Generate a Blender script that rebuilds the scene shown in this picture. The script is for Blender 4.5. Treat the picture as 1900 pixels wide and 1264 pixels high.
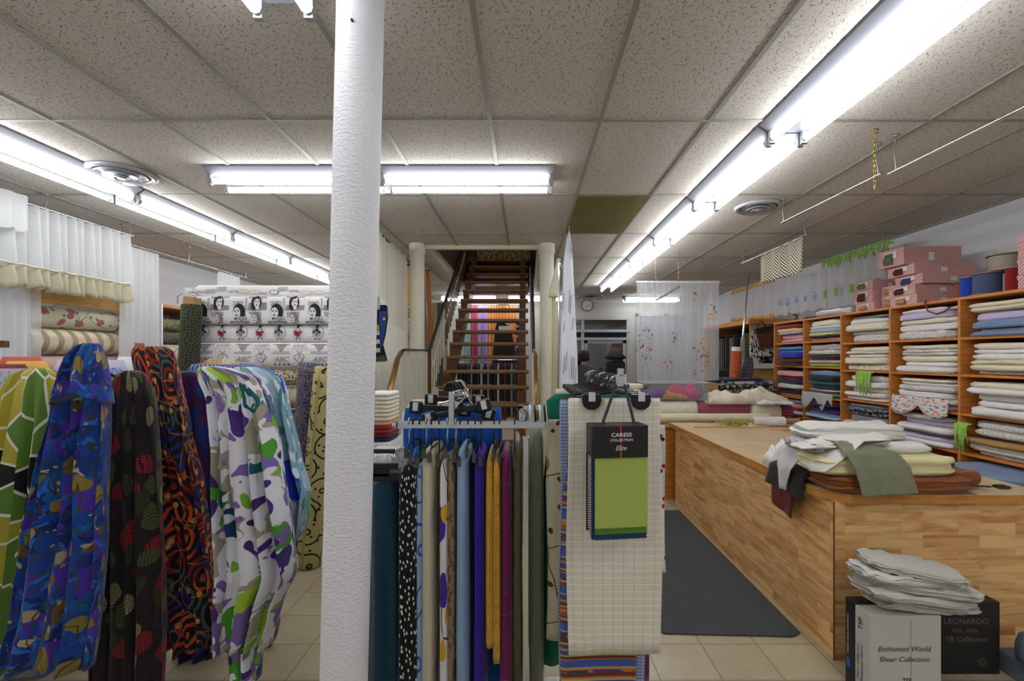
import bpy, math, random
from mathutils import Vector, Matrix, noise
for o in list(bpy.data.objects): bpy.data.objects.remove(o)
SC = bpy.context.scene
COL = SC.collection
# ---------------------------------------------------------------- camera, world, exposure
CAMZ = 1.6; FL = 896.0; PX0 = 976.0; PY0 = 664.0
cd = bpy.data.cameras.new('camera'); cam = bpy.data.objects.new('camera', cd); COL.objects.link(cam)
cam.location = (0, 0, CAMZ); cam.rotation_euler = (math.pi/2, 0, 0)
cd.sensor_width = 36; cd.lens = FL/1900*36
cd.shift_x = -26/1900; cd.shift_y = 32/1900; cd.clip_start = .05
SC.camera = cam
w = bpy.data.worlds.new('world'); SC.world = w; w.use_nodes = True
w.node_tree.nodes['Background'].inputs[0].default_value = (.8, .9, 1, 1)
w.node_tree.nodes['Background'].inputs[1].default_value = .25
SC.view_settings.view_transform = 'Standard'; SC.view_settings.look = 'None'
SC.view_settings.gamma = 1; SC.view_settings.use_curve_mapping = False
SC.view_settings.exposure = 1.15
TUBE_POWER = 8.5
CEIL = 2.92
def X_(px, Y): return (px-PX0)*Y/FL
def Z_(py, Y): return CAMZ-(py-PY0)*Y/FL
def S(c):  # sRGB 0-255 -> linear
    return tuple(((v/255+.055)/1.055)**2.4 if v > 10 else v/255/12.92 for v in c)
PI = math.pi
# ---------------------------------------------------------------- mesh builder
class MB:
    def __init__(s): s.v = []; s.f = []; s.m = []; s.u = []; s.T = None
    def add(s, vs, fs, mi=0, uv=None, luv=None):
        b = len(s.v)
        if s.T: vs = [s.T @ Vector(p) for p in vs]
        s.v += [tuple(p) for p in vs]
        for k, f in enumerate(fs):
            s.f.append([i+b for i in f]); s.m.append(mi)
            s.u.append(luv[k] if luv else ([uv[i] for i in f] if uv else [(0, 0)]*len(f)))
        return s
    def box(s, a, b, mi=0):
        x0, y0, z0 = a; x1, y1, z1 = b
        v = [(x0,y0,z0),(x1,y0,z0),(x1,y1,z0),(x0,y1,z0),(x0,y0,z1),(x1,y0,z1),(x1,y1,z1),(x0,y1,z1)]
        f = [(3,2,1,0),(4,5,6,7),(0,1,5,4),(2,3,7,6),(1,2,6,5),(3,0,4,7)]
        ax = [(0,1),(0,1),(0,2),(0,2),(1,2),(1,2)]
        return s.add(v, f, mi, luv=[[(v[i][a_], v[i][b_]) for i in q] for q, (a_, b_) in zip(f, ax)])
    def cyl(s, p0, p1, r, r1=None, n=14, mi=0, cap=True):
        r1 = r if r1 is None else r1
        return s.tube([p0, p1], [r, r1], n, mi, cap)
    def tube(s, path, r, n=8, mi=0, cap=True, closed=False, flat=1.0):
        P = [Vector(p) for p in path]; N_ = len(P)
        rr = r if isinstance(r, (list, tuple)) else [r]*N_
        vs = []; uv = []; up = None; L = 0
        for i, p in enumerate(P):
            if closed: t = P[(i+1) % N_]-P[i-1]
            else: t = P[min(i+1, N_-1)]-P[max(i-1, 0)]
            if t.length < 1e-9: t = Vector((0,0,1))
            t.normalize()
            if up is None:
                up = Vector((0,0,1)) if abs(t.z) < .9 else Vector((0,1,0))
            a = up-t*up.dot(t)
            if a.length < 1e-6: a = t.orthogonal()
            a.normalize(); up = a; b = t.cross(a)
            if i: L += (P[i]-P[i-1]).length
            for k in range(n):
                th = 2*PI*k/n
                vs.append(p+a*math.cos(th)*rr[i]*flat+b*math.sin(th)*rr[i]); uv.append((rr[i]*min(th, 2*PI-th)*1.0, L))
        fs = []
        for i in range(N_ if closed else N_-1):
            j = (i+1) % N_
            for k in range(n):
                l = (k+1) % n; fs.append((i*n+k, i*n+l, j*n+l, j*n+k))
        if cap and not closed:
            fs.append(tuple(range(n-1, -1, -1))); fs.append(tuple((N_-1)*n+k for k in range(n)))
        return s.add(vs, fs, mi, uv)
    def lathe(s, c, prof, n=24, mi=0, axis='z'):
        vs = []; uv = []
        for (r, h) in prof:
            for k in range(n):
                th = 2*PI*k/n; a, b = r*math.cos(th), r*math.sin(th)
                q = {'z': (a, b, h), 'x': (h, a, b), 'y': (a, h, b)}[axis]
                vs.append((c[0]+q[0], c[1]+q[1], c[2]+q[2])); uv.append((r*th, h))
        fs = [(i*n+k, i*n+(k+1) % n, (i+1)*n+(k+1) % n, (i+1)*n+k) for i in range(len(prof)-1) for k in range(n)]
        if len(prof) > 2 and prof[0][0] > 1e-3: fs.append(tuple(range(n-1, -1, -1)))
        if len(prof) > 2 and prof[-1][0] > 1e-3: fs.append(tuple((len(prof)-1)*n+k for k in range(n)))
        return s.add(vs, fs, mi, uv)
    def grid(s, fn, nu, nv, mi=0, uvf=None):
        vs = []; uv = []
        for j in range(nv+1):
            for i in range(nu+1):
                u, v = i/nu, j/nv; vs.append(fn(u, v)); uv.append(uvf(u, v) if uvf else (u, v))
        fs = [(j*(nu+1)+i, j*(nu+1)+i+1, (j+1)*(nu+1)+i+1, (j+1)*(nu+1)+i) for j in range(nv) for i in range(nu)]
        return s.add(vs, fs, mi, uv)
    def decal(s, poly, fn, mi=0):      # poly = [(x,y)..] mapped by fn
        return s.add([fn(x, y) for x, y in poly], [tuple(range(len(poly)))], mi)
    def text(s, key, fn, size, mi=0, cx=True, shear=0, sx=1):
        vs, fs, w_ = TXT[key]; o = w_/2 if cx else 0
        return s.add([fn((x-o)*size*sx+shear*y*size, y*size) for x, y in vs], fs, mi)
    def prism(s, poly, z0, z1, mi=0):
        n = len(poly)
        vs = [(x, y, z0) for x, y in poly]+[(x, y, z1) for x, y in poly]
        fs = [tuple(range(n-1, -1, -1)), tuple(range(n, 2*n))]+[(i, (i+1) % n, n+(i+1) % n, n+i) for i in range(n)]
        return s.add(vs, fs, mi, luv=[[(vs[i][0], vs[i][1]) for i in f] if k < 2 else [(vs[i][0]+vs[i][1], vs[i][2]) for i in f] for k, f in enumerate(fs)])
    def build(s, name, mats, parent=None, smooth=False, bevel=0, solid=0, sub=0):
        if not isinstance(mats, (list, tuple)): mats = [mats]
        if parent is None:
            xs = [p[0] for p in s.v]; ys = [p[1] for p in s.v]; zs = [p[2] for p in s.v]
            org = Vector(((min(xs)+max(xs))/2, (min(ys)+max(ys))/2, min(zs))); off = org
        else:
            off = Vector((0,0,0)); q = parent
            while q is not None: off += q.location; q = q.parent
            org = Vector((0,0,0))
        me = bpy.data.meshes.new(name)
        me.from_pydata([(p[0]-off[0], p[1]-off[1], p[2]-off[2]) for p in s.v], [], s.f)
        for m in mats: me.materials.append(m)
        me.polygons.foreach_set('material_index', s.m)
        ul = me.uv_layers.new(name='UVMap')
        flat = []
        for q in s.u:
            for t in q: flat += [t[0], t[1]]
        ul.data.foreach_set('uv', flat)
        me.update(); me.validate(verbose=False)
        if smooth: me.shade_smooth() if hasattr(me, 'shade_smooth') else None
        o = bpy.data.objects.new(name, me); COL.objects.link(o); o.location = org
        if parent is not None: o.parent = parent
        if smooth and smooth != True:
            md = o.modifiers.new('e', 'EDGE_SPLIT'); md.split_angle = smooth
        if bevel:
            b = o.modifiers.new('b', 'BEVEL'); b.width = bevel; b.segments = 2; b.limit_method = 'ANGLE'
        if solid:
            b = o.modifiers.new('s', 'SOLIDIFY'); b.thickness = solid; b.offset = 0
        if sub:
            b = o.modifiers.new('u', 'SUBSURF'); b.levels = sub; b.render_levels = sub
        return o
def tag(o, label=None, cat=None, group=None, kind=None):
    if label: o['label'] = label
    if cat: o['category'] = cat
    if group: o['group'] = group
    if kind: o['kind'] = kind
    return o
def thing(name, label, cat, loc, group=None):
    o = bpy.data.objects.new(name, None); COL.objects.link(o); o.location = loc; o.empty_display_size = .1
    return tag(o, label, cat, group)
def struct(o): o['kind'] = 'structure'; return o
def copy_tree(o, parent=None):
    c = o.copy(); COL.objects.link(c)
    if parent is not None: c.parent = parent
    for ch in list(o.children): copy_tree(ch, c)
    return c
# ---------------------------------------------------------------- text outlines, made once
TXT = {}
def mk_text(key, body, font_bold=0):
    cu = bpy.data.curves.new('t', 'FONT'); cu.body = body; cu.size = 1; cu.resolution_u = 3; cu.offset = font_bold
    o = bpy.data.objects.new('t', cu); COL.objects.link(o)
    dg = bpy.context.evaluated_depsgraph_get()
    me = bpy.data.meshes.new_from_object(o.evaluated_get(dg))
    vs = [(v.co.x, v.co.y) for v in me.vertices]; fs = [tuple(p.vertices) for p in me.polygons]
    TXT[key] = (vs, fs, max(v[0] for v in vs)+min(v[0] for v in vs) if vs else 1)
    bpy.data.objects.remove(o); bpy.data.curves.remove(cu); bpy.data.meshes.remove(me)
for k_ in ['CARESS', 'COLLECTION', 'Elite', 'Enchanted World', 'Sheer Collection', 'TSF', 'LEONARDO', 'VOL. XVIII', 'VR Collection',
           'CELEBRITY', 'MODELS', 'PHOTOGRAPHS', 'BEAUTY SECRETS', 'ABC', 'ALPHABET', 'a', 'PARIS', 'HOTEL', 'STYLE', 'SHEERS AND DRAPERIES',
           '12', '3', '6', '9', 'COLLECTION SPECIAL PRICE']:
    mk_text(k_, k_, .015 if k_ in ('CARESS', 'COLLECTION', 'MODELS', 'TSF') else 0)
# ---------------------------------------------------------------- materials
MATS = {}
class NT:
    dim = '3D'
    def __init__(s, name):
        s.m = bpy.data.materials.new(name); s.m.use_nodes = True; s.t = s.m.node_tree; s.b = s.t.nodes['Principled BSDF']
    def n(s, ty, **kw):
        q = s.t.nodes.new(ty)
        for k, v in kw.items():
            if k.startswith('i_'): q.inputs[int(k[2:])].default_value = v
            else: setattr(q, k, v)
        return q
    def l(s, a, b): s.t.links.new(a, b)
    def math(s, op, a, b=0.0, c=None):
        q = s.n('ShaderNodeMath', operation=op)
        for i, v in enumerate((a, b) if c is None else (a, b, c)):
            if isinstance(v, (int, float)): q.inputs[i].default_value = v
            else: s.l(v, q.inputs[i])
        return q.outputs[0]
    def vadd(s, a, b, op='ADD'):
        q = s.n('ShaderNodeVectorMath', operation=op); s.l(a, q.inputs[0])
        if isinstance(b, tuple): q.inputs[1].default_value = b
        else: s.l(b, q.inputs[1])
        return q.outputs[0]
    def scale(s, a, k):
        q = s.n('ShaderNodeVectorMath', operation='SCALE'); s.l(a, q.inputs[0]); q.inputs['Scale'].default_value = k; return q.outputs[0]
    def mix(s, f, a, b):
        q = s.n('ShaderNodeMix', data_type='RGBA')
        if isinstance(f, (int, float)): q.inputs[0].default_value = f
        else: s.l(f, q.inputs[0])
        for i, v in ((6, a), (7, b)):
            if isinstance(v, tuple): q.inputs[i].default_value = (*v[:3], 1)
            else: s.l(v, q.inputs[i])
        return q.outputs[2]
    def uv(s): return s.n('ShaderNodeUVMap').outputs[0]
    def obj(s): return s.n('ShaderNodeTexCoord').outputs['Object']
    def distort(s, co, sc, amt):
        q = s.n('ShaderNodeTexNoise'); q.inputs['Scale'].default_value = sc; q.inputs['Detail'].default_value = 1; s.l(co, q.inputs['Vector'])
        v = s.vadd(q.outputs['Color'], (-.5, -.5, -.5)); return s.vadd(co, s.scale(v, amt))
    def cells(s, co, sc, cols):
        q = s.n('ShaderNodeTexVoronoi'); q.voronoi_dimensions = s.dim; q.inputs['Scale'].default_value = sc; s.l(co, q.inputs['Vector'])
        r = s.n('ShaderNodeValToRGB'); r.color_ramp.interpolation = 'CONSTANT'
        sp = s.n('ShaderNodeSeparateColor'); s.l(q.outputs['Color'], sp.inputs[0]); s.l(sp.outputs[0], r.inputs[0])
        el = r.color_ramp.elements
        while len(el) < len(cols): el.new(.5)
        for i, c in enumerate(cols): el[i].position = i/len(cols)*.9+(.05 if i else 0)
        for i, c in enumerate(cols): el[i].color = (*c, 1)
        return r.outputs[0]
    def mask(s, co, L):
        k = L[0]
        if k in ('dot', 'edge', 'ring'):
            q = s.n('ShaderNodeTexVoronoi'); q.voronoi_dimensions = s.dim; q.inputs['Scale'].default_value = L[1]; s.l(co, q.inputs['Vector'])
            if k == 'edge': q.feature = 'DISTANCE_TO_EDGE'
            d = q.outputs['Distance']
            if k == 'ring': return s.math('GREATER_THAN', s.math('SINE', s.math('MULTIPLY', d, L[2])), L[3])
            return s.math('LESS_THAN', d, L[2])
        if k == 'noise':
            q = s.n('ShaderNodeTexNoise'); q.inputs['Scale'].default_value = L[1]; q.inputs['Detail'].default_value = 2; s.l(co, q.inputs['Vector'])
            return s.math('GREATER_THAN', q.outputs[0], L[2])
        sp = s.n('ShaderNodeSeparateXYZ'); s.l(co, sp.inputs[0])
        if k == 'stripe':   # axis, period, duty, phase
            a = sp.outputs[L[1]] if L[1] < 3 else s.math('ADD', sp.outputs[0], s.math('MULTIPLY', sp.outputs[1], 1 if L[1] == 3 else -1))
            return s.math('LESS_THAN', s.math('FRACT', s.math('ADD', s.math('DIVIDE', a, L[2]), 50.0+(L[4] if len(L) > 4 else 0))), L[3])
        if k == 'dash':     # random short strokes: scale, half length, half width
            q = s.n('ShaderNodeTexVoronoi'); q.voronoi_dimensions = s.dim; q.inputs['Scale'].default_value = L[1]; s.l(co, q.inputs['Vector'])
            d = s.vadd(co, q.outputs['Position'], 'SUBTRACT')
            rt = s.n('ShaderNodeVectorRotate', rotation_type='Z_AXIS'); s.l(d, rt.inputs['Vector'])
            sc = s.n('ShaderNodeSeparateColor'); s.l(q.outputs['Color'], sc.inputs[0]); s.l(s.math('MULTIPLY', sc.outputs[0], 2.4), rt.inputs['Angle'])
            e = s.n('ShaderNodeSeparateXYZ'); s.l(rt.outputs[0], e.inputs[0])
            return s.math('MULTIPLY', s.math('LESS_THAN', s.math('ABSOLUTE', e.outputs[0]), s.math('MULTIPLY', sc.outputs[1], L[2])), s.math('LESS_THAN', s.math('ABSOLUTE', e.outputs[1]), L[3]))
    def rough(s, r, metal=0, sheen=0, spec=None):
        s.b.inputs['Roughness'].default_value = r; s.b.inputs['Metallic'].default_value = metal
        if sheen: s.b.inputs['Sheen Weight'].default_value = sheen
        if spec is not None: s.b.inputs['Specular IOR Level'].default_value = spec
    def bump(s, h, dist=.001, st=.5):
        q = s.n('ShaderNodeBump'); q.inputs['Strength'].default_value = st; q.inputs['Distance'].default_value = dist
        s.l(h, q.inputs['Height']); s.l(q.outputs[0], s.b.inputs['Normal'])
def solid(name, rgb, r=.6, metal=0, bump=0, bs=200, spec=None, var=0):
    if name in MATS: return MATS[name]
    t = NT(name); c = S(rgb); t.b.inputs['Base Color'].default_value = (*c, 1); t.rough(r, metal, spec=spec)
    if var:
        q = t.n('ShaderNodeTexNoise'); q.inputs['Scale'].default_value = 6; t.l(t.obj(), q.inputs['Vector'])
        t.l(t.mix(t.math('MULTIPLY', q.outputs[0], var), c, tuple(x*.5 for x in c)), t.b.inputs['Base Color'])
    if bump:
        q = t.n('ShaderNodeTexNoise'); q.inputs['Scale'].default_value = bs; t.l(t.obj(), q.inputs['Vector']); t.bump(q.outputs[0], bump, 1)
    MATS[name] = t.m; return t.m
def cloth(name, rgb, layers=(), r=.85, co='uv', dist=None, crease=.004, metal=0, off=(0,0,0)):
    """base colour, then layers: (mask, colour | [cell scale, colours])"""
    if name in MATS: return MATS[name]
    t = NT(name); c = t.uv() if co == 'uv' else t.obj()
    if co == 'uv': t.dim = '2D'
    c = t.vadd(c, off); c0 = c
    if dist: c = t.distort(c, dist[0], dist[1])
    if isinstance(rgb, list): col = t.cells(c, rgb[0], [S(q) for q in rgb[1]])
    else: col = S(rgb)
    for mk, cc in layers:
        m = t.mask(c, mk)
        if isinstance(cc, list): cc = t.cells(c, cc[0], [S(q) for q in cc[1]])
        else: cc = S(cc)
        col = t.mix(m, col, cc)
    if isinstance(col, tuple): t.b.inputs['Base Color'].default_value = (*col, 1)
    else: t.l(col, t.b.inputs['Base Color'])
    t.rough(r, metal, 0.15, .3)
    q = t.n('ShaderNodeTexNoise'); q.inputs['Scale'].default_value = 9; q.inputs['Detail'].default_value = 3; t.l(t.obj(), q.inputs['Vector'])
    t.bump(q.outputs[0], crease*3, .6)
    MATS[name] = t.m; return t.m
def sheer(name, rgb, alpha, layers=(), dist=None):
    if name in MATS: return MATS[name]
    t = NT(name); c = t.uv(); t.dim = '2D'
    if dist: c = t.distort(c, dist[0], dist[1])
    col = S(rgb); al = None
    for mk, cc in layers:
        m = t.mask(c, mk); col = t.mix(m, col, S(cc)); al = m if al is None else t.math('MAXIMUM', al, m)
    tr = t.n('ShaderNodeBsdfTransparent'); tl = t.n('ShaderNodeBsdfTranslucent'); df = t.n('ShaderNodeBsdfDiffuse')
    for q in (tl, df):
        if isinstance(col, tuple): q.inputs[0].default_value = (*col, 1)
        else: t.l(col, q.inputs[0])
    m1 = t.n('ShaderNodeMixShader'); m1.inputs[0].default_value = .4; t.l(df.outputs[0], m1.inputs[1]); t.l(tl.outputs[0], m1.inputs[2])
    m2 = t.n('ShaderNodeMixShader'); t.l(tr.outputs[0], m2.inputs[1]); t.l(m1.outputs[0], m2.inputs[2])
    # a sheer reads denser where it turns edge-on
    lw = t.n('ShaderNodeLayerWeight'); lw.inputs[0].default_value = .35
    a = t.math('ADD', alpha, t.math('MULTIPLY', lw.outputs['Facing'], (1-alpha)*.8))
    if al is not None: a = t.math('MAXIMUM', a, t.math('MULTIPLY', al, .85))
    t.l(a, m2.inputs[0]); t.l(m2.outputs[0], t.t.nodes['Material Output'].inputs[0])
    MATS[name] = t.m; return t.m
def emit(name, rgb, st):
    t = NT(name); t.b.inputs['Base Color'].default_value = (.9, .9, .9, 1)
    t.b.inputs['Emission Color'].default_value = (*S(rgb), 1); t.b.inputs['Emission Strength'].default_value = st; return t.m
def glass(name, rgb=(230,240,240), a=.25, r=.05):
    t = NT(name); tr = t.n('ShaderNodeBsdfTransparent'); tr.inputs[0].default_value = (*S(rgb), 1)
    gl = t.n('ShaderNodeBsdfGlossy'); gl.inputs['Roughness'].default_value = r
    df = t.n('ShaderNodeBsdfDiffuse'); df.inputs[0].default_value = (*S(rgb), 1)
    m0 = t.n('ShaderNodeMixShader'); m0.inputs[0].default_value = .4; t.l(df.outputs[0], m0.inputs[1]); t.l(gl.outputs[0], m0.inputs[2])
    m = t.n('ShaderNodeMixShader'); m.inputs[0].default_value = a; t.l(tr.outputs[0], m.inputs[1]); t.l(m0.outputs[0], m.inputs[2])
    t.l(m.outputs[0], t.t.nodes['Material Output'].inputs[0]); return t.m
def wood(name, base, dark, scale=(1, 12), r=.45, planks=None, tones=None):
    if name in MATS: return MATS[name]
    t = NT(name); c = t.uv()
    mp = t.n('ShaderNodeMapping'); t.l(c, mp.inputs[0]); mp.inputs['Scale'].default_value = (scale[0], scale[1], 1)
    vec = mp.outputs[0]; pl = None
    if planks:
        bk = t.n('ShaderNodeTexBrick'); t.l(c, bk.inputs['Vector']); bk.inputs['Scale'].default_value = 1
        bk.inputs['Brick Width'].default_value = planks[0]; bk.inputs['Row Height'].default_value = planks[1]
        bk.inputs['Mortar Size'].default_value = .0006; bk.inputs['Mortar Smooth'].default_value = .5
        bk.inputs['Color1'].default_value = (0,0,0,1); bk.inputs['Color2'].default_value = (1,1,1,1); bk.inputs['Mortar'].default_value = (.25,.25,.25,1)
        bk.offset = .37; bk.offset_frequency = 2; pl = bk.outputs[0]
        sc = t.n('ShaderNodeVectorMath', operation='SCALE'); t.l(pl, sc.inputs[0]); sc.inputs['Scale'].default_value = 17
        vec = t.vadd(vec, sc.outputs[0])
    q = t.n('ShaderNodeTexNoise'); q.inputs['Scale'].default_value = 3; q.inputs['Detail'].default_value = 5; q.inputs['Distortion'].default_value = .8
    t.l(vec, q.inputs['Vector'])
    r_ = t.n('ShaderNodeValToRGB'); t.l(q.outputs[0], r_.inputs[0]); e = r_.color_ramp.elements
    e[0].position = .32; e[0].color = (*S(dark), 1); e[1].position = .58; e[1].color = (*S(base), 1)
    col = r_.outputs[0]
    if planks:
        r2 = t.n('ShaderNodeValToRGB'); t.l(pl, r2.inputs[0]); e = r2.color_ramp.elements
        tones = tones or [(.78, .7, .62), (1, 1, 1), (1.0, .92, .8)]
        e[0].color = (*tones[0], 1); e[1].color = (*tones[2], 1); k = e.new(.5); k.color = (*tones[1], 1)
        mx = t.n('ShaderNodeMix', data_type='RGBA', blend_type='MULTIPLY'); mx.inputs[0].default_value = 1
        t.l(col, mx.inputs[6]); t.l(r2.outputs[0], mx.inputs[7]); col = mx.outputs[2]
    t.l(col, t.b.inputs['Base Color']); t.rough(r, spec=.35); MATS[name] = t.m; return t.m
CHROME = solid('chrome', (215,218,222), .12, 1); WIRE = solid('galvanised_wire', (185,188,190), .3, .9)
BLACKP = solid('black_plastic', (16,16,18), .35); WHITEP = solid('white_enamel', (228,230,232), .4)
GOLD = solid('brass', (190,160,90), .3, .9); OAK = wood('orange_laminate', (206,134,66), (186,112,48), (1.5, 14), .4)
CARD = solid('cardboard', (176,140,92), .85)
BLACKM = solid('black_metal', (24,23,24), .4, .3)
# ---------------------------------------------------------------- cloth shapes
def lerp(a, b, t): return a+(b-a)*t
def level_at(L, z):
    for i in range(len(L)-1):
        if L[i][0] >= z >= L[i+1][0]:
            t = (L[i][0]-z)/max(1e-9, L[i][0]-L[i+1][0]); t2 = t*t*(3-2*t)*.5+t*.5
            return [lerp(a, b, t2) for a, b in zip(L[i][1:], L[i+1][1:])]
    return list((L[0] if z > L[0][0] else L[-1])[1:])
def loft(mb, L, n=44, rows=30, k=3, amp=.02, seed=0, sq=.55, hem=0.0, mi=0, us=1.4, arch=0.0):
    """hanging cloth as a closed body: L = [(z, xL, xR, y, thick)..] from the top down"""
    z0, z1 = L[0][0], L[-1][0]; vs = []; uv = []
    rows_z = [z0-(z0-z1)*(j/rows)**1.15 for j in range(rows+1)]
    W0 = max(l[2]-l[1] for l in L)/2; T0 = max(l[4] for l in L)/2; arc = [0.0]; prev = None
    for i in range(n+1):
        a = 2*PI*i/n; q = (math.copysign(abs(math.cos(a))**sq, math.cos(a))*W0, math.copysign(abs(math.sin(a))**.8, math.sin(a))*T0)
        if prev: arc.append(arc[-1]+math.hypot(q[0]-prev[0], q[1]-prev[1]))
        prev = q
    for j, z in enumerate(rows_z):
        xl, xr, y, t = level_at(L, z); cx = (xl+xr)/2; hw = (xr-xl)/2; g = min(1, j/rows*2.6)
        for i in range(n):
            a = 2*PI*i/n; ca, sa = math.cos(a), math.sin(a)
            ux = math.copysign(abs(ca)**sq, ca); uy = math.copysign(abs(sa)**.8, sa)
            ph = ux*k*PI+seed*1.7+.5*math.sin(z*2.1+seed)+(.35 if uy > 0 else 0)
            s1 = math.sin(ph); f = amp*g*(math.copysign(abs(s1)**.7, s1)+.45*math.sin(ph*1.9+seed))*(1-.5*abs(ux)**6)
            nz = noise.noise(Vector((ux*2+seed, z*2.5, uy)))*amp*.6
            x = cx+hw*ux*(1+.03*math.sin(z*7+seed)*g)+amp*.35*g*math.cos(ph*1.3)*(1-abs(ux)); yy = y+uy*t/2+f+nz
            zz = z+(hem*math.sin(ph*.7+1)*(j == rows))+arch*(1-ux*ux)*(j/rows)**4
            vs.append((x, yy, zz))
    N_ = rows+1; fs = []; luv = []; UM = 2.1 if us == 1.4 else 1.3
    for j in range(rows):
        for i in range(n):
            fs.append((j*n+i, (j+1)*n+i, (j+1)*n+(i+1) % n, j*n+(i+1) % n))
            za, zb = vs[j*n+i][2]*1.0, vs[(j+1)*n+i][2]; luv.append([(arc[i]*us/1.4*UM, rows_z[j]), (arc[i]*us/1.4*UM, rows_z[j+1]), (arc[i+1]*us/1.4*UM, rows_z[j+1]), (arc[i+1]*us/1.4*UM, rows_z[j])])
    fs.append(tuple(range(n))); fs.append(tuple((N_-1)*n+i for i in range(n-1, -1, -1)))
    for q in (0, 1): luv.append([(vs[i+(N_-1)*n*q][0], vs[i+(N_-1)*n*q][1]) for i in range(n)])
    return mb.add(vs, fs, mi, luv=luv)
def pxl(Y, rows, t=.1):  # outline rows (py, pxL, pxR[, Y[, t]]) -> loft levels
    out = []
    for r in rows:
        y = r[3] if len(r) > 3 else Y; th = r[4] if len(r) > 4 else t
        out.append((Z_(r[0], Y), X_(r[1], Y), X_(r[2], Y), y, th))
    return out
def slab(mb, c, sx, sy, h, seed=0, layers=3, rough=.006, n=36, sag=.0, mi=0, sq=.35, top=True, tilt=0, uo=0, groove=.045):
    """folded cloth: rounded, layered slab; c = centre of its underside"""
    vs = []; uv = []; rings = []
    m = layers*3
    for j in range(m+1):
        t = j/m; gr = -.5*abs(math.sin(PI*layers*t))+.5; ed = (abs(2*t-1))**3
        rings.append((1-(.06*ed+groove*gr)+(.03*math.sin(seed*5+j) if groove > .05 else 0), t*h))
    rings = [(.6, .0)]+rings+[(.8, h*1.03), (.45, h*1.05), (.05, h*1.05)]
    for (q, z) in rings:
        for i in range(n):
            a = 2*PI*i/n; ca, sa = math.cos(a), math.sin(a)
            ux = math.copysign(abs(ca)**sq, ca)*q; uy = math.copysign(abs(sa)**sq, sa)*q
            d = noise.noise(Vector((ux*1.7+seed*3.1, uy*1.7, z*9/h*.2+seed)))
            d2 = noise.noise(Vector((ux*4+seed, uy*4+seed, 5+z*30)))
            px = c[0]+ux*sx/2*(1+d*.05); py = c[1]+uy*sy/2*(1+d2*.035)
            zz = c[2]+z*(1+d*.18*min(1, h/.08))+d2*rough*(z > 0)+tilt*ux*sx/2-sag*(abs(uy)**3)*(z/h)
            vs.append((px, py, max(zz, c[2]) if tilt == 0 else zz)); uv.append((uo+ux*sx/2+uy*sy/2, z*2+uy*sy))
    R_ = len(rings)
    fs = [(j*n+i, j*n+(i+1) % n, (j+1)*n+(i+1) % n, (j+1)*n+i) for j in range(R_-1) for i in range(n)]
    fs.append(tuple(range(n-1, -1, -1))); fs.append(tuple((R_-1)*n+i for i in range(n)))
    return mb.add(vs, fs, mi, uv)
def bolt(mb, p0, p1, r, flat=.75, n=26, seed=0, mi=0, mcore=None, seg=10, uvr=0):
    """fabric rolled on a core between two points; spiral ends"""
    A, B = Vector(p0), Vector(p1); ax = (B-A); L = ax.length; ax.normalize()
    up = Vector((0,0,1)) if abs(ax.z) < .8 else Vector((0,1,0))
    b = ax.cross(up).normalized(); a = b.cross(ax).normalized(); vs = []; uv = []
    prof = [(.25, -.000), (.62, .002), (.85, -.004), (1, .006)]+[(1, L*(i/seg)) for i in range(1, seg)]+[(1, L-.006), (.85, L+.004), (.62, L-.002), (.25, L)]
    for (q, d) in prof:
        for i in range(n):
            th = 2*PI*i/n; w_ = 1+.03*noise.noise(Vector((math.cos(th)*2+seed, math.sin(th)*2, d*3)))
            vs.append(A+ax*d+a*math.cos(th)*r*q*flat*w_+b*math.sin(th)*r*q*w_); uv.append((d, r*(th if th < PI else 2*PI-th)+ (0 if th < PI else 2)))
    R_ = len(prof)
    fs = [(j*n+i, (j+1)*n+i, (j+1)*n+(i+1) % n, j*n+(i+1) % n) for j in range(R_-1) for i in range(n)]
    mb.add(vs, fs, mi, uv)
    mb.add(vs[:n], [tuple(range(n))], mi if mcore is None else mcore); mb.add(vs[-n:], [tuple(range(n-1, -1, -1))], mi if mcore is None else mcore)
    return mb
def curtain(mb, p0, p1, zt, zb, nf, amp, seed=0, nu=None, nv=14, scal=0, mi=0, gather=1.0, us=1.5, flare=0):
    """pleated sheet from p0 to p1 (x, y), zt/zb top and bottom heights (or pairs)"""
    zt = zt if isinstance(zt, tuple) else (zt, zt); zb = zb if isinstance(zb, tuple) else (zb, zb)
    dx, dy = p1[0]-p0[0], p1[1]-p0[1]; L = math.hypot(dx, dy); nx, ny = -dy/L, dx/L
    nu = nu or int(nf*10)
    def fn(u, v):
        g = (.45+.55*v)*amp; ph = 2*PI*nf*(u+.02*math.sin(9*u+seed))
        o = g*(math.sin(ph)+.35*math.sin(ph*.5+seed+v*1.5)); s_ = u+.25/nf*math.sin(2*ph)*.3*v+(u-.5)*flare*v
        z = lerp(lerp(zt[0], zt[1], u), lerp(zb[0], zb[1], u)-scal*abs(math.sin(PI*nf*u)), v)
        return (p0[0]+dx*s_+nx*o, p0[1]+dy*s_+ny*o, z)
    return mb.grid(fn, nu, nv, mi, lambda u, v: (u*L*us, lerp(zt[0], zb[0], v)))
ROOT_DONE = True
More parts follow.
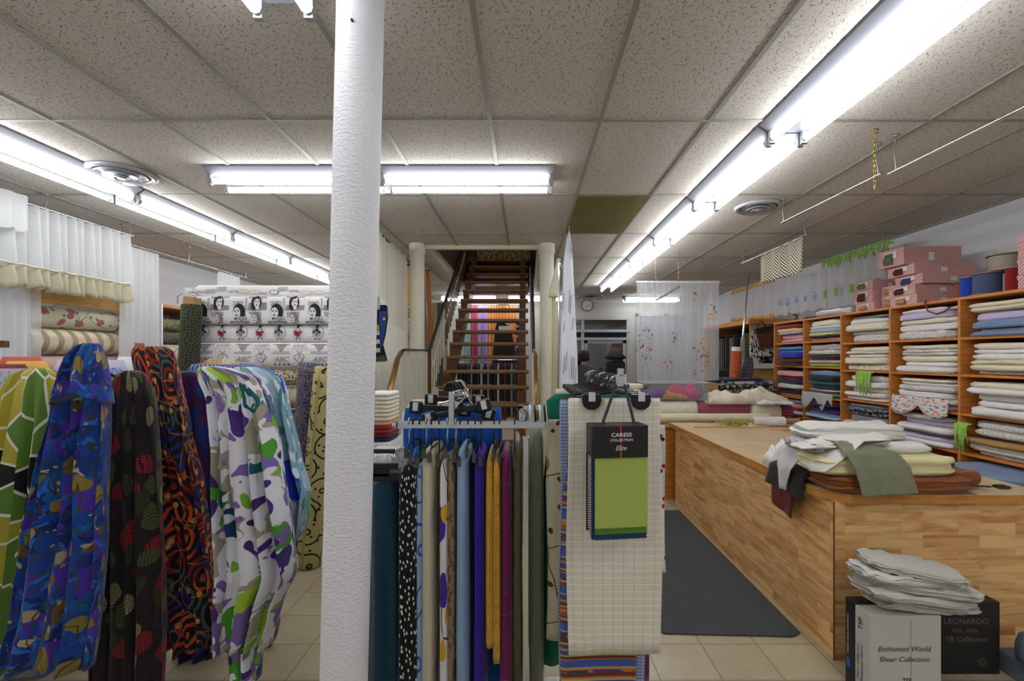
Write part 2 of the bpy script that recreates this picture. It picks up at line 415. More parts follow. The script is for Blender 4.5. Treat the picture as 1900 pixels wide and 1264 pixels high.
# ================================================================ lamps of the room, and unseen ones added for fill
TUBE = emit('lit_tube', (250, 252, 255), TUBE_POWER)
HOUS = solid('fixture_tray', (122,124,132), .5)
def fixture(x, y, along, label, L=1.2, z=CEIL, group='twin tube fluorescent lights'):
    t = thing('fluorescent_light', label, 'ceiling light', (x, y, z-.002), group)
    M = Matrix.Translation((x, y, z)) @ (Matrix.Rotation(PI/2, 4, 'Z') if along == 'x' else Matrix.Identity(4))
    def B(): b = MB(); b.T = M; return b
    h = L/2
    b = B()   # housing: a shallow tray with sloped sides, runs along local y
    pr = [(-.155, 0), (-.155, -.012), (-.10, -.05), (.10, -.05), (.155, -.012), (.155, 0)]
    vs = [(p[0], sy*h, p[1]) for sy in (-1, 1) for p in pr]; n = len(pr)
    b.add(vs, [tuple(range(n)), tuple(range(2*n-1, n-1, -1))]+[(i, i+n, (i+1) % n+n, (i+1) % n) for i in range(n)])
    b.build('housing', HOUS, t)
    for sx in (-1, 1):
        b = B(); b.cyl((sx*.09, -h+.035, -.09), (sx*.09, h-.035, -.09), .021, n=8); b.build('tube', TUBE, t, smooth=True)
        for sy in (-1, 1):
            b = B(); b.box((sx*.09-.016, sy*(h-.012)-.012, -.118), (sx*.09+.016, sy*(h-.012)+.012, -.05))
            b.cyl((sx*.09, sy*(h-.026), -.09), (sx*.09, sy*(h-.04), -.09), .0195, n=10); b.build('lamp_holder', WIRE, t)
    return t
names = ['second', 'third', 'fourth', 'fifth', 'sixth']
for i in range(-3, 6):  # row continued out of view: those lights are added for illumination
    y = 2.12+1.22*i+.0
    fixture(1.47, y, 'y', 'twin tube light over the cutting table row, %s' % (
        {0: 'the one entering at the top edge', 1: 'between its two joints above the round vent', 2: 'just beyond the round vent', 3: 'two beyond the round vent', 4: 'last but one before the sheer panel', 5: 'end one before the floral sheer'}.get(i, ['', 'first', 'second', 'third', 'fourth'][-i]+' one out of view, added for light')), group='light row over the cutting table')
for i in range(-4, 5):  # the unseen lights of this row are added to brighten the shop
    fixture(-3.13, 1.93+1.22*i+1.22, 'y', 'twin tube light in the row near the white valance, %s' % (
        {0: 'the one crossing the picture edge', 1: 'beside the round vent', 2: 'after the round vent', 3: 'above the printed bolts', 4: 'last one before the white column'}.get(i, ['', 'first', 'second', 'third', 'fourth'][-i]+' one out of view, added for light')), group='light row near the valance')
fixture(-1.61, 3.45, 'x', 'crosswise twin tube light half hidden by the white column')
fixture(-.41, 3.45, 'x', 'crosswise twin tube light between the column and the air grille')
fixture(-.86, 1.13, 'y', 'twin tube light beside the column top, cut by the picture edge')
fixture(-.86, -1.3, 'y', 'unseen twin tube light added behind the camera for fill')  # added fill light, never in view
fixture(3.6, -1.0, 'y', 'unseen twin tube light added for fill by the wall')  # another unseen light, added only for illumination
fixture(2.7, 10.4, 'x', 'twin tube light glowing through the floral sheer')
fixture(-1.2, 10.2, 'x', 'twin tube light seen under the stairs behind')
fixture(.2, 10.2, 'x', 'twin tube light seen between the stair treads')
fixture(-.5, 7.6, 'y', 'twin tube light up in the stairwell', z=4.58)
fixture(-3.6, 9.5, 'x', 'twin tube light in the back room corner')
# ================================================================ room shell
t = NT('ceiling_tile'); c = t.obj(); t.dim = '2D'
cd1 = t.distort(c, 60, .006)
m1 = t.mask(cd1, ('dash', 28, .014, .0014)); 
m2 = t.mask(t.vadd(cd1, (5.3, 2.1, 0)), ('dash', 40, .009, .0011))
m3 = t.mask(t.vadd(c, (1.3, 7.1, 0)), ('dot', 55, .11))
m = t.math('MAXIMUM', t.math('MAXIMUM', m1, m2), t.math('MULTIPLY', m3, .5))
q = t.n('ShaderNodeTexNoise'); q.inputs['Scale'].default_value = .8; t.l(c, q.inputs['Vector'])
base = t.mix(t.math('MULTIPLY', q.outputs[0], .5), S((212,207,200)), S((194,188,178)))
t.l(t.mix(t.math('MULTIPLY', m, .82), base, S((52,48,44))), t.b.inputs['Base Color']); t.rough(.95, spec=.1); TILE = t.m
t = NT('painted_wall'); t.b.inputs['Base Color'].default_value = (*S((222,223,226)), 1); t.rough(.8, spec=.2)
q = t.n('ShaderNodeTexNoise'); q.inputs['Scale'].default_value = 40; t.l(t.obj(), q.inputs['Vector']); t.bump(q.outputs[0], .002, .4); WALLM = t.m
t = NT('floor_tile'); c = t.uv()
bk = t.n('ShaderNodeTexBrick'); t.l(t.vadd(c, (-.047, .005, 0)), bk.inputs['Vector']); bk.offset = 0; bk.inputs['Scale'].default_value = 1
bk.inputs['Brick Width'].default_value = .31; bk.inputs['Row Height'].default_value = .3; bk.inputs['Mortar Size'].default_value = .003
bk.inputs['Color1'].default_value = (*S((188,177,148)), 1); bk.inputs['Color2'].default_value = (*S((180,168,140)), 1); bk.inputs['Mortar'].default_value = (*S((120,106,84)), 1)
q = t.n('ShaderNodeTexNoise'); q.inputs['Scale'].default_value = 7; q.inputs['Detail'].default_value = 6; t.l(c, q.inputs['Vector'])
t.l(t.mix(t.math('MULTIPLY', t.math('SUBTRACT', q.outputs[0], .3), 1.0), bk.outputs[0], S((156,142,112))), t.b.inputs['Base Color']); t.rough(.3, spec=.4); FLOORM = t.m
XL, XR, YB, YF = -4.75, 4.03, 11.0, -3.5
OPX0, OPX1, OPY0, OPY1 = -1.19, .16, 5.72, 9.6   # stairwell opening
struct(MB().box((XL-.1, YF-.1, -.1), (XR+.1, YB+.1, 0)).build('floor', FLOORM))
b = MB()
for (a, c_) in (((XL, YF), (XR, OPY0)), ((XL, OPY0), (OPX0, OPY1)), ((OPX1, OPY0), (XR, OPY1)), ((XL, OPY1), (XR, YB))):
    b.box((a[0], a[1], CEIL), (c_[0], c_[1], CEIL+.06))
struct(b.build('ceiling', TILE))
struct(MB().box((XL-.1, YF, 0), (XL, YB, CEIL)).build('wall_left', WALLM))
struct(MB().box((XR, YF, 0), (XR+.1, YB, CEIL)).build('wall_right', WALLM))
struct(MB().box((XL, YF-.1, 0), (XR, YF, CEIL)).build('wall_front', WALLM))
BACKW = solid('back_wall_paint', (196,194,188), .8)
b = MB(); DX0, DX1, DT = 1.06, 2.34, 2.52
b.box((XL, YB, 0), (DX0, YB+.1, CEIL)); b.box((DX1, YB, 0), (XR, YB+.1, CEIL)); b.box((DX0, YB, DT), (DX1, YB+.1, CEIL))
struct(b.build('wall_back', BACKW))
GRIDM = solid('ceiling_grid_paint', (150,148,142), .5)
b = MB()
xs = [-.2+.61*k for k in range(-7, 7)]; ys = [2.68+1.22*k for k in range(-5, 7)]
for x in xs:
    if OPX0 < x < OPX1: b.box((x-.012, YF, CEIL-.006), (x+.012, OPY0, CEIL)); b.box((x-.012, OPY1, CEIL-.006), (x+.012, YB, CEIL))
    else: b.box((x-.012, YF, CEIL-.006), (x+.012, YB, CEIL))
for y in ys:
    if OPY0 < y < OPY1: b.box((XL, y-.012, CEIL-.0055), (OPX0, y+.012, CEIL)); b.box((OPX1, y-.012, CEIL-.0055), (XR, y+.012, CEIL))
    else: b.box((XL, y-.012, CEIL-.0055), (XR, y+.012, CEIL))
b.box((XR-.03, YF, CEIL-.02), (XR, YB, CEIL)); b.box((XL, YF, CEIL-.02), (XL+.03, YB, CEIL))
struct(b.build('trim_1', GRIDM))
# stairwell shaft above the ceiling
DARKW = solid('stairwell_wall', (70,50,34), .7); CREAM = solid('cream_paint', (206,200,176), .5)
b = MB(); zt = 4.6
for nm_, a_, c_ in (('front', (OPX0-.08, OPY0-.08, CEIL+.06), (OPX1+.08, OPY0, zt)), ('back', (OPX0-.08, OPY1, CEIL+.06), (OPX1+.08, OPY1+.08, zt)), ('side', (OPX0-.08, OPY0, CEIL+.06), (OPX0, OPY1, zt)), ('flank', (OPX1, OPY0, CEIL+.06), (OPX1+.08, OPY1, zt)), ('top', (OPX0-.08, OPY0-.08, zt), (OPX1+.08, OPY1+.08, zt+.08))):
    struct(MB().box(a_, c_).build('wall_stairwell_'+nm_, DARKW))
b = MB(); b.box((OPX0-.05, OPY0-.06, CEIL-.045), (OPX1+.05, OPY0+.0, CEIL+.1)); b.box((OPX0-.04, OPY0, CEIL-.03), (OPX0+.02, OPY1, CEIL+.1)); b.box((OPX1-.02, OPY0, CEIL-.03), (OPX1+.04, OPY1, CEIL+.1)); b.box((OPX0, OPY1-.02, CEIL-.03), (OPX1, OPY1+.02, CEIL+.1))
struct(b.build('trim_2', CREAM))
# carpet strip glimpsed at the head of the stairs
DAM = cloth('gold_damask', (160,130,70), [(('ring', 14, 26, .1), (60,45,20)), (('edge', 9, .03), (225,205,150))])
# door in the back wall
FRM = solid('door_paint', (186,188,190), .45); DG = glass('dark_glass', (40,46,50), .55)
fr = MB(); y0, y1 = YB-.03, YB+.06
for x in (DX0, DX0+.2, DX1-.05): fr.box((x, y0, 0), (x+.06, y1, DT))
for z in (DT-.06, 2.18, 2.0): fr.box((DX0, y0-.01, z), (DX1+.01, y1, z+.06))
d = struct(fr.build('door_1', FRM, bevel=.004))
lf = MB(); lf.box((DX0+.27, YB, .02), (DX0+.34, YB+.05, 2.0)); lf.box((DX1-.13, YB, .02), (DX1-.06, YB+.05, 2.0)); lf.box((DX0+.27, YB, 1.93), (DX1-.06, YB+.05, 2.0)); lf.box((DX0+.27, YB, .02), (DX1-.06, YB+.05, .25))
lf.build('door_leaf', FRM, d)
gp = MB(); gp.box((DX0+.06, YB+.02, .02), (DX1-.05, YB+.03, 2.0)); gp.box((DX0+.06, YB+.02, 2.24), (DX1-.05, YB+.03, DT-.06)); gp.build('glass_pane', DG, d)
MB().tube([(DX0+.36, YB-.02, .9), (DX0+.36, YB-.07, .92), (DX0+.36, YB-.07, 1.13), (DX0+.36, YB-.02, 1.15)], .012).build('door_handle', CHROME, d)
struct(MB().box((DX0-.3, YB+.6, 0), (DX1+.3, YB+.65, 3)).build('wall_outside', solid('dark_outside', (52,60,66), .9)))
# window in the back wall beyond the sheer
wn = MB()
for x in (2.5, 3.13, 3.78): wn.box((x, YB-.04, 1.0), (x+.06, YB, 2.6))
for z in (1.0, 2.54): wn.box((2.5, YB-.04, z), (3.84, YB, z+.06))
wo = struct(wn.build('window_1', FRM)); MB().box((2.53, YB-.02, 1.03), (3.8, YB-.012, 2.57)).build('glass_pane', glass('pale_glass', (200,215,225), .8, .2), wo)
# ---------------------------------------------------------------- ceiling fittings
def vent(x, y, r, label):
    t = thing('ceiling_vent', label, 'vent', (x, y, CEIL-.01))
    MB().lathe((x, y, CEIL), [(r, 0), (r, -.012), (r*.93, -.03), (r*.8, -.02), (r*.76, -.004), (r*.78, 0)], 40).build('outer_ring', solid('vent_paint', (176,176,182), .35, .3), t, smooth=True)
    MB().lathe((x, y, CEIL), [(r*.8, -.001), (.0001, -.001)], 32).build('duct_opening', solid('duct_dark', (42,42,44), .8), t)
    for k, q in enumerate((.62, .4, .2)):
        MB().lathe((x, y, CEIL-.012-.012*k), [(r*q, 0), (r*(q+.1), -.012), (r*(q+.11), -.008), (r*(q+.01), .006)], 32).build('cone_ring', MATS['vent_paint'], t, smooth=True)
    MB().lathe((x, y, CEIL-.045), [(.0001, -.002), (r*.12, -.002), (r*.13, .006)], 20).build('hub', MATS['vent_paint'], t)
vent(-2.88, 3.44, .215, 'round ceiling diffuser beside the light row near the valance')
vent(2.02, 4.2, .195, 'round ceiling diffuser beside the light row over the cutting table')
vent(1.37, 10.3, .3, 'dark round ceiling diffuser above the back door')
t = thing('air_return_grille', 'olive green slatted grille filling one ceiling tile', 'vent', (.71, 4.51, CEIL-.01))
GR = solid('olive_grille', (150,146,84), .6); b = MB()
for k in range(42):
    x = .42+.59*k/41; b.box((x-.0035, 3.92, CEIL-.012), (x+.0035, 5.1, CEIL-.004))
for k in range(5): b.box((.42, 3.92+k*.29, CEIL-.007), (1.01, 3.93+k*.29, CEIL-.003))
b.build('slat_panel', GR, t); MB().box((.42, 3.91, CEIL-.003), (1.01, 5.11, CEIL-.0005)).build('backing', solid('grille_back', (96,94,50), .8), t)
# ---------------------------------------------------------------- columns
t = NT('rough_plaster'); t.b.inputs['Base Color'].default_value = (*S((226,227,232)), 1); t.rough(.6)
q = t.n('ShaderNodeTexNoise'); q.inputs['Scale'].default_value = 55; q.inputs['Detail'].default_value = 3
mp = t.n('ShaderNodeMapping'); t.l(t.obj(), mp.inputs[0]); mp.inputs['Scale'].default_value = (1, 1, 2.2); t.l(mp.outputs[0], q.inputs['Vector']); t.bump(q.outputs[0], .006, .8); PLAS = t.m
Yc = 1.62; b = MB(); pth = []
for k in range(13):
    z = CEIL*k/12; pth.append((X_(669.5-(PY0-(z-CAMZ)*FL/Yc)*.0246*1.0+0, Yc) if True else 0, Yc, z))
b.tube(pth, .0765, 40)
cobj = tag(b.build('column', PLAS, smooth=True), 'thick white textured round column standing in the middle of the shop', 'column')
cobj['kind'] = 'structure'
MB().cyl((X_(669, Yc)-.0, Yc-.083, Z_(68, Yc)), (X_(669, Yc), Yc-.07, Z_(68, Yc)), .0045, n=10).build('screw', BLACKM, cobj)
for (px, nm, zt_) in ((777, 'cream round post at the foot of the open staircase, handrail side', CEIL), (1014, 'cream round post beside the white streaked curtain', CEIL)):
    b = MB(); x = X_(px, 5.7); b.cyl((x, 5.62, 0), (x, 5.62, CEIL), .083, n=28); b.lathe((x, 5.62, CEIL-.12), [(.086, 0), (.092, .01), (.092, .12)], 28); o = tag(b.build('support_post', solid('cream_post', (212,208,188), .5), smooth=.6), nm, 'post')
# ================================================================ staircase
st = thing('staircase', 'open brown wooden staircase with metal side rails rising to the upper floor', 'stairs', (-.5, 4.2, 0))
TRD = wood('stair_wood', (120,78,34), (78,46,18), (1.2, 16), .4); STR = wood('stair_stringer', (104,64,28), (70,40,16), (1.2, 10), .45)
SX0, SX1 = -1.07, .035
def stp(k): return 5.63+.28*k, 1.066+.187*k
for k in range(-5, 14):
    y, z = stp(k)
    MB().box((SX0, y, z-.045), (SX1, y+.28, z)).build('tread', TRD, st, bevel=.006)
    b = MB(); b.box((SX0, y-.004, z-.028), (SX1, y+.012, z+.003)); b.build('nosing', solid('worn_nosing', (134,104,66), .4), st)
for x in (SX0+.06, SX1-.12):
    b = MB(); (ya, za), (yb, zb) = stp(-5.6), stp(13.4)
    vs = [(x+dx, y, z) for dx in (0, .06) for (y, z) in ((ya+.1, 0), (ya+.3, 0.0), (yb+.28, zb-.3), (yb+.1, zb-.05), (ya+.1, za-.05+.06))]
    b.add(vs, [(0,1,2,3,4), (9,8,7,6,5), (0,5,6,1), (1,6,7,2), (2,7,8,3), (3,8,9,4), (4,9,5,0)]); b.build('stringer', STR, st)
    for k in range(-5, 13):
        y, z = stp(k); MB().box((x-.02, y+.05, z), (x+.08, y+.11, z+.142)).build('riser_block', STR, st)
# upper landing edge & carpet glimpse
MB().box((OPX0+.1, OPY1-.28, 3.46), (OPX1-.05, OPY1-.02, 3.56)).build('landing', STR, st)
MB().grid(lambda u, v: (lerp(OPX0+.25, OPX1-.06, u), 9.27, lerp(3.66, 3.47, v)), 1, 1, 0, lambda u, v: (u*1.1, v*.2)).build('carpet_edge', DAM, st, solid=.01)
# railings
BRZ = solid('bronze', (120,92,44), .3, .6); OLW = solid('offwhite_metal', (205,202,188), .45)
def rail(path, r, name, m, par, flat=.5, n=10): return MB().tube(path, r, n, flat=flat).build(name, m, par, smooth=True)
lr = thing('stair_railing', 'white baluster railing with black handrail ending in a curved bronze grip', 'railing', (-1.1, 4.3, 0))
xr = -1.12
rail([(xr, 5.5, 1.68), (xr, 5.62, 1.70), (xr, 6.2, 2.07), (xr, 9.3, 4.0)], .022, 'handrail', BLACKM, lr)
rail([(xr, 4.34, 1.655), (xr, 4.45, 1.675), (xr, 5.5, 1.685)], .02, 'level_rail', BLACKM, lr)
rail([(xr, 3.93, .98), (xr, 3.90, 1.16), (xr, 3.93, 1.27), (xr, 4.0, 1.36), (xr, 4.22, 1.6), (xr, 4.34, 1.655)], .026, 'grip', BRZ, lr)
for k in range(9):
    y = 4.4+k*.13; MB().box((xr-.01, y-.01, .06), (xr+.01, y+.01, 1.67)).build('baluster', OLW, lr)
for k in range(24):
    y = 5.62+k*.14; zt_ = 1.70+(y-5.62)*.623; zb_ = max(.05, 1.066+(y-5.63)*.668-.03); MB().box((xr-.008, y-.008, zb_), (xr+.008, y+.008, zt_)).build('baluster', OLW if k < 8 else STR, lr)
b = MB(); b.tube([(xr, 5.62, 1.40), (xr, 8.9, 1.40+3.28*.65)], .01); b.build('mid_rail', OLW, lr)
b = MB(); b.box((xr-.03, 5.5, 0), (xr+.03, 5.56, 1.7)); b.build('newel', STR, lr, bevel=.004)
b = MB(); b.box((xr-.012, 4.36, .04), (xr+.012, 5.52, .07)); b.build('bottom_rail', OLW, lr)
MB().box((-1.155, 4.5, .06), (-1.15, 5.4, 1.62)).build('back_panel', solid('ribbed_panel', (196,192,176), .5), lr)
rr = thing('stair_railing', 'dark handrail with bronze lower grip on the curtain side of the stairs', 'railing', (.08, 4.6, 0))
xr = .09
rail([(xr, 5.55, 1.66), (xr, 5.65, 1.71), (xr, 6.2, 2.07), (xr, 9.3, 4.0)], .024, 'handrail', BLACKM, rr)
rail([(xr, 4.0, .95), (xr, 3.96, 1.1), (xr, 4.0, 1.28), (xr, 4.35, 1.62), (xr, 5.0, 1.68), (xr, 5.6, 1.69)], .022, 'grip', BRZ, rr)
for k in range(20):
    y = 5.7+k*.17; z = 1.066+(y-5.63)*.668
    MB().box((xr-.01, y-.01, z-.05), (xr+.01, y+.01, z+.6)).build('baluster', BLACKM, rr)
MB().box((xr-.02, 5.5, 0), (xr+.025, 5.55, 1.66)).build('newel', OLW, rr)
b = MB(); b.tube([(xr, 5.7, 1.05), (xr, 9.1, 1.05+3.4*.668)], .028, flat=.5); b.build('side_channel', OLW, rr)
# ---------------------------------------------------------------- wall clock
ck = thing('wall_clock', 'round white wall clock above the back door', 'clock', (X_(1089, YB), YB-.03, 2.68)); cx = X_(1089, YB); cz = Z_(567, YB)
MB().lathe((cx, YB-.001, cz), [(.0001, -.045), (.115, -.045), (.125, -.05), (.135, -.03), (.135, 0)], 32, axis='y').build('case', solid('clock_grey', (120,120,120), .4), ck, smooth=.5)
b = MB(); b.lathe((cx, YB-.001, cz), [(.0001, -.0475), (.112, -.0475)], 32, axis='y'); 
for k, h_ in (('12', 0), ('3', 1), ('6', 2), ('9', 3)):
    b.text(k, lambda x, y, h_=h_: (cx+math.sin(h_*PI/2)*.085+x, YB-.05, cz+math.cos(h_*PI/2)*.085+y-.01), .035, 1)
b.build('dial', [solid('dial', (226,226,222), .5), BLACKP], ck)
for an, L_ in ((1.9, .055), (3.3, .08)): MB().tube([(cx, YB-.053, cz), (cx+math.sin(an)*L_, YB-.053, cz+math.cos(an)*L_)], .004).build('hand', BLACKP, ck)
# ================================================================ cutting table
LAM = wood('laminate_planks', (244,202,142), (208,146,84), (1.1, 7), .42, planks=(.30, .066), tones=[(.80,.70,.58), (1,1,1), (1.04,.97,.88)])
TOPM = wood('worktop_laminate', (214,190,150), (196,170,128), (1.2, 3), .3)
EDG = wood('oak_edge', (206,142,66), (180,112,44), (1.5, 10), .4)
TX0, TX1, TY0, TY1, TZ = 1.63, 2.74, 2.555, 5.3, .885
ct = thing('cutting_table', 'long plank-clad cutting table with pale worktop and oak edge', 'table', (2.2, 3.9, 0))
b = MB(); b.box((TX0, TY0+.02, 0), (TX0+.02, TY1, TZ-.045)); b.build('side_panel', LAM, ct)
b = MB(); b.box((TX0, TY0, 0), (TX1, TY0+.02, TZ-.045)); b.build('end_panel', LAM, ct)
b = MB(); b.box((TX0, TY1-.02, 0), (TX1, TY1, TZ-.045)); b.box((TX1-.02, TY0+.02, 0), (TX1, TY1-.02, TZ-.045)); b.build('rear_panel', LAM, ct)
b = MB(); b.tube([(TX0-.002, TY0-.002, .0), (TX0-.002, TY0-.002, TZ-.045)], .004, 6); b.build('corner_strip', solid('corner_strip', (120,76,36), .5), ct)
o_ = .05
poly = [(TX0-o_, TY0+.09), (TX0+.05, TY0-o_+.01), (TX1+.02, TY0-o_+.01), (TX1+.02, TY1+.03), (TX0-o_, TY1+.03)]
MB().prism(poly, TZ-.045, TZ-.002).build('edge_band', EDG, ct)
MB().prism([(x*.998+.004, y*.998+.006) for x, y in poly], TZ-.003, TZ).build('worktop', TOPM, ct)
# floor mat
MATM = NT('mat_carpet'); q = MATM.n('ShaderNodeTexNoise'); q.inputs['Scale'].default_value = 160; q.inputs['Detail'].default_value = 3; MATM.l(MATM.obj(), q.inputs['Vector'])
cmx = MATM.mix(q.outputs[0], S((34,36,38)), S((104,106,108))); fl = MATM.mask(MATM.obj(), ('dot', 9, .035)); MATM.l(MATM.mix(fl, cmx, S((190,188,180))), MATM.b.inputs['Base Color'])
MATM.rough(1, spec=.05); MATM.bump(q.outputs[0], .004, 1)
b = MB(); b.prism([(.72, 2.87), (.80, 2.79), (1.53, 2.76), (1.59, 2.80), (1.6, 5.04), (.72, 5.04)], .001, .009)
tag(b.build('floor_mat', MATM.m), 'charcoal carpet runner with clipped corners along the cutting table', 'mat')
# ================================================================ wall shelving
SXF, STOP = 3.30, 2.06
BY = [6.42, 5.74, 5.06, 4.38, 3.68, 2.98]    # upright positions, from the nook towards the camera
sh = thing('wall_shelving', 'orange wood shelving of open cubbies full of folded fabric along the wall', 'shelving', (3.6, 4.3, 0))
for y in BY: MB().box((SXF, y-.011, 0), (3.8, y+.011, STOP-.02)).build('upright', OAK, sh)
MB().box((SXF-.005, BY[-1]-.011, STOP-.02), (3.8, BY[0]+.011, STOP)).build('top_board', OAK, sh)
MB().box((3.8, BY[-1]-.011, 0), (3.81, BY[0]+.011, STOP)).build('back_board', OAK, sh)
ROWZ = {}
for k in range(5):
    zs = [1.755, 1.475, 1.18, .885, .62, .3] if k >= 2 else ([1.79, 1.50, 1.16, .90, .6, .3] if k else [1.79, 1.50, 1.12, .885, .6, .3])
    ROWZ[k] = zs
    for z in zs: MB().box((SXF+.003, BY[k+1]+.011, z-.018), (3.8, BY[k]-.011, z)).build('shelf', OAK, sh)
FC = {'w': ('white', (226,222,220)), 'i': ('ivory', (226,218,196)), 'c': ('cream', (222,210,176)), 'y': ('pale yellow', (224,206,128)), 'l': ('lavender', (196,186,214)),
 'p': ('pink', (214,160,172)), 'r': ('red', (150,34,36)), 'm': ('maroon', (96,28,48)), 'b': ('royal blue', (34,48,170)), 's': ('sky blue', (70,136,196)), 'z': ('pale blue', (160,182,206)),
 'n': ('navy', (28,34,66)), 'g': ('lime green', (142,190,60)), 't': ('teal', (20,96,92)), 'k': ('black', (30,28,30)), 'e': ('grey', (132,130,134)), 'o': ('orange', (214,132,60)),
 'h': ('peach', (216,150,120)), 'x': ('coral', (206,84,60)), 'v': ('violet', (84,56,130)), 'd': ('grey-white patterned', (190,186,184)), 'a': ('tan', (176,134,70)),
 'q': ('steel blue', (120,142,176)), 'f': ('magenta', (190,40,96)), 'j': ('brown', (92,50,26)), 'u': ('charcoal', (62,60,64))}
FM = {}
for k, (nm, rgb) in FC.items():
    lay = []
    if k == 'd': lay = [(('noise', 60, .52), (140,136,140))]
    FM[k] = cloth('folded_'+nm.replace(' ', '_').replace('-', '_'), rgb, lay, crease=.012, co='obj')
FM['W'] = cloth('folded_lace', (214,210,206), [(('noise', 90, .55), (180,172,168))], co='obj', crease=.02); FC['W'] = ('white lace', (0,0,0))
FM['I'] = cloth('folded_ivory_print', (224,214,196), [(('dot', 22, .16), (208,170,120)), (('noise', 40, .62), (180,160,130))], co='obj', crease=.02); FC['I'] = ('ivory printed', (0,0,0))
FM['K'] = cloth('folded_navy_print', (26,28,44), [(('noise', 46, .56), (180,186,200))], co='obj'); FC['K'] = ('navy and white patterned', (0,0,0))
BAY = ['in the end bay by the brown bag', 'in the bay under the brass figurine', 'in the bay under the small box stack', 'in the bay under the tall box stack', 'in the bay under the cord spools']
ROWN = ['top shelf', 'second shelf', 'third shelf', 'fourth shelf', 'fifth shelf']
ORD = ['bottom', 'second', 'third', 'fourth', 'fifth', 'sixth', 'seventh', 'eighth']
STK = [  # bottom -> top per cubby; letter + thickness in cm
 ['p3 p4 l2 y3 r3', 'u2 k2 x4 b5 s3 s3', 'o2 k4 W4 n3 r3 p4', 'k1 w4 f2 h4 e3'],
 ['p3 k2 y3 z4 w3 i5', 'g3 p3 k2 u3 W4 d5', 'u1 g2 v2 y1 n4 t3 k4 q4', 'u2 z3 q2 v4 b3 n2 r3'],
 ['W6 W3 i6 w4 e2', 'I5 i5 w3 i2 i3', 'i3 w4 i4 w5 W5', 'c5 e5 K3 K2 e2'],
 ['W5 w4 i3 l4 w2', 'w5 w4 i5 w2 W3 i3', 'w4 W4 w5 W4 w3 i2', 'w4 l4 e3 w5 l5 W4'],
 ['q3 w2 q5 l6 c3 i3', 'I3 i4 c3 w4 w3 i4', 'w6 w4 w5 w4 i4', 'W3 i5 a3 u2 W4 W5'],
]
rd = random.Random(5)
used = set()
for bi, rows in enumerate(STK):
    ya, yb = BY[bi+1]+.011, BY[bi]-.011
    for ri, row in enumerate(rows):
        zs = ROWZ[bi]; z = zs[ri-1] if ri else zs[0]
        z = [zs[0], zs[1], zs[2], zs[3]][ri]; top = ([STOP-.02]+[q-.018 for q in zs])[ri]
        its = row.split(); tot = sum(int(q[1:]) for q in its)/100; room = (top-z)*rd.uniform(.9, .96); sc = room/tot*.95
        z += .001
        for n_, it in enumerate(its):
            c0 = it[0]; h = int(it[1:])/100*sc
            L = (yb-ya)*rd.uniform(.80, .93); dpt = rd.uniform(.36, .44)
            b = MB(); jx = SXF-.02+dpt/2+rd.uniform(-.03, .06); jy = (ya+yb)/2+rd.uniform(-.02, .02)
            split = c0 in 'wiWl' and bi >= 2 and rd.random() < .45
            slab(b, (jx, jy, z), dpt, L if not split else L*.98, h*.95, seed=rd.random()*90, layers=max(1, int(h/.026)), rough=.009, n=34, sq=.36)
            nm = FC[c0][0]
            o = b.build('folded_fabric', FM[c0], smooth=1.2)
            tag(o, '%s folded cloth, %s, %s, %s' % (nm, (ORD[n_]+' up') if n_ else 'lowest', ROWN[ri], BAY[bi].replace('in the ', '')), 'fabric', 'folded fabrics in the wall shelving')
            z += h
# loose accents over the shelf edges
def fringe(name, lab, cat, x, y, z, n, w_, l, mat, seed=0, grp=None):
    r_ = random.Random(seed); b = MB()
    for i in range(n):
        yy = y+w_*(i/(n-1)-.5); L = l*r_.uniform(.6, 1.0); s_ = r_.uniform(-.03, .03)
        b.tube([(x+.03, yy, z+.01), (x-.012, yy, z), (x-.022, yy+s_*.4, z-L*.4), (x-.018, yy+s_, z-L)], [.004, .006, .006, .003], 5)
    b.tube([(x+.012, y-w_/2, z+.006), (x+.012, y+w_/2, z+.006)], .01, 6)
    return tag(b.build(name, mat, smooth=True), lab, cat, grp)
LIME = cloth('lime_fringe', (132,186,62), [(('noise', 70, .5), (168,206,96))])
fringe('tassel_fringe', 'lime green fringe spilling from the third shelf under the small boxes', 'fringe', 3.27, 4.66, 1.455, 16, .2, .24, LIME, 1)
fringe('tassel_fringe', 'lime green fringe hanging at the upright in the bay under the cord spools', 'fringe', 3.27, 3.62, 1.10, 11, .10, .22, LIME, 2)
# papers/sheets hanging over a shelf in the second bay
b = MB(); b.grid(lambda u, v: (3.26-.02*math.sin(u*9)-.01*v, lerp(5.70, 5.12, u), 1.21-v*(.05+.14*abs(math.sin(u*2*PI+.6)))), 24, 5)
tag(b.build('clear_sheet', sheer('plastic_sheet', (226,228,230), .45), smooth=True, solid=.002), 'thin translucent sheet drooping in points over the third shelf, second bay from the bag', 'plastic sheet')
b = MB(); b.grid(lambda u, v: (3.26-.012*math.sin(u*11)-.01*v, lerp(4.30, 3.74, u), 1.275-v*(.07+.09*abs(math.sin(u*5+.6)))), 24, 5)
tag(b.build('printed_scarf', cloth('scarf_print', (214,206,202), [(('dot', 9, .26), [9, [(210,90,50), (60,90,180), (210,80,110), (90,150,70)]])], dist=(8, .1)), smooth=True, solid=.003), 'white scarf with bright painted spots draped over the third shelf edge', 'scarf')
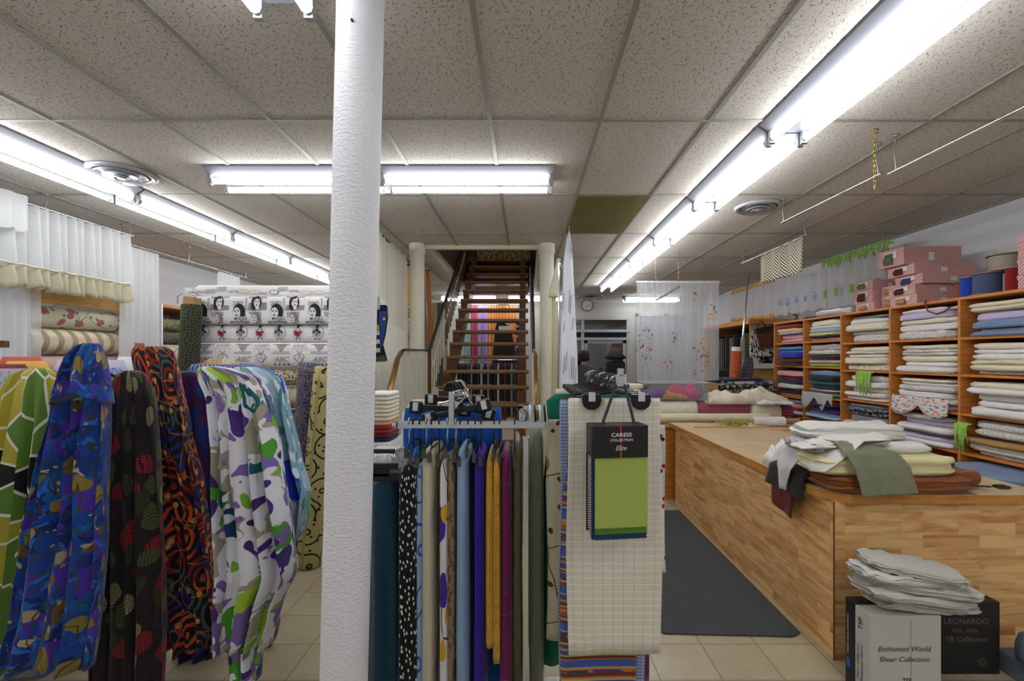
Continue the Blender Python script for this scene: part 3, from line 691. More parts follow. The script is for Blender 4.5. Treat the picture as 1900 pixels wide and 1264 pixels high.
# peach fold, dark blob
# plate of stacks below & beyond the worktop edge
for k, (y, c0, z, L) in enumerate(((3.33, 'i', .665, .56), (3.32, 'q', .715, .58), (3.34, 'w', .745, .56), (3.3, 'q', .79, .57))):
    b = MB(); slab(b, (3.32, y, z), .62, L, .042, seed=k*7+1, layers=2, rough=.004)
    tag(b.build('folded_fabric', FM[c0], smooth=1.2), ('%s cloth jutting out under the last cubby of the shelving, %s of four' % (FC[c0][0], ['lowest', 'second up', 'third up', 'topmost'][k])), 'fabric', 'cloths jutting out beside the worktop')
b = MB(); b.box((2.98, 3.0, 0), (3.28, 3.62, .66)); o = tag(b.build('low_cabinet', OAK, bevel=.004), 'low orange wood plinth below the shelving behind the cutting table', 'cabinet')
# ---------------------------------------------------------------- on top of the shelving: pink striped boxes
PINK = cloth('pink_stripe_card', (226,182,176), [(('stripe', 3, .026, .38), (168,106,106))], r=.6, crease=0)
PINKE = solid('pink_card', (214,160,158), .6); LBL = solid('paper_label', (222,220,214), .7)
BR = solid('dark_trim', (86,40,34), .8); TAN = solid('tan_trim', (190,150,100), .8)
tcols = [TAN, BR, solid('green_trim', (96,120,80), .8), solid('blue_trim', (60,72,110), .8)]
def gift_box(x0, y0, y1, z, h, L, lab, tr, seed=0):
    t = thing('trim_box', lab, 'box', (x0+L/2, (y0+y1)/2, z), 'pink striped trim boxes on the shelving')
    MB().box((x0, y0, z), (x0+L, y1, z+h*.97)).build('box_body', PINK, t, bevel=.003)
    MB().box((x0-.003, y0-.003, z+h*.72), (x0+L*.999, y1+.003, z+h)).build('lid', PINK, t, bevel=.002)
    MB().box((x0-.006, lerp(y0, y1, .25), z+h*.45), (x0-.003, lerp(y0, y1, .75), z+h*.85)).build('paper_label', LBL, t)
    if L > .3: MB().box((x0+L*.42, y0-.006, z+h*.2), (x0+L*.52, y0-.003, z+h*.65)).build('price_sticker', LBL, t)
    b = MB(); yy = lerp(y0, y1, .55); r_ = random.Random(seed)
    b.box((x0-.012, yy-.045, z+h*.5), (x0-.006, yy+.045, z+h*.75))
    for k in range(7):
        q = yy-.042+.014*k; b.tube([(x0-.012, q, z+h*.62), (x0-.022, q, z+h*.4), (x0-.016, q+r_.uniform(-.006, .006), z+h*.12)], [.004, .008, .004], 6)
    b.build('tassel_trim', tcols[tr], t, smooth=True)
    return t
z = STOP; y0 = 4.10
for k, (dx, h, L, tr, dy) in enumerate(((.0, .085, .47, 0, 0), (.0, .085, .5, 1, .02), (.03, .085, .56, 3, -.02), (.0, .09, .54, 1, .03), (-.05, .155, .5, 2, .08))):
    gift_box(3.32+dx, y0+dy, y0+.30+dy, z, h, L, 'pink striped box, %s of the tall stack of five on the shelving' % ['bottom', 'second', 'third', 'fourth', 'topmost larger'][k], tr, k); z += h+.002
z = STOP
for k, (h, dy) in enumerate(((.08, 0), (.13, .02), (.085, .02))):
    gift_box(3.36, 4.66+dy, 4.92+dy, z, h, .36, 'pink striped box, %s of the low stack of three next to the valance' % ['bottom', 'middle', 'top'][k], [0, 1, 2][k], 20+k); z += h+.002
for k, h in enumerate((.13, .08)):
    gift_box(3.42, 4.43, 4.64, STOP+(.132 if k else 0), h, .3, 'pink striped box wedged between the two stacks, %s' % ['lower', 'upper'][k], 0, 30+k)
for k, (h, tr) in enumerate(((.10, 1), (.11, 2), (.15, 3))):
    gift_box(3.36, 3.02, 3.30, STOP+sum((.102, .112)[:k]), h, .4, 'pink striped box beyond the cord spools, %s of three' % ['bottom', 'middle', 'top'][k], tr, 40+k)
# spools of cord
def spool(x, y, z, r, h, rgb, lab, wood_=(150,130,104)):
    t = thing('cord_spool', lab, 'spool', (x, y, z), 'spools of cord on the shelving')
    FL_ = solid('spool_flange_%d' % wood_[0], wood_, .7)
    for zz in (z, z+h-.006): MB().cyl((x, y, zz), (x, y, zz+.006), r, n=32).build('flange', FL_, t)
    b = MB(); n = int(h/.008); pr = []
    for k in range(n):
        q = z+.008+(h-.02)*k/(n-1); pr += [(r*.84, q-.003), (r*.875, q), (r*.84, q+.003)]
    b.lathe((x, y, 0), [(r*.3, z+.006)]+pr+[(r*.3, z+h-.006)], 32); b.build('cord_winding', cloth('cord_%d_%d_%d' % rgb, rgb, [(('noise', 150, .5), tuple(int(c*.8) for c in rgb))]), t, smooth=1.0)
    return t
spool(3.52, 3.86, STOP, .085, .145, (150,92,60), 'spool of rust brown cord beside the tall pink box stack')
spool(3.44, 3.74, STOP+.001, .07, .16, (36,70,190), 'spool of bright blue cord')
spool(3.40, 3.56, STOP+.001, .095, .16, (84,96,130), 'spool of slate blue cord next to the bright blue one')
spool(3.58, 3.42, STOP, .075, .17, (120,116,110), 'spool of grey cord behind the slate blue spool')
spool(3.42, 3.385, STOP+.001, .055, .17, (150,26,24), 'spool of red cord next to the striped boxes')
spool(3.52, 3.53, STOP+.173, .12, .12, (176,164,146), 'large spool of beige cord lying across the others')
b = MB(); b.tube([(3.30, 3.98, 2.075), (3.27, 3.96, 2.05), (3.27, 3.93, 1.98), (3.28, 3.86, 1.95), (3.29, 3.80, 1.965), (3.31, 3.76, 2.0)], .006, 8)
tag(b.build('cord_loop', solid('brown_cord', (120,60,40), .6), smooth=True), 'loop of brown cord hanging from the shelving top', 'cord')
# plastic bag & brass figure
b = MB(); slab(b, (3.42, 5.27, STOP+.003), .2, .62, .075, seed=4, layers=3, rough=.02, n=40)
tag(b.build('plastic_bag', glass('bag_plastic', (215,212,208), .55, .2), smooth=True), 'crumpled clear plastic bag lying on the shelving by the pink boxes', 'bag')
b = MB(); r_ = random.Random(3)
for k in range(5):
    b.tube([(3.36+.02*k, 6.05+.03*k, STOP+.01), (3.37+.02*k, 6.0+.04*k, STOP+.05+.01*k), (3.36, 6.1-.02*k, STOP+.09)], [.012, .014, .006], 7)
b.box((3.33, 5.92, STOP), (3.45, 6.28, STOP+.012))
tag(b.build('brass_figurine', solid('old_brass', (140,112,52), .4, .7), smooth=.6), 'small twisted brass ornament on the shelving top', 'ornament')
b = MB(); slab(b, (3.42, 5.68, STOP+.003), .2, .3, .02, seed=8, layers=1); tag(b.build('flat_cloth', FM['u'], smooth=True), 'flat dark cloth lying beside the brass ornament', 'fabric')
# ---------------------------------------------------------------- nook with dark bolts
nk = thing('bolt_rack', 'plywood alcove unit with a shelf board over upright dark bolts', 'rack', (3.65, 7.8, 0))
PLY = wood('plywood', (198,162,96), (182,144,80), (1, 3), .6)
MB().box((3.32, 7.15, 0), (4.02, 7.18, 2.12)).build('end_panel', PLY, nk)
MB().box((3.28, 7.1, 2.10), (4.02, 9.0, 2.17)).build('shelf_board', EDG, nk)
MB().box((3.97, 7.18, 0), (4.02, 9.0, 2.10)).build('back_board', solid('dark_board', (50,50,40), .8), nk)
MB().box((3.32, 8.97, 0), (4.02, 9.0, 2.1)).build('end_panel', PLY, nk)
DK = [cloth('dark_brocade', (38,42,34), [(('ring', 7, 24, .3), (74,78,58))]), cloth('black_stripe', (26,26,28), [(('stripe', 1, .03, .25), (170,166,150))]), cloth('grey_bolt', (96,96,96)), cloth('black_bolt', (24,24,26)), cloth('silver_bolt', (150,148,140), [(('noise', 50, .55), (60,60,60))])]
for k in range(8):
    b = MB(); y = 7.38+.19*k; bolt(b, (3.5+.02*(k % 3), y, .01), (3.5+.02*(k % 3), y, 1.93+.05*(k % 2)), .085, 1, 20, seed=k)
    tag(b.build('fabric_bolt', DK[[0, 0, 4, 3, 2, 3, 1, 3][k]], smooth=1.2), '%s fabric bolt standing upright in the alcove, %s counted from the plywood panel' % (['dark brocade', 'dark brocade', 'silver grey', 'black', 'grey', 'black', 'striped', 'black'][k], ['first', 'second', 'third', 'fourth', 'fifth', 'sixth', 'seventh', 'eighth'][k]), 'fabric bolt', 'upright dark bolts in the alcove')
b = MB(); b.cyl((X_(1393, 7.0)-.02, 7.0, Z_(505, 7.0)), (X_(1371, 6.75), 6.75, Z_(700, 6.75)), .014, n=10); tag(b.build('chrome_pole', CHROME, smooth=.6), 'thin chrome pole leaning in front of the alcove', 'pole')
# bag, white cloth, framed picture on the panel
bg = thing('sample_bag', 'dark brown textured sample bag with a loop handle hanging by the shelving', 'bag', (X_(1420, 6.9), 6.95, 1.6))
Y = 6.98; BRN = cloth('brown_tweed', (70,44,30), [(('noise', 60, .5), (104,64,40))])
b = MB(); b.T = Matrix.Translation((X_(1416, Y), Y, Z_(608, Y))) @ Matrix.Rotation(math.radians(-14), 4, 'Y'); b.box((-.12, -.03, -.30), (.17, .03, 0)); b.build('bag_body', BRN, bg, bevel=.01)
b = MB(); b.T = Matrix.Translation((X_(1416, Y), Y, Z_(608, Y))) @ Matrix.Rotation(math.radians(-14), 4, 'Y'); b.box((-.125, -.036, -.07), (.175, .036, .01)); b.build('header', solid('dark_leather', (44,26,20), .4), bg, bevel=.006)
b = MB(); b.tube([(X_(1405, Y), Y, Z_(610, Y)), (X_(1408, Y), Y, Z_(600, Y)), (X_(1413, Y), Y, Z_(596, Y)), (X_(1418, Y), Y, Z_(602, Y)), (X_(1422, Y), Y, Z_(609, Y))], .008, 8); b.build('handle', BLACKP, bg, smooth=True)
Y = 7.05; b = MB(); loft(b, pxl(Y, [(612, 1395, 1412), (640, 1392, 1424), (662, 1390, 1450)], .03), 30, 14, 2, .01, 3)
BWF = cloth('black_white_leaf', (228,226,220), [(('noise', 16, .5), (22,22,22)), (('dot', 12, .2), (228,226,220))], dist=(9, .05))
tag(b.build('leaf_print_cloth', BWF, smooth=True), 'black and white leaf print cloth hanging behind the brown bag', 'fabric')
pf = thing('framed_picture', 'white framed dark abstract picture propped against the plywood panel', 'picture', (X_(1415, 7.1), 7.1, 1.4)); Y = 7.1
MB().box((X_(1396, Y), Y-.02, Z_(684, Y)), (X_(1440, Y), Y+.02, Z_(648, Y))).build('frame', WHITEP, pf, bevel=.004)
MB().box((X_(1404, Y), Y-.023, Z_(674, Y)), (X_(1432, Y), Y-.018, Z_(650, Y))).build('print', cloth('abstract_print', (24,14,12), [(('noise', 22, .57), (200,190,180)), (('noise', 13, .6), (150,50,30))], co='obj'), pf)
# table under/behind: textiles and roll at nook foot
b = MB(); b.box((2.45, 6.22, 0), (3.27, 7.09, 1.0)); tag(b.build('storage_crate', solid('dark_crate', (40,40,42), .7), bevel=.01), 'dark crate carrying the textile pile beside the alcove', 'crate')
Y = 6.5
tk = [('dark gold', cloth('dark_gold_print', (60,50,30), [(('noise', 45, .52), (170,150,96))], co='obj'), .055, 1340, 1432), ('black and grey', cloth('black_grey_print', (30,30,32), [(('noise', 30, .53), (180,178,170))], co='obj'), .05, 1322, 1428),
      ('blue and cream', cloth('blue_cream_print', (196,194,186), [(('noise', 9, .5), (70,88,130))], co='obj'), .045, 1345, 1425), ('navy', FM['n'], .03, 1338, 1405)]
b = MB(); b.box((2.5, 6.24, 1.001), (3.25, 6.86, 1.14)); tag(b.build('storage_tray', CARD, bevel=.006), 'low brown tray under the textile pile on the crate', 'tray')
z = 1.142
for k, (nm, m, h, a, c_) in enumerate(tk):
    b = MB(); slab(b, ((X_(a, Y)+X_(c_, Y))/2, Y-.05*0, z), X_(c_, Y)-X_(a, Y), .5, h, seed=k+40, layers=2, rough=.012); z += h+.002
    tag(b.build('folded_textile', m, smooth=1.2), '%s textile in the pile on the dark crate, %s' % (nm, ['lowest', 'second up', 'third up', 'on top'][k]), 'fabric', 'textile pile on the crate')
b = MB(); b.box((X_(1312, 6.3), 6.25, 1.145), (X_(1330, 6.3), 6.4, 1.27)); tag(b.build('cardboard_box', CARD, bevel=.003), 'small open cardboard box end beside the textile pile', 'box')
b = MB(); b.box((X_(1322, 6.45), 6.3, z+.0), (X_(1357, 6.45), 6.6, z+.2)); 
b = MB(); Y = 7.0; b.box((X_(1322, Y), 6.9, 1.002), (X_(1357, Y), 7.06, 1.42)); tag(b.build('black_case', solid('black_case', (46,46,48), .5, bump=.002, bs=30), bevel=.015), 'black wrapped case behind the textile pile', 'case')
rl = thing('patterned_roll', 'rust red roll with golden swirls and a cream end standing on the textiles', 'fabric roll', (X_(1365, 6.5), 6.5, z)); xx = X_(1365, 6.5)
MB().cyl((xx-.012, 6.5, z+.002), (xx+.012, 6.5, Z_(652, 6.5)), .07, n=24).build('roll_body', cloth('rust_swirl', (160,60,28), [(('ring', 11, 36, .55), (206,130,70))], co='obj'), rl, smooth=.6)
MB().cyl((xx+.012, 6.5, Z_(652, 6.5)+.001), (xx+.014, 6.5, Z_(644, 6.5)), .066, n=24).build('cream_end', FM['i'], rl, smooth=.6)
b = MB(); loft(b, pxl(6.55, [(664, 1384, 1400, 6.6, .05), (690, 1378, 1402, 6.6, .08), (703, 1372, 1398, 6.6, .1)], .06), 24, 10, 2, .015, 5); tag(b.build('plaid_scarf', cloth('plaid_grey', (40,42,46), [(('stripe', 0, .05, .3), (150,150,150)), (('stripe', 1, .05, .2), (110,112,116))]), smooth=True), 'grey and black checked scarf bunched beside the rust roll', 'scarf')
# ================================================================ table behind the cutting table
bt = thing('rear_table', 'second worktop table carrying fabric rolls beyond the cutting table', 'table', (2.0, 5.9, 0))
MB().box((1.3, 5.42, .82), (3.2, 6.2, .86)).build('tabletop', TOPM, bt)
MB().box((1.35, 5.46, 0), (3.15, 5.48, .82)).build('front_panel', OAK, bt)
for x in (1.35, 3.1):
    for y in (5.5, 6.12): MB().box((x, y, 0), (x+.05, y+.05, .82)).build('leg', OAK, bt)
z0 = .862
b = MB(); bolt(b, (1.35, 5.46, z0+.055), (2.75, 5.46, z0+.055), .055, 1, 20, seed=2); tag(b.build('fabric_roll', FM['c'], smooth=1.2), 'long thin beige roll lying along the back edge of the cutting table', 'fabric roll')
zz = .99
b = MB(); bolt(b, (1.35, 5.72, z0+.12), (2.0, 5.72, z0+.12), .12, 1, 24, seed=3); tag(b.build('fabric_roll', FM['i'], smooth=1.2), 'fat ivory roll beside the magenta roll', 'fabric roll')
b = MB(); bolt(b, (2.01, 5.72, z0+.115), (2.6, 5.72, z0+.115), .115, 1, 24, seed=4); MAGS = cloth('magenta_stripe', (150,66,92), [(('stripe', 1, .035, .18), (190,120,140))]); tag(b.build('fabric_roll', MAGS, smooth=1.2), 'magenta roll with fine pale stripes', 'fabric roll')
b = MB(); slab(b, (2.8, 5.72, z0), .36, .3, .2, seed=6, layers=1, rough=.0); tag(b.build('fabric_roll', FM['i'], smooth=1.2), 'cream padded roll under the white cloth heap', 'fabric roll')
b = MB(); bolt(b, (3.0, 5.76, z0+.1), (3.14, 5.76, z0+.1), .1, 1, 24, seed=5); tag(b.build('fabric_roll', MAGS, smooth=1.2), 'short magenta roll end next to the shelving', 'fabric roll')
def heap(b, cx, cy, z, sx, sy, h, seed, nu=30, nv=20, fold=3, mi=0, lean=0):
    def fn(u, v):
        a, c_ = 2*u-1, 2*v-1; r_ = max(abs(a), abs(c_)); e = max(0, 1-r_**4)
        f = .55+.45*noise.noise(Vector((a*2+seed, c_*2, seed)))+.22*abs(math.sin(a*fold*3+c_*2+seed+2*noise.noise(Vector((a*2, c_*2, seed)))))
        return (cx+a*sx/2*(1+.08*noise.noise(Vector((c_*3, seed, 0)))), cy+c_*sy/2*(1+.1*noise.noise(Vector((a*3, seed, 1)))), z+h*e**.5*f*(1+lean*a))
    b.grid(fn, nu, nv, mi, lambda u, v: (u*sx, v*sy)); n0 = len(b.v)-(nu+1)*(nv+1)
    edge = [n0+i for i in range(nu+1)]+[n0+(j+1)*(nu+1)-1 for j in range(1, nv+1)]+[n0+nv*(nu+1)+i for i in range(nu-1, -1, -1)]+[n0+j*(nu+1) for j in range(nv-1, 0, -1)]
    b.f.append(edge[::-1]); b.m.append(mi); b.u.append([(0, 0)]*len(edge)); return b
b = MB(); heap(b, 2.58, 5.78, z0+.20, .95, .42, .20, 3.3, 46, 26, 3, lean=.1); tag(b.build('cloth_heap', FM['i'], smooth=True), 'heap of crumpled off-white cloth on the rear table', 'fabric')
b = MB(); heap(b, 2.86, 5.68, z0+.205, .42, .4, .06, 9.3, 30, 20, 2); tag(b.build('cloth_heap', FM['w'], smooth=True), 'folded white cloth with a hanging corner at the end of the crumpled heap', 'fabric')
bn = thing('plastic_bin', 'clear plastic bin holding bright tulle on the rear table', 'bin', (1.75, 5.9, z0+.245)); PB = glass('clear_plastic', (236,238,240), .11, .15)
zb = z0+.245; x0, x1, y0, y1, h = 1.38, 2.12, 5.62, 6.0, .2
b = MB(); b.box((x0, y0, zb), (x1, y1, zb+.006)); b.box((x0, y0, zb), (x0+.005, y1, zb+h)); b.box((x1-.005, y0, zb), (x1, y1, zb+h)); b.box((x0, y0, zb), (x1, y0+.005, zb+h)); b.box((x0, y1-.005, zb), (x1, y1, zb+h)); b.build('bin_shell', PB, bn)
b = MB(); b.tube([(x0, y0, zb+h), (x1, y0, zb+h), (x1, y1, zb+h), (x0, y1, zb+h)], .008, 8, closed=True); b.build('rim', solid('bin_rim', (190,194,198), .3), bn)
for (nm, rgb, cx, w_, h_) in (('bright pink', (224,60,130), 1.88, .40, .19), ('orange yellow', (228,160,50), 1.75, .3, .10), ('purple', (120,66,150), 1.56, .3, .12)):
    b = MB(); heap(b, cx, 5.8 if nm != 'orange yellow' else 5.72, zb+.008, w_, .26 if nm != 'orange yellow' else .16, h_, cx*3, 24, 18, 3); tag(b.build('tulle_bundle', cloth('tulle_'+nm.replace(' ', '_'), rgb, crease=.02), smooth=True), '%s tulle bundle inside the clear bin' % nm, 'tulle', 'tulle in the clear bin')
# things on the cutting table's far end
z0 = TZ
pr = thing('paper_roll', 'white paper roll on a brown core at the far end of the cutting table', 'paper roll', (2.55, 5.05, z0))
b = MB(); b.cyl((2.36, 5.02, z0+.052), (2.68, 5.02, z0+.052), .05, n=26); b.build('paper', FM['w'], pr, smooth=.6)
b = MB(); b.cyl((2.355, 5.02, z0+.052), (2.86, 5.06, z0+.052), .03, n=16); b.build('core', CARD, pr, smooth=.6)
b = MB(); r_ = random.Random(9)
for k in range(16):
    cx, cy = 2.17+r_.uniform(-.13, .13), 5.1+r_.uniform(-.05, .05); q = r_.uniform(.02, .045)
    b.tube([(cx+q*1.6*math.cos(a*PI/4), cy+q*math.sin(a*PI/4), z0+.006+.012*k/6+.012*math.sin(a*PI/2+k)+.008) for a in range(8)], .007, 4, closed=True, flat=.25)
tag(b.build('measuring_tape', cloth('tape_yellow', (206,196,40), [(('stripe', 1, .01, .2), (60,60,20))]), smooth=True), 'tangled yellow measuring tape heaped in front of the long beige roll', 'measuring tape')
b = MB(); b.box((1.72, 4.93, z0+.001), (2.48, 4.97, z0+.008)); tag(b.build('wooden_ruler', solid('ruler_wood', (196,150,90), .5), bevel=.001), 'thin wooden yardstick lying in front of the measuring tape', 'ruler')
b = MB(); b.box((2.22, 4.985, z0+.001), (2.5, 5.0, z0+.012)); b.box((2.05, 4.98, z0), (2.35, 5.0, z0+.002)); tag(b.build('white_board_strip', FM['w']), 'white card strip next to the yardstick', 'card')
b = MB(); b.prism([(2.40, 4.96), (2.90, 4.88), (2.72, 4.74), (2.42, 4.70)], z0+.0, z0+.016) if False else b.prism([(2.42, 4.80), (2.50, 4.70), (2.74, 4.72), (2.72, 4.86)], z0+.001, z0+.016); tag(b.build('wooden_board', solid('board_wood', (206,160,110), .5), bevel=.002), 'small pale wooden board beyond the white folded cloths', 'board')
# ================================================================ heap of cloths at the corner of the cutting table
def sweep(b, prof, x0, x1, n=14, wav=.006, seed=0, mi=0, th=.006, yz=True, fan=0):
    """a folded sheet: profile [(y, z)..] extruded along x with a wandering edge"""
    m = len(prof)
    def fn(u, v):
        k = v*(m-1); i = min(int(k), m-2); t = k-i; y = lerp(prof[i][0], prof[i+1][0], t); z = lerp(prof[i][1], prof[i+1][1], t)
        x = lerp(x0, x1, u)+(.02*noise.noise(Vector((v*6, seed, 0))) if u in (0, 1) else 0)
        o = wav*noise.noise(Vector((u*5+seed, v*5, seed)))
        return (x+fan*v*(u-.5), y+o+fan*0, z+o)
    return b.grid(fn, n, (m-1)*4, mi, lambda u, v: (u*(x1-x0), v))
zt = TZ+.001
b = MB(); slab(b, (1.98, 2.66, zt), .76, .33, .085, seed=2, layers=4, rough=.01, n=60, sq=.4, groove=.09); o = tag(b.build('cloth_pile_base', FM['j'] if False else cloth('russet_cloth', (138,78,36), crease=.015), smooth=1.2), 'russet brown folded cloth at the bottom of the corner heap', 'fabric')
b = MB(); slab(b, (2.30, 2.74, zt+.02), .36, .3, .07, seed=12, layers=1, rough=.01, n=40); tag(b.build('folded_cloth', cloth('russet_cloth', (138,78,36)), smooth=1.2), 'russet cloth flap spread under the yellow bolt', 'fabric')
b = MB(); slab(b, (2.27, 2.9, zt+.09), .42, .3, .05, seed=22, layers=4, rough=.008, n=40, tilt=-.08); tag(b.build('folded_cloth', cloth('plum_check', (52,44,52), [(('stripe', 0, .02, .2), (84,74,84))]), smooth=1.2), 'dark plum folded cloth poking out behind the yellow bolt', 'fabric')
b = MB(); slab(b, (1.93, 2.70, zt+.089), .74, .34, .09, seed=5, layers=3, rough=.007, n=60, sq=.4, groove=.07); tag(b.build('folded_cloth', cloth('pale_yellow_cloth', (222,214,160), crease=.006), smooth=1.2), 'pale yellow folded bolt in the corner heap', 'fabric')
b = MB(); slab(b, (2.02, 2.83, zt+.184), .52, .34, .045, seed=6, layers=1, rough=.008, n=50); tag(b.build('folded_cloth', FM['w'], smooth=1.2), 'white folded cloth lying on the yellow bolt', 'fabric')
b = MB(); slab(b, (1.78, 2.80, zt+.184), .44, .34, .05, seed=9, layers=3, rough=.016, n=50); tag(b.build('folded_cloth', FM['d'], smooth=1.2), 'pale grey patterned cloth crumpled under the top bundle', 'fabric')
b = MB(); slab(b, (1.94, 2.92, zt+.235), .60, .26, .075, seed=16, layers=3, rough=.014, n=70, groove=.10); tag(b.build('folded_cloth', cloth('offwhite_backing', (214,212,204), crease=.008), smooth=1.2), 'off-white rubber-backed cloth folded on top of the heap', 'fabric')
b = MB()
for k in range(3):
    slab(b, (1.74+.05*k, 2.68+.02*k, zt+.232+.014*k), .5-.08*k, .16, .013, seed=31+k, layers=1, rough=.014, n=50, tilt=.06)
tag(b.build('folded_cloth', cloth('offwhite_backing', (214,212,204)), smooth=1.2), 'loosely rippled off-white cloth in front on the heap', 'fabric')
def over_edge(name, lab, m, pts, wpts, seed, th=.006, amp=.008, n=16, k=2.5):
    """strip lying on the heap and falling over the table edge: pts centreline, wpts half-width vectors"""
    b = MB(); M_ = len(pts)
    def fn(u, v):
        q = v*(M_-1); i = min(int(q), M_-2); t = q-i
        P = Vector(pts[i]).lerp(Vector(pts[i+1]), t); Wv = Vector(wpts[i]).lerp(Vector(wpts[i+1]), t)
        d = Vector(pts[i+1])-Vector(pts[i]); nn = d.cross(Wv); nn.normalize()
        return P+Wv*(2*u-1)+nn*amp*math.sin(k*PI*u+seed+v)*v+nn*.004*noise.noise(Vector((u*4+seed, v*6, 0)))
    b.grid(fn, n, (M_-1)*5, 0, lambda u, v: (u*.3, v*.5)); return tag(b.build(name, m, smooth=True, solid=th), lab, 'fabric')
over_edge('draped_cloth', 'olive green cloth draped over the corner heap and the table edge', cloth('olive_satin', (122,126,100), r=.55, crease=.012),
          [(1.70, 2.74, zt+.262), (1.76, 2.60, zt+.252), (1.80, 2.52, zt+.215), (1.825, 2.475, zt+.15), (1.835, 2.45, zt+.06), (1.84, 2.44, zt+.018)],
          [(.02, 0, 0), (.09, 0, .0), (.14, 0, 0), (.145, 0, 0), (.145, 0, 0), (.145, 0, .01)], 1, amp=.012)
LACE = cloth('black_ribbed', (42,38,40), [(('stripe', 1, .02, .3), (20,18,20))], r=.7)
over_edge('draped_cloth', 'black ribbed cloth hanging over the table side at the corner', LACE,
          [(1.74, 2.86, zt+.09), (1.64, 2.9, zt+.08), (1.575, 2.92, zt+.04), (1.56, 2.92, zt-.03), (1.558, 2.92, zt-.09)],
          [(0, .12, 0), (0, .15, 0), (0, .19, 0), (0, .2, 0), (0, .21, -.0)], 2)
over_edge('draped_cloth', 'dark red cloth end hanging lowest over the table side', cloth('oxblood', (106,28,24), crease=.01),
          [(1.72, 2.94, zt+.03), (1.62, 2.96, zt+.035), (1.572, 2.96, zt-.0), (1.566, 2.96, zt-.13), (1.566, 2.96, zt-.22)],
          [(0, .09, 0), (0, .11, 0), (0, .12, 0), (0, .12, 0), (0, .115, .015)], 4, amp=.004)
over_edge('draped_cloth', 'white cloth corner falling in a point over the black ribbed cloth', cloth('white_cotton', (206,204,206), crease=.012),
          [(1.80, 2.84, zt+.21), (1.68, 2.86, zt+.22), (1.58, 2.88, zt+.16), (1.54, 2.89, zt+.06), (1.535, 2.89, zt-.07)],
          [(0, .14, 0), (0, .15, 0), (0, .13, 0), (0, .085, 0), (0, .03, 0)], 5, amp=.014)
over_edge('draped_cloth', 'grey-white cloth band curving from the heap top over its side', cloth('offwhite_backing', (214,212,204)),
          [(1.96, 2.64, zt+.275), (1.80, 2.63, zt+.27), (1.66, 2.60, zt+.205), (1.57, 2.60, zt+.135), (1.53, 2.66, zt+.12)],
          [(0, .05, 0), (0, .06, 0), (0, .07, .02), (0, .06, .02), (0, .05, .01)], 7, amp=.01)
b = MB(); heap(b, 1.72, 3.1, zt, .26, .34, .2, 5.5, 30, 20, 3); tag(b.build('cloth_heap', FM['w'], smooth=True), 'white cloth bunched behind the corner heap on the worktop', 'fabric')
sc_ = thing('scissors', 'black handled scissors lying on the worktop edge', 'scissors', (2.52, 2.66, TZ))
b = MB(); b.prism([(2.44, 2.70), (2.56, 2.655), (2.57, 2.67), (2.45, 2.71)], TZ+.001, TZ+.006); b.build('blade', solid('dark_steel', (60,60,66), .3, .8), sc_)
for q in (-1, 1):
    b = MB(); b.tube([(2.605+.032*math.cos(a*PI/5), 2.645+q*.014+.013*math.sin(a*PI/5), TZ+.009) for a in range(10)], .006, 6, closed=True); b.build('handle', BLACKP, sc_, smooth=True)
# ================================================================ sample boxes on the floor in front of the cutting table
GOLDT = solid('embossed_text', (120,116,104), .5)
bx = thing('sample_box', 'white sheer fabric sample box with black lettering standing on the floor', 'sample box', (1.73, 2.28, 0))
WB = solid('pale_card', (196,196,190), .7); bx.rotation_euler = (0, 0, 0)
x0, x1, y0, y1, h = 1.567, 1.892, 2.2, 2.30, .425
MB().box((x0, y0, 0), (x1, y1, h)).build('box_body', WB, bx, bevel=.003)
b = MB(); fn = lambda cx, cz: (lambda x, y: (cx+x, y0-.0015, cz+y))
b.text('Enchanted World', fn(1.722, .262), .0335, shear=.25); b.text('Sheer Collection', fn(1.722, .215), .0335, shear=.25); b.text('TSF', fn(1.735, .115), .036, sx=.75)
b.box((1.70, y0-.0015, .103), (1.775, y0-.001, .105))
fs = lambda cy, cz: (lambda x, y: (x0-.0015, cy+y, cz+x))
b.text('Enchanted World', fs(2.246, .17), .024, shear=.25); b.text('Sheer Collection', fs(2.272, .17), .024, shear=.25); b.text('TSF', fs(2.25, .355), .036)
b.build('lettering', BLACKP, bx)
b = MB(); b.box((x1-.14, y0-.001, .0), (x1-.137, y0-.0004, h-.02)); b.build('seam', solid('seam_grey', (150,150,145), .7), bx)
bk_ = thing('sample_box', 'slim black sample book box standing behind the white one', 'sample box', (1.73, 2.36, 0))
MB().box((1.567, 2.302, 0), (1.86, 2.37, .43)).build('box_body', solid('black_card', (22,22,24), .5), bk_, bevel=.003)
b = MB(); b.text('SHEERS AND DRAPERIES', (lambda x, y: (1.5655, 2.343+y*1, .26+x)), .018); b.build('lettering', WHITEP, bk_)
b = MB(); b.box((1.5655, 2.335, .10), (1.5665, 2.358, .145)); b.build('blue_mark', solid('blue_mark', (60,100,190), .5), bk_)
lb = thing('sample_box', 'low black sample box with embossed grey lettering beside the counter panel', 'sample box', (2.2, 2.49, 0))
MB().box((2.03, 2.44, 0), (2.395, 2.535, .365)).build('box_body', MATS['black_card'], lb, bevel=.003)
b = MB(); fn2 = lambda cx, cz: (lambda x, y: (cx+x, 2.4385, cz+y))
b.text('LEONARDO', fn2(2.225, .255), .040, sx=1.05); b.text('VOL. XVIII', fn2(2.215, .212), .026, sx=1.1); b.text('VR Collection', fn2(2.225, .165), .038)
b.lathe((2.305, 2.4385, .062), [(.019, 0), (.016, 0)], 24, axis='y'); b.text('a', fn2(2.303, .054), .03)
b.build('lettering', GOLDT, lb)
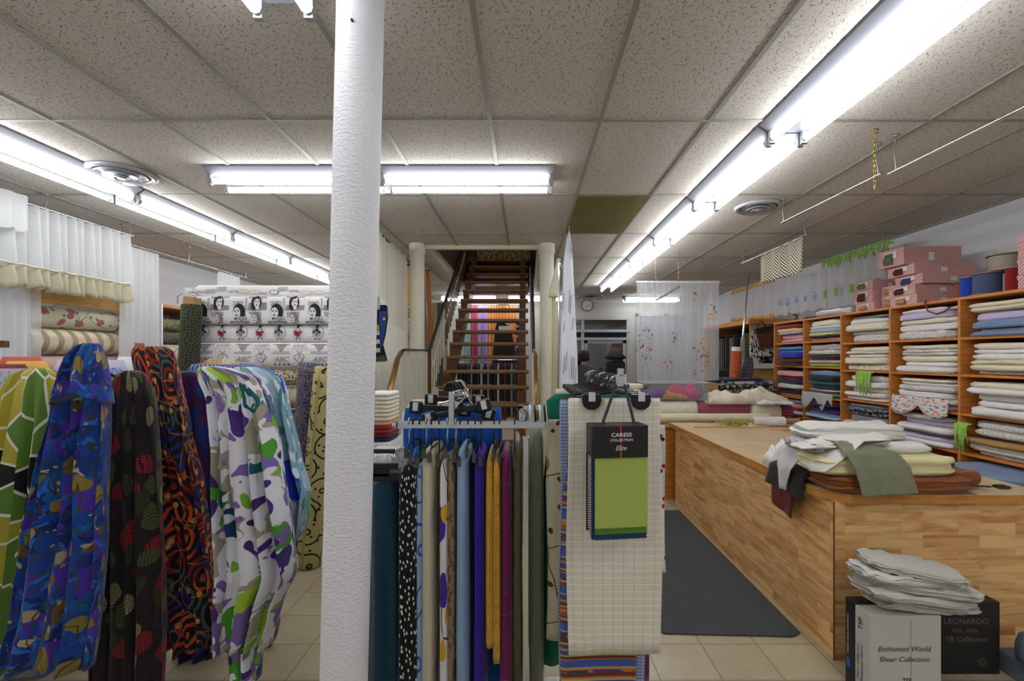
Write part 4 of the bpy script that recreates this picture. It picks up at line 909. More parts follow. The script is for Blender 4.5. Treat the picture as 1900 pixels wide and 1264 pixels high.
b = MB(); b.tube([(2.18, 2.48, .365), (2.185, 2.48, .40), (2.21, 2.48, .425), (2.25, 2.48, .42), (2.275, 2.48, .39), (2.28, 2.48, .365)], .005, 8); b.build('carry_handle', BLACKP, lb, smooth=True)
# pile of off-white folded cloth on the boxes: separate folded pieces
OW = cloth('ivory_backing', (206,204,196), crease=.012); OW2 = cloth('ivory_backing_dim', (190,188,178), crease=.012)
r_ = random.Random(12); z = .432
# each folded length is a thing of its own
PILE = [(1.83, 2.29, .44, .18, .026, .01), (1.84, 2.29, .50, .21, .028, -.02), (1.81, 2.27, .52, .22, .034, .015), (1.83, 2.28, .52, .22, .036, -.03), (1.80, 2.29, .50, .22, .034, .02), (1.82, 2.29, .42, .22, .042, -.04)]
for k, (cx, cy, sx, sy, h, ro) in enumerate(PILE):
    b = MB(); b.T = Matrix.Translation((cx, cy, z)) @ Matrix.Rotation(ro*4, 4, 'Z') @ Matrix.Rotation(.10+.02*(k % 3), 4, 'Y')
    slab(b, (0, 0, 0), sx, sy, h*.94, seed=50+k*3.3, layers=4, rough=.016, n=90, sq=.45, groove=.10)
    b.T = None
    tag(b.build('folded_cloth', [OW, OW2][k % 2], smooth=1.2), 'off-white folded cloth on the floor boxes, %s of six' % ['lowest', 'second up', 'third up', 'fourth up', 'fifth up', 'uppermost'][k], 'fabric', 'off-white cloths on the sample boxes'); z += h
# clear plastic carrier at the picture edge
pc = thing('plastic_case', 'clear plastic case with a bowed blue-grey handle on the floor beside the black box', 'case', (2.56, 2.4, 0))
b = MB(); x0, x1, y0, y1, h = 2.43, 2.75, 2.3, 2.5, .1
b.box((x0, y0, 0), (x1, y1, .006)); b.box((x0, y0, 0), (x0+.005, y1, h)); b.box((x1-.005, y0, 0), (x1, y1, h)); b.box((x0, y0, 0), (x1, y0+.005, h)); b.box((x0, y1-.005, 0), (x1, y1, h)); b.build('case_shell', glass('case_plastic', (190,200,210), .3, .1), pc)
b = MB(); b.tube([(2.5, 2.4, .23), (2.47, 2.4, .22), (2.452, 2.4, .18), (2.45, 2.4, .13), (2.462, 2.4, .07), (2.50, 2.4, .03)], [.02, .022, .022, .022, .022, .02], 12, flat=.45); b.build('handle', solid('slate_plastic', (84,98,116), .3), pc, smooth=True)
# ================================================================ floral sheer, chains, rods and valances on the cutting table side
FLS = sheer('floral_sheer', (238,240,244), .42)
Y = 6.5; b = MB(); curtain(b, (X_(1182, Y), Y), (X_(1334, Y), Y+.0), Z_(521, Y), Z_(706, Y), 16, .018, 1, flare=.0, nv=20)
sp = tag(b.build('floral_sheer', FLS, smooth=True), 'hanging sheer panel with faded orange flower sprays', 'curtain')
b = MB(); b.tube([(X_(1180, Y), Y, Z_(524, Y)), (X_(1336, Y), Y, Z_(524, Y))], .01); b.build('rod', WHITEP, sp)
# flowers printed on the sheer as small petals
fl1 = solid('print_orange', (196,120,80), .9); b = MB(); r_ = random.Random(4)
for (px, py, s_) in ((1196, 660, 16), (1188, 640, 12), (1237, 672, 12), (1296, 668, 20), (1302, 650, 13), (1288, 548, 7), (1201, 620, 9), (1320, 575, 8), (1250, 625, 7)):
    for k in range(int(s_*1.2)):
        a = r_.random()*6.28; q = r_.random()**.6*s_; cx, cz = X_(px+q*math.cos(a)*.9, Y), Z_(py+q*math.sin(a)*1.6, Y); e = .012+.008*r_.random()
        b.add([(cx+e*math.cos(t)*(.6 if k % 2 else 1), Y-.027, cz+e*math.sin(t)*(1 if k % 2 else .6)) for t in (0, 1.05, 2.1, 3.14, 4.2, 5.2)], [tuple(range(6))], k % 3)
b.build('flower_print', [fl1, solid('print_grey', (120,110,104), .9), solid('print_peach', (222,176,140), .9)], sp)
def chain(x, y, z0, z1, lab, m=GOLD, lk=.035):
    b = MB(); n = max(2, int((z0-z1)/(lk*.8))); 
    for k in range(n):
        z = z0-(k+.5)*(z0-z1)/n; pts = [(x+(.009*math.cos(a) if k % 2 else .003*math.cos(a)), y+(.009*math.cos(a) if not k % 2 else .003*math.cos(a)), z+lk*.5*math.sin(a)) for a in [i*PI/5 for i in range(10)]]
        b.tube(pts, .0022, 5, closed=True)
    b.tube([(x-.02, y, CEIL-.008), (x+.02, y, CEIL-.008), (x+.02, y, z0), (x-.02, y, z0)], .004, 5, closed=True)
    return tag(b.build('hanging_chain', m, smooth=True), lab, 'chain')
chain(2.0, 2.77, 2.89, 2.57, 'brass chain hanging alone near the long chrome rod')
chain(X_(1216, 6.0), 6.0, 2.88, Z_(556, 6.0), 'brass chain at the lower end of the slanted rod')
chain(X_(1259, 6.0), 6.0, 2.88, Z_(534, 6.0), 'brass chain at the upper end of the slanted rod')
b = MB(); b.tube([(X_(1216, 6.0), 5.97, Z_(557, 6.0)), (X_(1261, 6.0), 6.0, Z_(532, 6.0))], .016); tag(b.build('curtain_rod', CHROME, smooth=.7), 'short slanted chrome rod hung on two chains before the floral sheer', 'rod')
def rod(p0, p1, lab, hooks=(0, 1), r=.010, mats=CHROME):
    t = thing('ceiling_rod', lab, 'rod', tuple((a+c_)/2 for a, c_ in zip(p0, p1)))
    MB().cyl(p0, p1, r, n=10).build('bar', mats, t, smooth=.7)
    for u in hooks:
        P = Vector(p0).lerp(Vector(p1), u); b = MB()
        b.box((P.x-.018, P.y-.012, CEIL-.016), (P.x+.018, P.y+.012, CEIL-.006)); b.tube([(P.x, P.y, CEIL-.01), (P.x, P.y+.012, (CEIL+P.z)/2), (P.x, P.y-.002, P.z+.012), (P.x, P.y, P.z)], .0035, 6); b.build('hook', WIRE, t, smooth=True)
    return t
rod((2.12, 4.0, 2.72), (2.16, 2.93, 2.72), 'chrome rod hung from the ceiling past the round vent', (.02, .97))
rod((2.18, 2.90, 2.705), (2.22, 1.2, 2.705), 'chrome rod hung from the ceiling beside the single chain', (.03, .9))
rod((2.66, 5.95, 2.765), (2.66, 4.56, 2.765), 'chrome rod carrying the black and cream chevron cloth', (.03, .97))
CHEV = cloth('chevron_cloth', (206,196,172), [(('stripe', 3, .032, .45), (24,22,22))], r=.5)
b = MB(); curtain(b, (2.66, 5.50), (2.655, 4.60), (2.75, 2.77), (2.44, 2.42), 5, .03, 2, nv=16); o = tag(b.build('chevron_drape', CHEV, smooth=True, solid=.004), 'black and cream striped satin drape hung from the chrome rod', 'curtain')
VX = 3.72
rod((VX, 9.0, 2.80), (VX, 4.95, 2.775), 'white rod carrying the row of sheer valances over the shelving', (.02, .45, .98), r=.012, mats=WHITEP)
SW = (236,236,240)
b = MB(); curtain(b, (VX, 8.75), (VX, 7.2), 2.79, (2.26, 2.2), 12, .03, 3); v1 = tag(b.build('valance', sheer('plain_sheer', SW, .74), smooth=True), 'sheer valance with orange-yellow trim at the alcove end', 'curtain')
YT = solid('yellow_trim', (222,166,70), .8)
b = MB(); curtain(b, (VX-.004, 8.75), (VX-.004, 7.2), 2.80, 2.74, 12, .032, 3, nv=2); b.build('heading_trim', YT, v1, smooth=True, solid=.004)
b = MB(); curtain(b, (VX-.004, 8.75), (VX-.004, 7.2), (2.31, 2.26), (2.255, 2.195), 12, .034, 3, nv=2); b.build('hem_trim', YT, v1, smooth=True, solid=.004)
b = MB(); curtain(b, (VX, 7.18), (VX, 6.02), 2.785, 2.2, 5, .035, 5, scal=-.06); v2 = tag(b.build('valance', sheer('plain_sheer', SW, .74), smooth=True), 'sheer valance with scalloped hem and blue embroidered motifs', 'curtain')
BL = solid('embroidery_blue', (96,130,214), .8); b = MB(); r_ = random.Random(8)
for k, yy in enumerate((6.98, 6.78, 6.55, 6.35, 6.14)):
    for j in range(14):
        a = r_.random()*6.28; q = r_.random()*.05; cy, cz = yy+q*math.cos(a), 2.37+q*1.5*math.sin(a); e = .011
        b.add([(VX-.05, cy+e*math.cos(t), cz+e*math.sin(t)) for t in (0, 1.2, 2.4, 3.6, 4.8)], [tuple(range(5))])
b.build('blue_embroidery', BL, v2)
b = MB(); curtain(b, (VX, 6.0), (VX, 4.98), 2.775, 2.16, 5, .03, 7); v3 = tag(b.build('valance', sheer('plain_sheer', SW, .74), smooth=True), 'sheer valance with green squares and a lime fringe heading', 'curtain')
b = MB()
for yy in (5.93, 5.72, 5.45, 5.24, 5.06):
    b.add([(VX-.045, yy-.035, 2.33), (VX-.045, yy+.035, 2.33), (VX-.045, yy+.035, 2.43), (VX-.045, yy-.035, 2.43)], [(0,1,2,3)]); b.add([(VX-.045, yy-.006, 2.44), (VX-.045, yy+.006, 2.44), (VX-.045, yy, 2.475)], [(0,1,2)], 1)
b.build('green_squares', [solid('square_green', (134,178,60), .8), YT], v3)
r_ = random.Random(6); b = MB()
for k in range(30):
    yy = 4.9+1.1*k/30+r_.uniform(-.02, .02); l = r_.uniform(.05, .13); b.tube([(VX-.03, yy, 2.80), (VX-.05, yy+r_.uniform(-.03, .03), 2.79-l*.5), (VX-.045, yy+r_.uniform(-.06, .06), 2.79-l)], [.006, .012, .003], 6)
b.tube([(VX-.03, 4.85, 2.76), (VX-.03, 5.0, 2.80), (VX-.03, 6.0, 2.80)], .012, 6); b.build('lime_fringe', LIME, v3, smooth=True)
b = MB(); curtain(b, (3.45, 9.2), (3.45, 8.85), 2.75, 2.1, 3, .02, 9); v4 = tag(b.build('valance', sheer('plain_sheer', SW, .74), smooth=True), 'narrow sheer with a yellow band beyond the alcove', 'curtain')
MB().box((3.43, 8.85, 2.3), (3.44, 9.2, 2.38)).build('yellow_band', YT, v4)
# ================================================================ central garment rack with curtain samples
gr = thing('garment_rack', 'chrome four-way garment rack holding folded curtain lengths', 'rack', (-.2, 1.93, 0))
YR, ZR = 1.92, Z_(788, 1.92)
xa, xb = X_(738, YR), X_(1013, YR)
MB().box((xa, YR-.008, ZR-.015), (xb, YR+.008, ZR+.015)).build('crossbar', CHROME, gr, bevel=.003)
xm = X_(838, 1.86)
MB().box((xm-.011, 1.85, Z_(790, 1.86)), (xm+.011, 1.872, Z_(727, 1.86))).build('arm_stop', CHROME, gr, bevel=.004)
MB().box((xm-.011, 1.87, Z_(735, 1.86)-.02), (xm+.011, 2.3, Z_(735, 1.86)+.005)).build('arm', CHROME, gr, bevel=.004)
MB().box((xm-.014, 2.28, .05), (xm+.014, 2.31, Z_(735, 1.86))).build('post', CHROME, gr, bevel=.004)
xp = X_(976, YR)
MB().box((xp-.013, YR-.03, .04), (xp+.013, YR-.006, Z_(808, YR))).build('post', CHROME, gr, bevel=.004)
b = MB(); b.box((X_(963, YR), YR+.01, Z_(782, YR)), (X_(970, YR), YR+.03, Z_(752, YR))); b.box((X_(963, YR), YR+.01, Z_(762, YR)), (X_(1012, YR), YR+.03, Z_(754, YR))); b.tube([(X_(968, YR), YR, Z_(757, YR)), (X_(975, YR), YR, Z_(770, YR)), (X_(972, YR), YR, Z_(780, YR))], .012, 8)
b.build('bracket', CHROME, gr)
for k in range(4):
    x = X_(983+k*9, YR); b = MB(); b.tube([(x, YR+.0, Z_(752, YR)), (x, YR-.012, Z_(758, YR)), (x+.004, YR-.014, Z_(782, YR))], .0045, 7); b.build('hook', WHITEP if k % 2 == 0 else BLACKP, gr, smooth=True)
b = MB(); b.box((xm-.35, 1.95, .02), (xm+.35, 1.99, .05)); b.box((xm-.02, 1.6, .02), (xm+.02, 2.5, .05)); b.build('foot', CHROME, gr)
b = MB(); b.cyl((xa-.003, YR, ZR), (xa-.02, YR, ZR), .013, n=14); b.build('end_cap', CHROME, gr)
DKM = solid('dull_metal', (92,92,90), .35, .7)
# hanger with a strip of curtain seen edge-on
def hanger(x, z, col, n_, dirv=1):
    t = thing('clip_hanger', '%s clip hanger on the crossbar, %s from the polka dot end' % ('black' if col is BLACKM else 'pale', n_), 'hanger', (x, YR, z), 'clip hangers on the crossbar')
    b = MB(); b.tube([(x, YR-.013, ZR+.002), (x, YR-.01, ZR+.022), (x, YR+.006, ZR+.026), (x, YR+.014, ZR+.01), (x, YR+.006, ZR-.03), (x, YR, ZR-.045), (x, YR, z+.03)], .0028, 6); b.build('hook', col, t, smooth=True)
    b = MB(); b.tube([(x, YR-.05, z+.018), (x, YR, z+.03), (x, YR+.12, z+.03), (x, YR+.2, z+.015)], .003, 6); b.build('hanger_bar', BLACKP, t, smooth=True)
    for yy in (YR-.045, YR+.18):
        b = MB(); b.box((x-.007, yy-.008, z-.016), (x+.007, yy+.008, z+.02)); b.tube([(x-.006, yy-.01, z+.015), (x-.002, yy-.014, z+.03), (x+.006, yy-.01, z+.012)], .002, 5); b.build('clip', DKM, t, bevel=.002)
DOT = cloth('polka_black', (14,14,16), [(('dot', 30, .20), (226,226,220))])
TEALN = cloth('deep_teal', (16,58,78), crease=.008)
FLW = cloth('white_purple_floral', (226,224,228), [(('dot', 3.4, .24), (70,40,170)), (('edge', 4, .018), (70,66,70)), (('dot', 5.1, .17), (220,170,30))], dist=(5, .12))
BEI = cloth('brown_beige_shot', (150,132,100), [(('noise', 26, .55), (112,92,64)), (('noise', 9, .62), (84,66,44))], dist=(9, .05))
GLD = cloth('gold_crinkle', (206,158,46), [(('noise', 120, .6), (230,190,90))], r=.45, crease=.03)
PUR = cloth('plum_taffeta', (112,24,88), [(('stripe', 1, .085, .03), (150,60,126))], r=.5)
SHN = cloth('grey_green_satin', (130,138,118), r=.35, crease=.02)
TAU = cloth('taupe_satin', (112,106,78), r=.4, crease=.02)
SB = cloth('light_blue_linen', (142,174,206)); SBL = cloth('light_blue_floral', (150,180,214), [(('ring', 6, 12, .93), (70,80,190))], dist=(6, .08))
BRB = cloth('bright_blue_poplin', (40,110,196)); CRM = cloth('cream_linen', (206,198,172)); TANF = cloth('tan_print', (190,164,110), [(('noise', 12, .6), (50,36,26))])
NV = cloth('navy_poplin', (26,40,92)); VIO = cloth('violet_poplin', (52,26,150)); GREEN = cloth('emerald', (14,112,86)); DKB = cloth('dark_olive', (52,50,38))
# (px centre, width px, top py, bottom py, Y offset of front, material, label, taper)
STR = [
 (712, 58, 893, 1300, 1.98, TEALN, 'wide deep teal curtain length beside the white column', .9, .16),
 (754, 36, 864, 1300, 1.86, DOT, 'black curtain length with scattered white dots', .75, .14),
 (768, 15, 834, 1300, 2.0, BRB, 'bright blue curtain length behind the polka dot one', .8, .3),
 (777, 15, 866, 1300, 1.885, SBL, 'pale blue curtain length with a faint blue flower scroll', .9, .22),
 (791, 25, 836, 1300, 1.88, CRM, 'cream linen curtain length next to the pale blue floral', .7, .26),
 (807, 14, 828, 1232, 1.97, TANF, 'tan curtain length with dark print, behind the cream linen', .8, .3),
 (821, 17, 856, 1300, 1.87, FLW, 'white curtain length with violet flower heads and grey stems', .7, .26),
 (836, 16, 842, 1300, 1.89, BEI, 'mottled brown and beige curtain length', .8, .26),
 (856, 24, 832, 1300, 1.88, SB, 'plain light blue curtain length', .8, .26),
 (873, 13, 846, 1300, 1.95, NV, 'navy curtain length beside the violet one', .8, .3),
 (889, 22, 838, 1300, 1.88, VIO, 'violet blue curtain length', .7, .26),
 (908, 17, 840, 1204, 1.875, GLD, 'shorter hanging fold of crinkled gold curtain', .35, .2),
 (921, 15, 842, 1233, 1.87, GLD, 'longer hanging fold of crinkled gold curtain', .35, .2),
 (938, 22, 838, 1300, 1.88, PUR, 'plum purple curtain length with fine cross lines', .9, .26),
 (958, 20, 820, 1300, 1.93, TAU, 'olive taupe satin curtain length behind the chrome post', .7, .3),
 (996, 28, 800, 1300, 1.95, SHN, 'shiny grey-green curtain length under the rack end', .8, .3),
]
for i, (px, w_, t0, t1, Y, m, lab, tp, dp) in enumerate(STR):
    yc = Y+dp/2; W_ = w_; b = MB(); f = lambda py, a, c_: (Z_(py, Y), X_(a, Y), X_(c_, Y))
    hw = W_/2; rows = []
    for (py, k) in ((t0, tp*.45), (t0+6, tp*.95), (t0+26, .98), (t0+150, 1.06), (t1, 1.14)):
        rows.append((*f(py, px-hw*k, px+hw*k), yc, dp*(.8 if py == t0 else 1)))
    loft(b, rows, 36, 26, 2, .004 if w_ < 40 else .012, seed=i*1.3, sq=.5)
    tag(b.build('curtain_length', m, smooth=True), lab, 'curtain', 'curtain lengths on the chrome rack')
for i, px in enumerate((759, 767, 779, 791, 801, 815, 830, 846, 854, 869, 882, 893, 917, 927, 955)):
    nn = ['first', 'second', 'third', 'fourth', 'fifth', 'sixth', 'seventh', 'eighth', 'ninth', 'tenth', 'eleventh', 'twelfth', 'thirteenth', 'fourteenth', 'fifteenth'][i]
    hanger(X_(px, YR), Z_(838+8*(i % 3), YR), BLACKM if i not in (0, 3, 6, 7) else WIRE, nn)
# royal blue cloth facing the viewer on clip hangers
b = MB(); loft(b, pxl(2.12, [(757, 752, 930), (775, 748, 932), (840, 747, 933), (1300, 745, 935)], .03), 40, 14, 1.5, .004, 3, sq=.3); tag(b.build('curtain_length', cloth('royal_blue_sateen', (20,82,170)), smooth=1.0), 'wide royal blue curtain facing outwards behind the crossbar', 'curtain')
b = MB(); loft(b, pxl(2.24, [(742, 764, 800), (750, 752, 900), (775, 746, 926), (1250, 744, 930)], .04), 40, 14, 1.5, .006, 5, sq=.35); tag(b.build('curtain_length', FM['i'], smooth=1.0), 'off-white curtain hanging behind the royal blue one', 'curtain')
def clip_hanger(px0, py0, px1, py1, Y, lab, curl=True):
    t = thing('clip_hanger', lab, 'hanger', (X_((px0+px1)/2, Y), Y, Z_((py0+py1)/2, Y)), 'black clip hangers heaped on the rack arm')
    a = Vector((X_(px0, Y), Y, Z_(py0, Y))); c_ = Vector((X_(px1, Y), Y, Z_(py1, Y))); m_ = (a+c_)/2; d = (c_-a).normalized(); u = Vector((-d.z, 0, d.x)); u = u if u.z > 0 else -u
    b = MB(); P = [a-u*.012, c_-u*.012, c_+u*.010, a+u*.010]; b.add([p+Vector((0, q, 0)) for q in (-.005, .005) for p in P], [(0,1,2,3), (7,6,5,4), (0,4,5,1), (1,5,6,2), (2,6,7,3), (3,7,4,0)]); b.build('hanger_bar', BLACKP, t, bevel=.003)
    for p in (a, c_):
        b = MB(); b.T = Matrix.Translation(p) @ Matrix.Rotation(-math.atan2(d.z, d.x), 4, 'Y')
        b.box((-.028, -.012, -.03), (.028, .012, .022)); b.build('clip', BLACKP, t, bevel=.006)
        b = MB(); b.T = Matrix.Translation(p) @ Matrix.Rotation(-math.atan2(d.z, d.x), 4, 'Y'); b.box((-.011, -.0155, -.018), (.011, -.0125, .018)); b.build('clip_spring', solid('bright_steel', (225,228,230), .25, .6), t)
    b = MB(); top = Vector((xm+.01, Y, Z_(727, Y)))
    b.tube([m_, m_+Vector((0, 0, .02)), top+Vector((.03, 0, -.02)), top+Vector((.012, 0, .006)), top+Vector((-.02, 0, 0)), top+Vector((-.026, 0, -.03))], .004, 7); b.build('hook', CHROME, t, smooth=True)
clip_hanger(772, 754, 862, 760, 2.08, 'black clip hanger lying flattest on the royal blue cloth')
clip_hanger(796, 775, 898, 751, 1.97, 'black clip hanger tilted with its low clip in front of the blue cloth')
clip_hanger(846, 752, 907, 767, 2.04, 'black clip hanger sloping down at the far side of the chrome stop')
clip_hanger(800, 740, 888, 742, 2.16, 'black clip hanger behind the others on the rack arm')
b = MB(); Y = 2.0
for k in range(4): b.tube([(X_(836+k*5+11*math.cos(a*PI/8), Y), Y+k*.012, Z_(722+11*math.sin(-a*PI/8)-k, Y)) for a in range(-1, 12)], .006, 7)
tag(b.build('hanger_hooks', BLACKP, smooth=True), 'cluster of dark hanger hooks curled over the chrome arm stop', 'hanger hooks')
b = MB(); b.tube([(X_(846, Y), Y, Z_(709, Y)), (X_(853, Y), Y, Z_(706, Y)), (X_(858, Y), Y, Z_(709, Y)), (X_(873, Y), Y+.02, Z_(742, Y))], .0045, 7); tag(b.build('wooden_hanger_hook', solid('pale_hook', (190,176,140), .5), smooth=True), 'pale bent hanger neck leaning over the chrome arm', 'hanger')
# left stand: hangers & white rolled lace beside the column
t = thing('clip_hanger', 'black crossed hangers gripping the deep teal curtain', 'hanger', (X_(712, 1.95), 1.95, 1.15)); Y = 1.97
for (a, c_) in (((686, 868), (738, 862)), ((686, 882), (722, 870)), ((686, 890), (746, 880)), ((690, 838), (732, 836))):
    b = MB(); b.box((X_(a[0], Y), Y, Z_(a[1]+4, Y)), (X_(c_[0], Y), Y+.012, Z_(c_[1]-2, Y))); b.build('hanger_bar', BLACKP, t, bevel=.003)
b = MB()
for k in range(9): b.tube([(X_(698+k*4.4, Y), Y-.005, Z_(843, Y)), (X_(698+k*4.4+1, Y), Y-.012, Z_(848, Y)), (X_(698+k*4.4+3, Y), Y-.005, Z_(846, Y))], .003, 5)
b.build('hook_row', WIRE, t)
b = MB(); bolt(b, (X_(735, 2.2)-.1, 2.3, Z_(855, 2.2)), (X_(738, 2.0), 2.05, Z_(855, 2.0)), .05, 1, 24, 4); tag(b.build('fabric_roll', FM['W'], smooth=1.2), 'small roll of white lace beside the blue curtain edge', 'fabric roll')
b = MB(); b.box((X_(690, 2.4), 2.3, 0), (X_(732, 2.4), 2.6, Z_(862, 2.4))); tag(b.build('side_stand', solid('stand_grey', (90,90,92), .5), bevel=.01), 'narrow grey stand hidden behind the teal curtain', 'stand')
# stack of folded cloths cream to red behind
Y = 3.3; z = .0
b = MB(); b.box((X_(676, Y), Y, 0), (X_(722, Y), Y+.35, Z_(822, Y))); tag(b.build('stack_base', WHITEP, bevel=.01), 'white stand under the small cream to red cloth stack', 'stand'); z = Z_(822, Y)+.001
for k, c0 in enumerate('nmrrhiiiiiww'):
    b = MB(); h = (Z_(728, Y)-Z_(822, Y))/12.2; slab(b, (X_(698, Y), Y+.16, z), .18, .3, h*.92, seed=k+60, layers=1, rough=.002, n=24)
    tag(b.build('folded_napkin', FM[c0], smooth=1.2), '%s folded cloth in the slim stack by the bronze handrail, %s' % (FC[c0][0], ['lowest', 'second up', 'third up', 'fourth up', 'fifth up', 'sixth up', 'seventh up', 'eighth up', 'ninth up', 'tenth up', 'eleventh up', 'on top'][k]), 'fabric', 'slim stack by the handrail'); z += h
# ================================================================ arm with curtain panels facing the camera
ar = thing('display_stand', 'chrome display arm with square end knob carrying curtain panels', 'rack', (.31, 1.9, 0))
b = MB(); b.box((.30, 1.6, 1.50), (.322, 2.35, 1.522)); b.build('arm', CHROME, ar, bevel=.003)
b = MB(); b.box((.292, 1.575, 1.50), (.33, 1.605, 1.545)); b.build('end_knob', CHROME, ar, bevel=.006)
b = MB(); b.cyl((.311, 1.588, 1.545), (.311, 1.588, 1.565), .012, n=12); b.build('set_screw', CHROME, ar, smooth=.6)
b = MB(); b.box((.296, 2.33, .04), (.326, 2.36, 1.53)); b.box((.05, 2.33, .01), (.57, 2.36, .04)); b.box((.296, 1.9, .01), (.326, 2.8, .04)); b.build('post', CHROME, ar)
def panel(_n, Y, x0, x1, zt_, zb_, m, lab, amp=.004, t=.006, k=2, seed=1, nrow=24):
    b = MB(); loft(b, [(zt_, x0+.002, x1-.002, Y, t), (zt_-.02, x0, x1, Y, t), (zb_, x0-.002, x1+.003, Y, t*1.2)], 60, nrow, k, amp, seed, sq=.12, us=1.0, hem=.004)
    return tag(b.build('display_curtain', m, smooth=1.0), lab, 'curtain', 'curtain panels on the display arm')
CW = cloth('cream_windowpane', (222,216,200), [(('stripe', 0, .0052, .12), (212,205,187)), (('stripe', 1, .0235, .16), (236,232,220)), (('stripe', 0, .031, .07), (202,193,170))])
panel('curtain_panel', 1.6, .139, .446, Z_(739, 1.6), Z_(1214, 1.6), CW, 'cream windowpane-weave curtain panel in front on the display arm', .005)
MS = cloth('multicolour_stripe', (60,80,140), [(('stripe', 1, .10, .35), [30, [(150,90,50), (70,60,120), (190,110,50), (40,70,90)]]), (('stripe', 1, .034, .28), (200,120,60)), (('stripe', 1, .061, .2), (110,50,40)), (('stripe', 1, .043, .12), (180,180,90)), (('stripe', 1, .13, .2, ), (70,90,170))], dist=(3, .01))
b = MB(); loft(b, [(Z_(745, 1.69), .15, .386, 1.69, .006), (Z_(860, 1.69), .145, .386, 1.69, .006), (Z_(920, 1.69), .126, .386, 1.69, .007), (.30, .116, .388, 1.69, .008)], 60, 24, 2, .006, 2, sq=.12, us=1.0); tag(b.build('display_curtain', MS, smooth=1.0), 'multicoloured striped curtain panel showing below the cream one', 'curtain', 'curtain panels on the display arm')
GCH = cloth('blue_gingham', (186,194,212), [(('stripe', 0, .012, .5), (150,164,196)), (('stripe', 1, .012, .5), (120,140,184))])
panel('curtain_panel', 1.76, .122, .428, Z_(742, 1.76), .36, GCH, 'pale blue gingham curtain panel behind the striped one', .005, seed=3)
RFW = cloth('white_red_sprigs', (224,222,222), [(('dot', 16, .13), (180,40,60)), (('dot', 13, .10), (50,50,80))], off=(2, 1, 0))
panel('curtain_panel', 1.83, .25, .527, Z_(790, 1.83), Z_(1062, 1.83), RFW, 'white curtain panel sprigged with small red flowers, showing at the table side', .01, seed=4)
panel('curtain_panel', 1.90, .14, .478, Z_(738, 1.9), .33, PUR, 'purple curtain panel, a sliver showing at the bottom of the display arm', .005, seed=5)
FLC = cloth('cream_floral', (214,206,176), [(('edge', 3.2, .010), (150,110,60)), (('dot', 5.5, .21), [16, [(196,160,70), (170,120,60), (120,110,40), (206,190,90)]]), (('dot', 9, .10), (90,60,30))], dist=(6, .10))
panel('curtain_panel', 1.97, .085, .40, Z_(779, 1.97), Z_(1182, 1.97), FLC, 'cream curtain panel with golden brown flower branches', .012, t=.02, seed=6)
b = MB(); Y = 2.06; loft(b, [(Z_(731, Y), X_(1030, Y), .47, Y, .02), (Z_(738, Y), X_(1013, Y), .47, Y, .03), (Z_(790, Y), X_(1016, Y), .46, Y, .03), (Z_(950, Y), X_(1008, Y), .46, Y, .03), (.30, X_(1003, Y), .46, Y, .03)], 44, 24, 3, .010, 7, sq=.3); tag(b.build('display_curtain', GREEN, smooth=1.0), 'emerald green curtain panel rising highest behind the floral one', 'curtain', 'curtain panels on the display arm')
panel('curtain_panel', 2.14, .13, .46, Z_(722, 2.14), .4, FM['i'], 'ivory curtain panel behind the emerald one', .005, seed=8)
panel('curtain_panel', 2.21, .16, .5, Z_(727, 2.21), .4, FM['h'], 'peach curtain panel at the rear of the display arm', .005, seed=9)
panel('curtain_panel', 2.28, .15, .52, Z_(728, 2.28), .4, FM['m'], 'maroon curtain panel at the rear of the display arm', .005, seed=10)
for k in range(9):   # clip hangers along the arm
    Y = 1.655+.075*k; t = thing('clip_hanger', 'black clip hanger on the display arm, %s back from the end knob' % ['first', 'second', 'third', 'fourth', 'fifth', 'sixth', 'seventh', 'eighth', 'ninth'][k], 'hanger', (.31, Y, 1.47), 'clip hangers on the display arm')
    zc = 1.475-.0*k; b = MB(); q = .012*math.sin(k*2.1)
    b.tube([(.285+q, Y, 1.518), (.296, Y-.004, 1.535), (.316, Y, 1.54), (.332, Y, 1.525), (.325, Y, 1.505), (.305, Y, 1.49), (.30, Y, zc)], .0034, 6); b.build('hook', BLACKP if k % 4 else WIRE, t, smooth=True)
    b = MB(); b.tube([(.17, Y, zc-.012), (.24, Y, zc), (.30, Y, zc+.008), (.36, Y, zc), (.42, Y, zc-.012)], .005, 6); b.build('hanger_bar', BLACKP, t, smooth=True)
    for x in (.19, .40):
        if k == 0: x = X_(1097, 1.6) if x < .3 else X_(1188, 1.6)
        Yc_ = Y if k else 1.6
        b = MB(); pr = [(x-.030, zc+.004), (x+.030, zc+.004), (x+.033, zc-.016), (x+.026, zc-.036), (x+.012, zc-.046), (x-.012, zc-.046), (x-.026, zc-.036), (x-.033, zc-.016)]
        if k: pr = [(x+(a-x)*.6, zc+(c_-zc)*.5) for a, c_ in pr]
        n = len(pr); b.add([(a, Yc_+q_, c_) for q_ in (-.016, .012) for a, c_ in pr], [tuple(range(n)), tuple(range(2*n-1, n-1, -1))]+[(i, i+n, (i+1) % n+n, (i+1) % n) for i in range(n)]); b.build('clip', BLACKP, t, bevel=.003)
        if k == 0:
            b = MB(); b.box((x-.011, Yc_-.021, zc-.018), (x+.011, Yc_-.017, zc+.012)); b.build('clip_spring', MATS['bright_steel'], t)
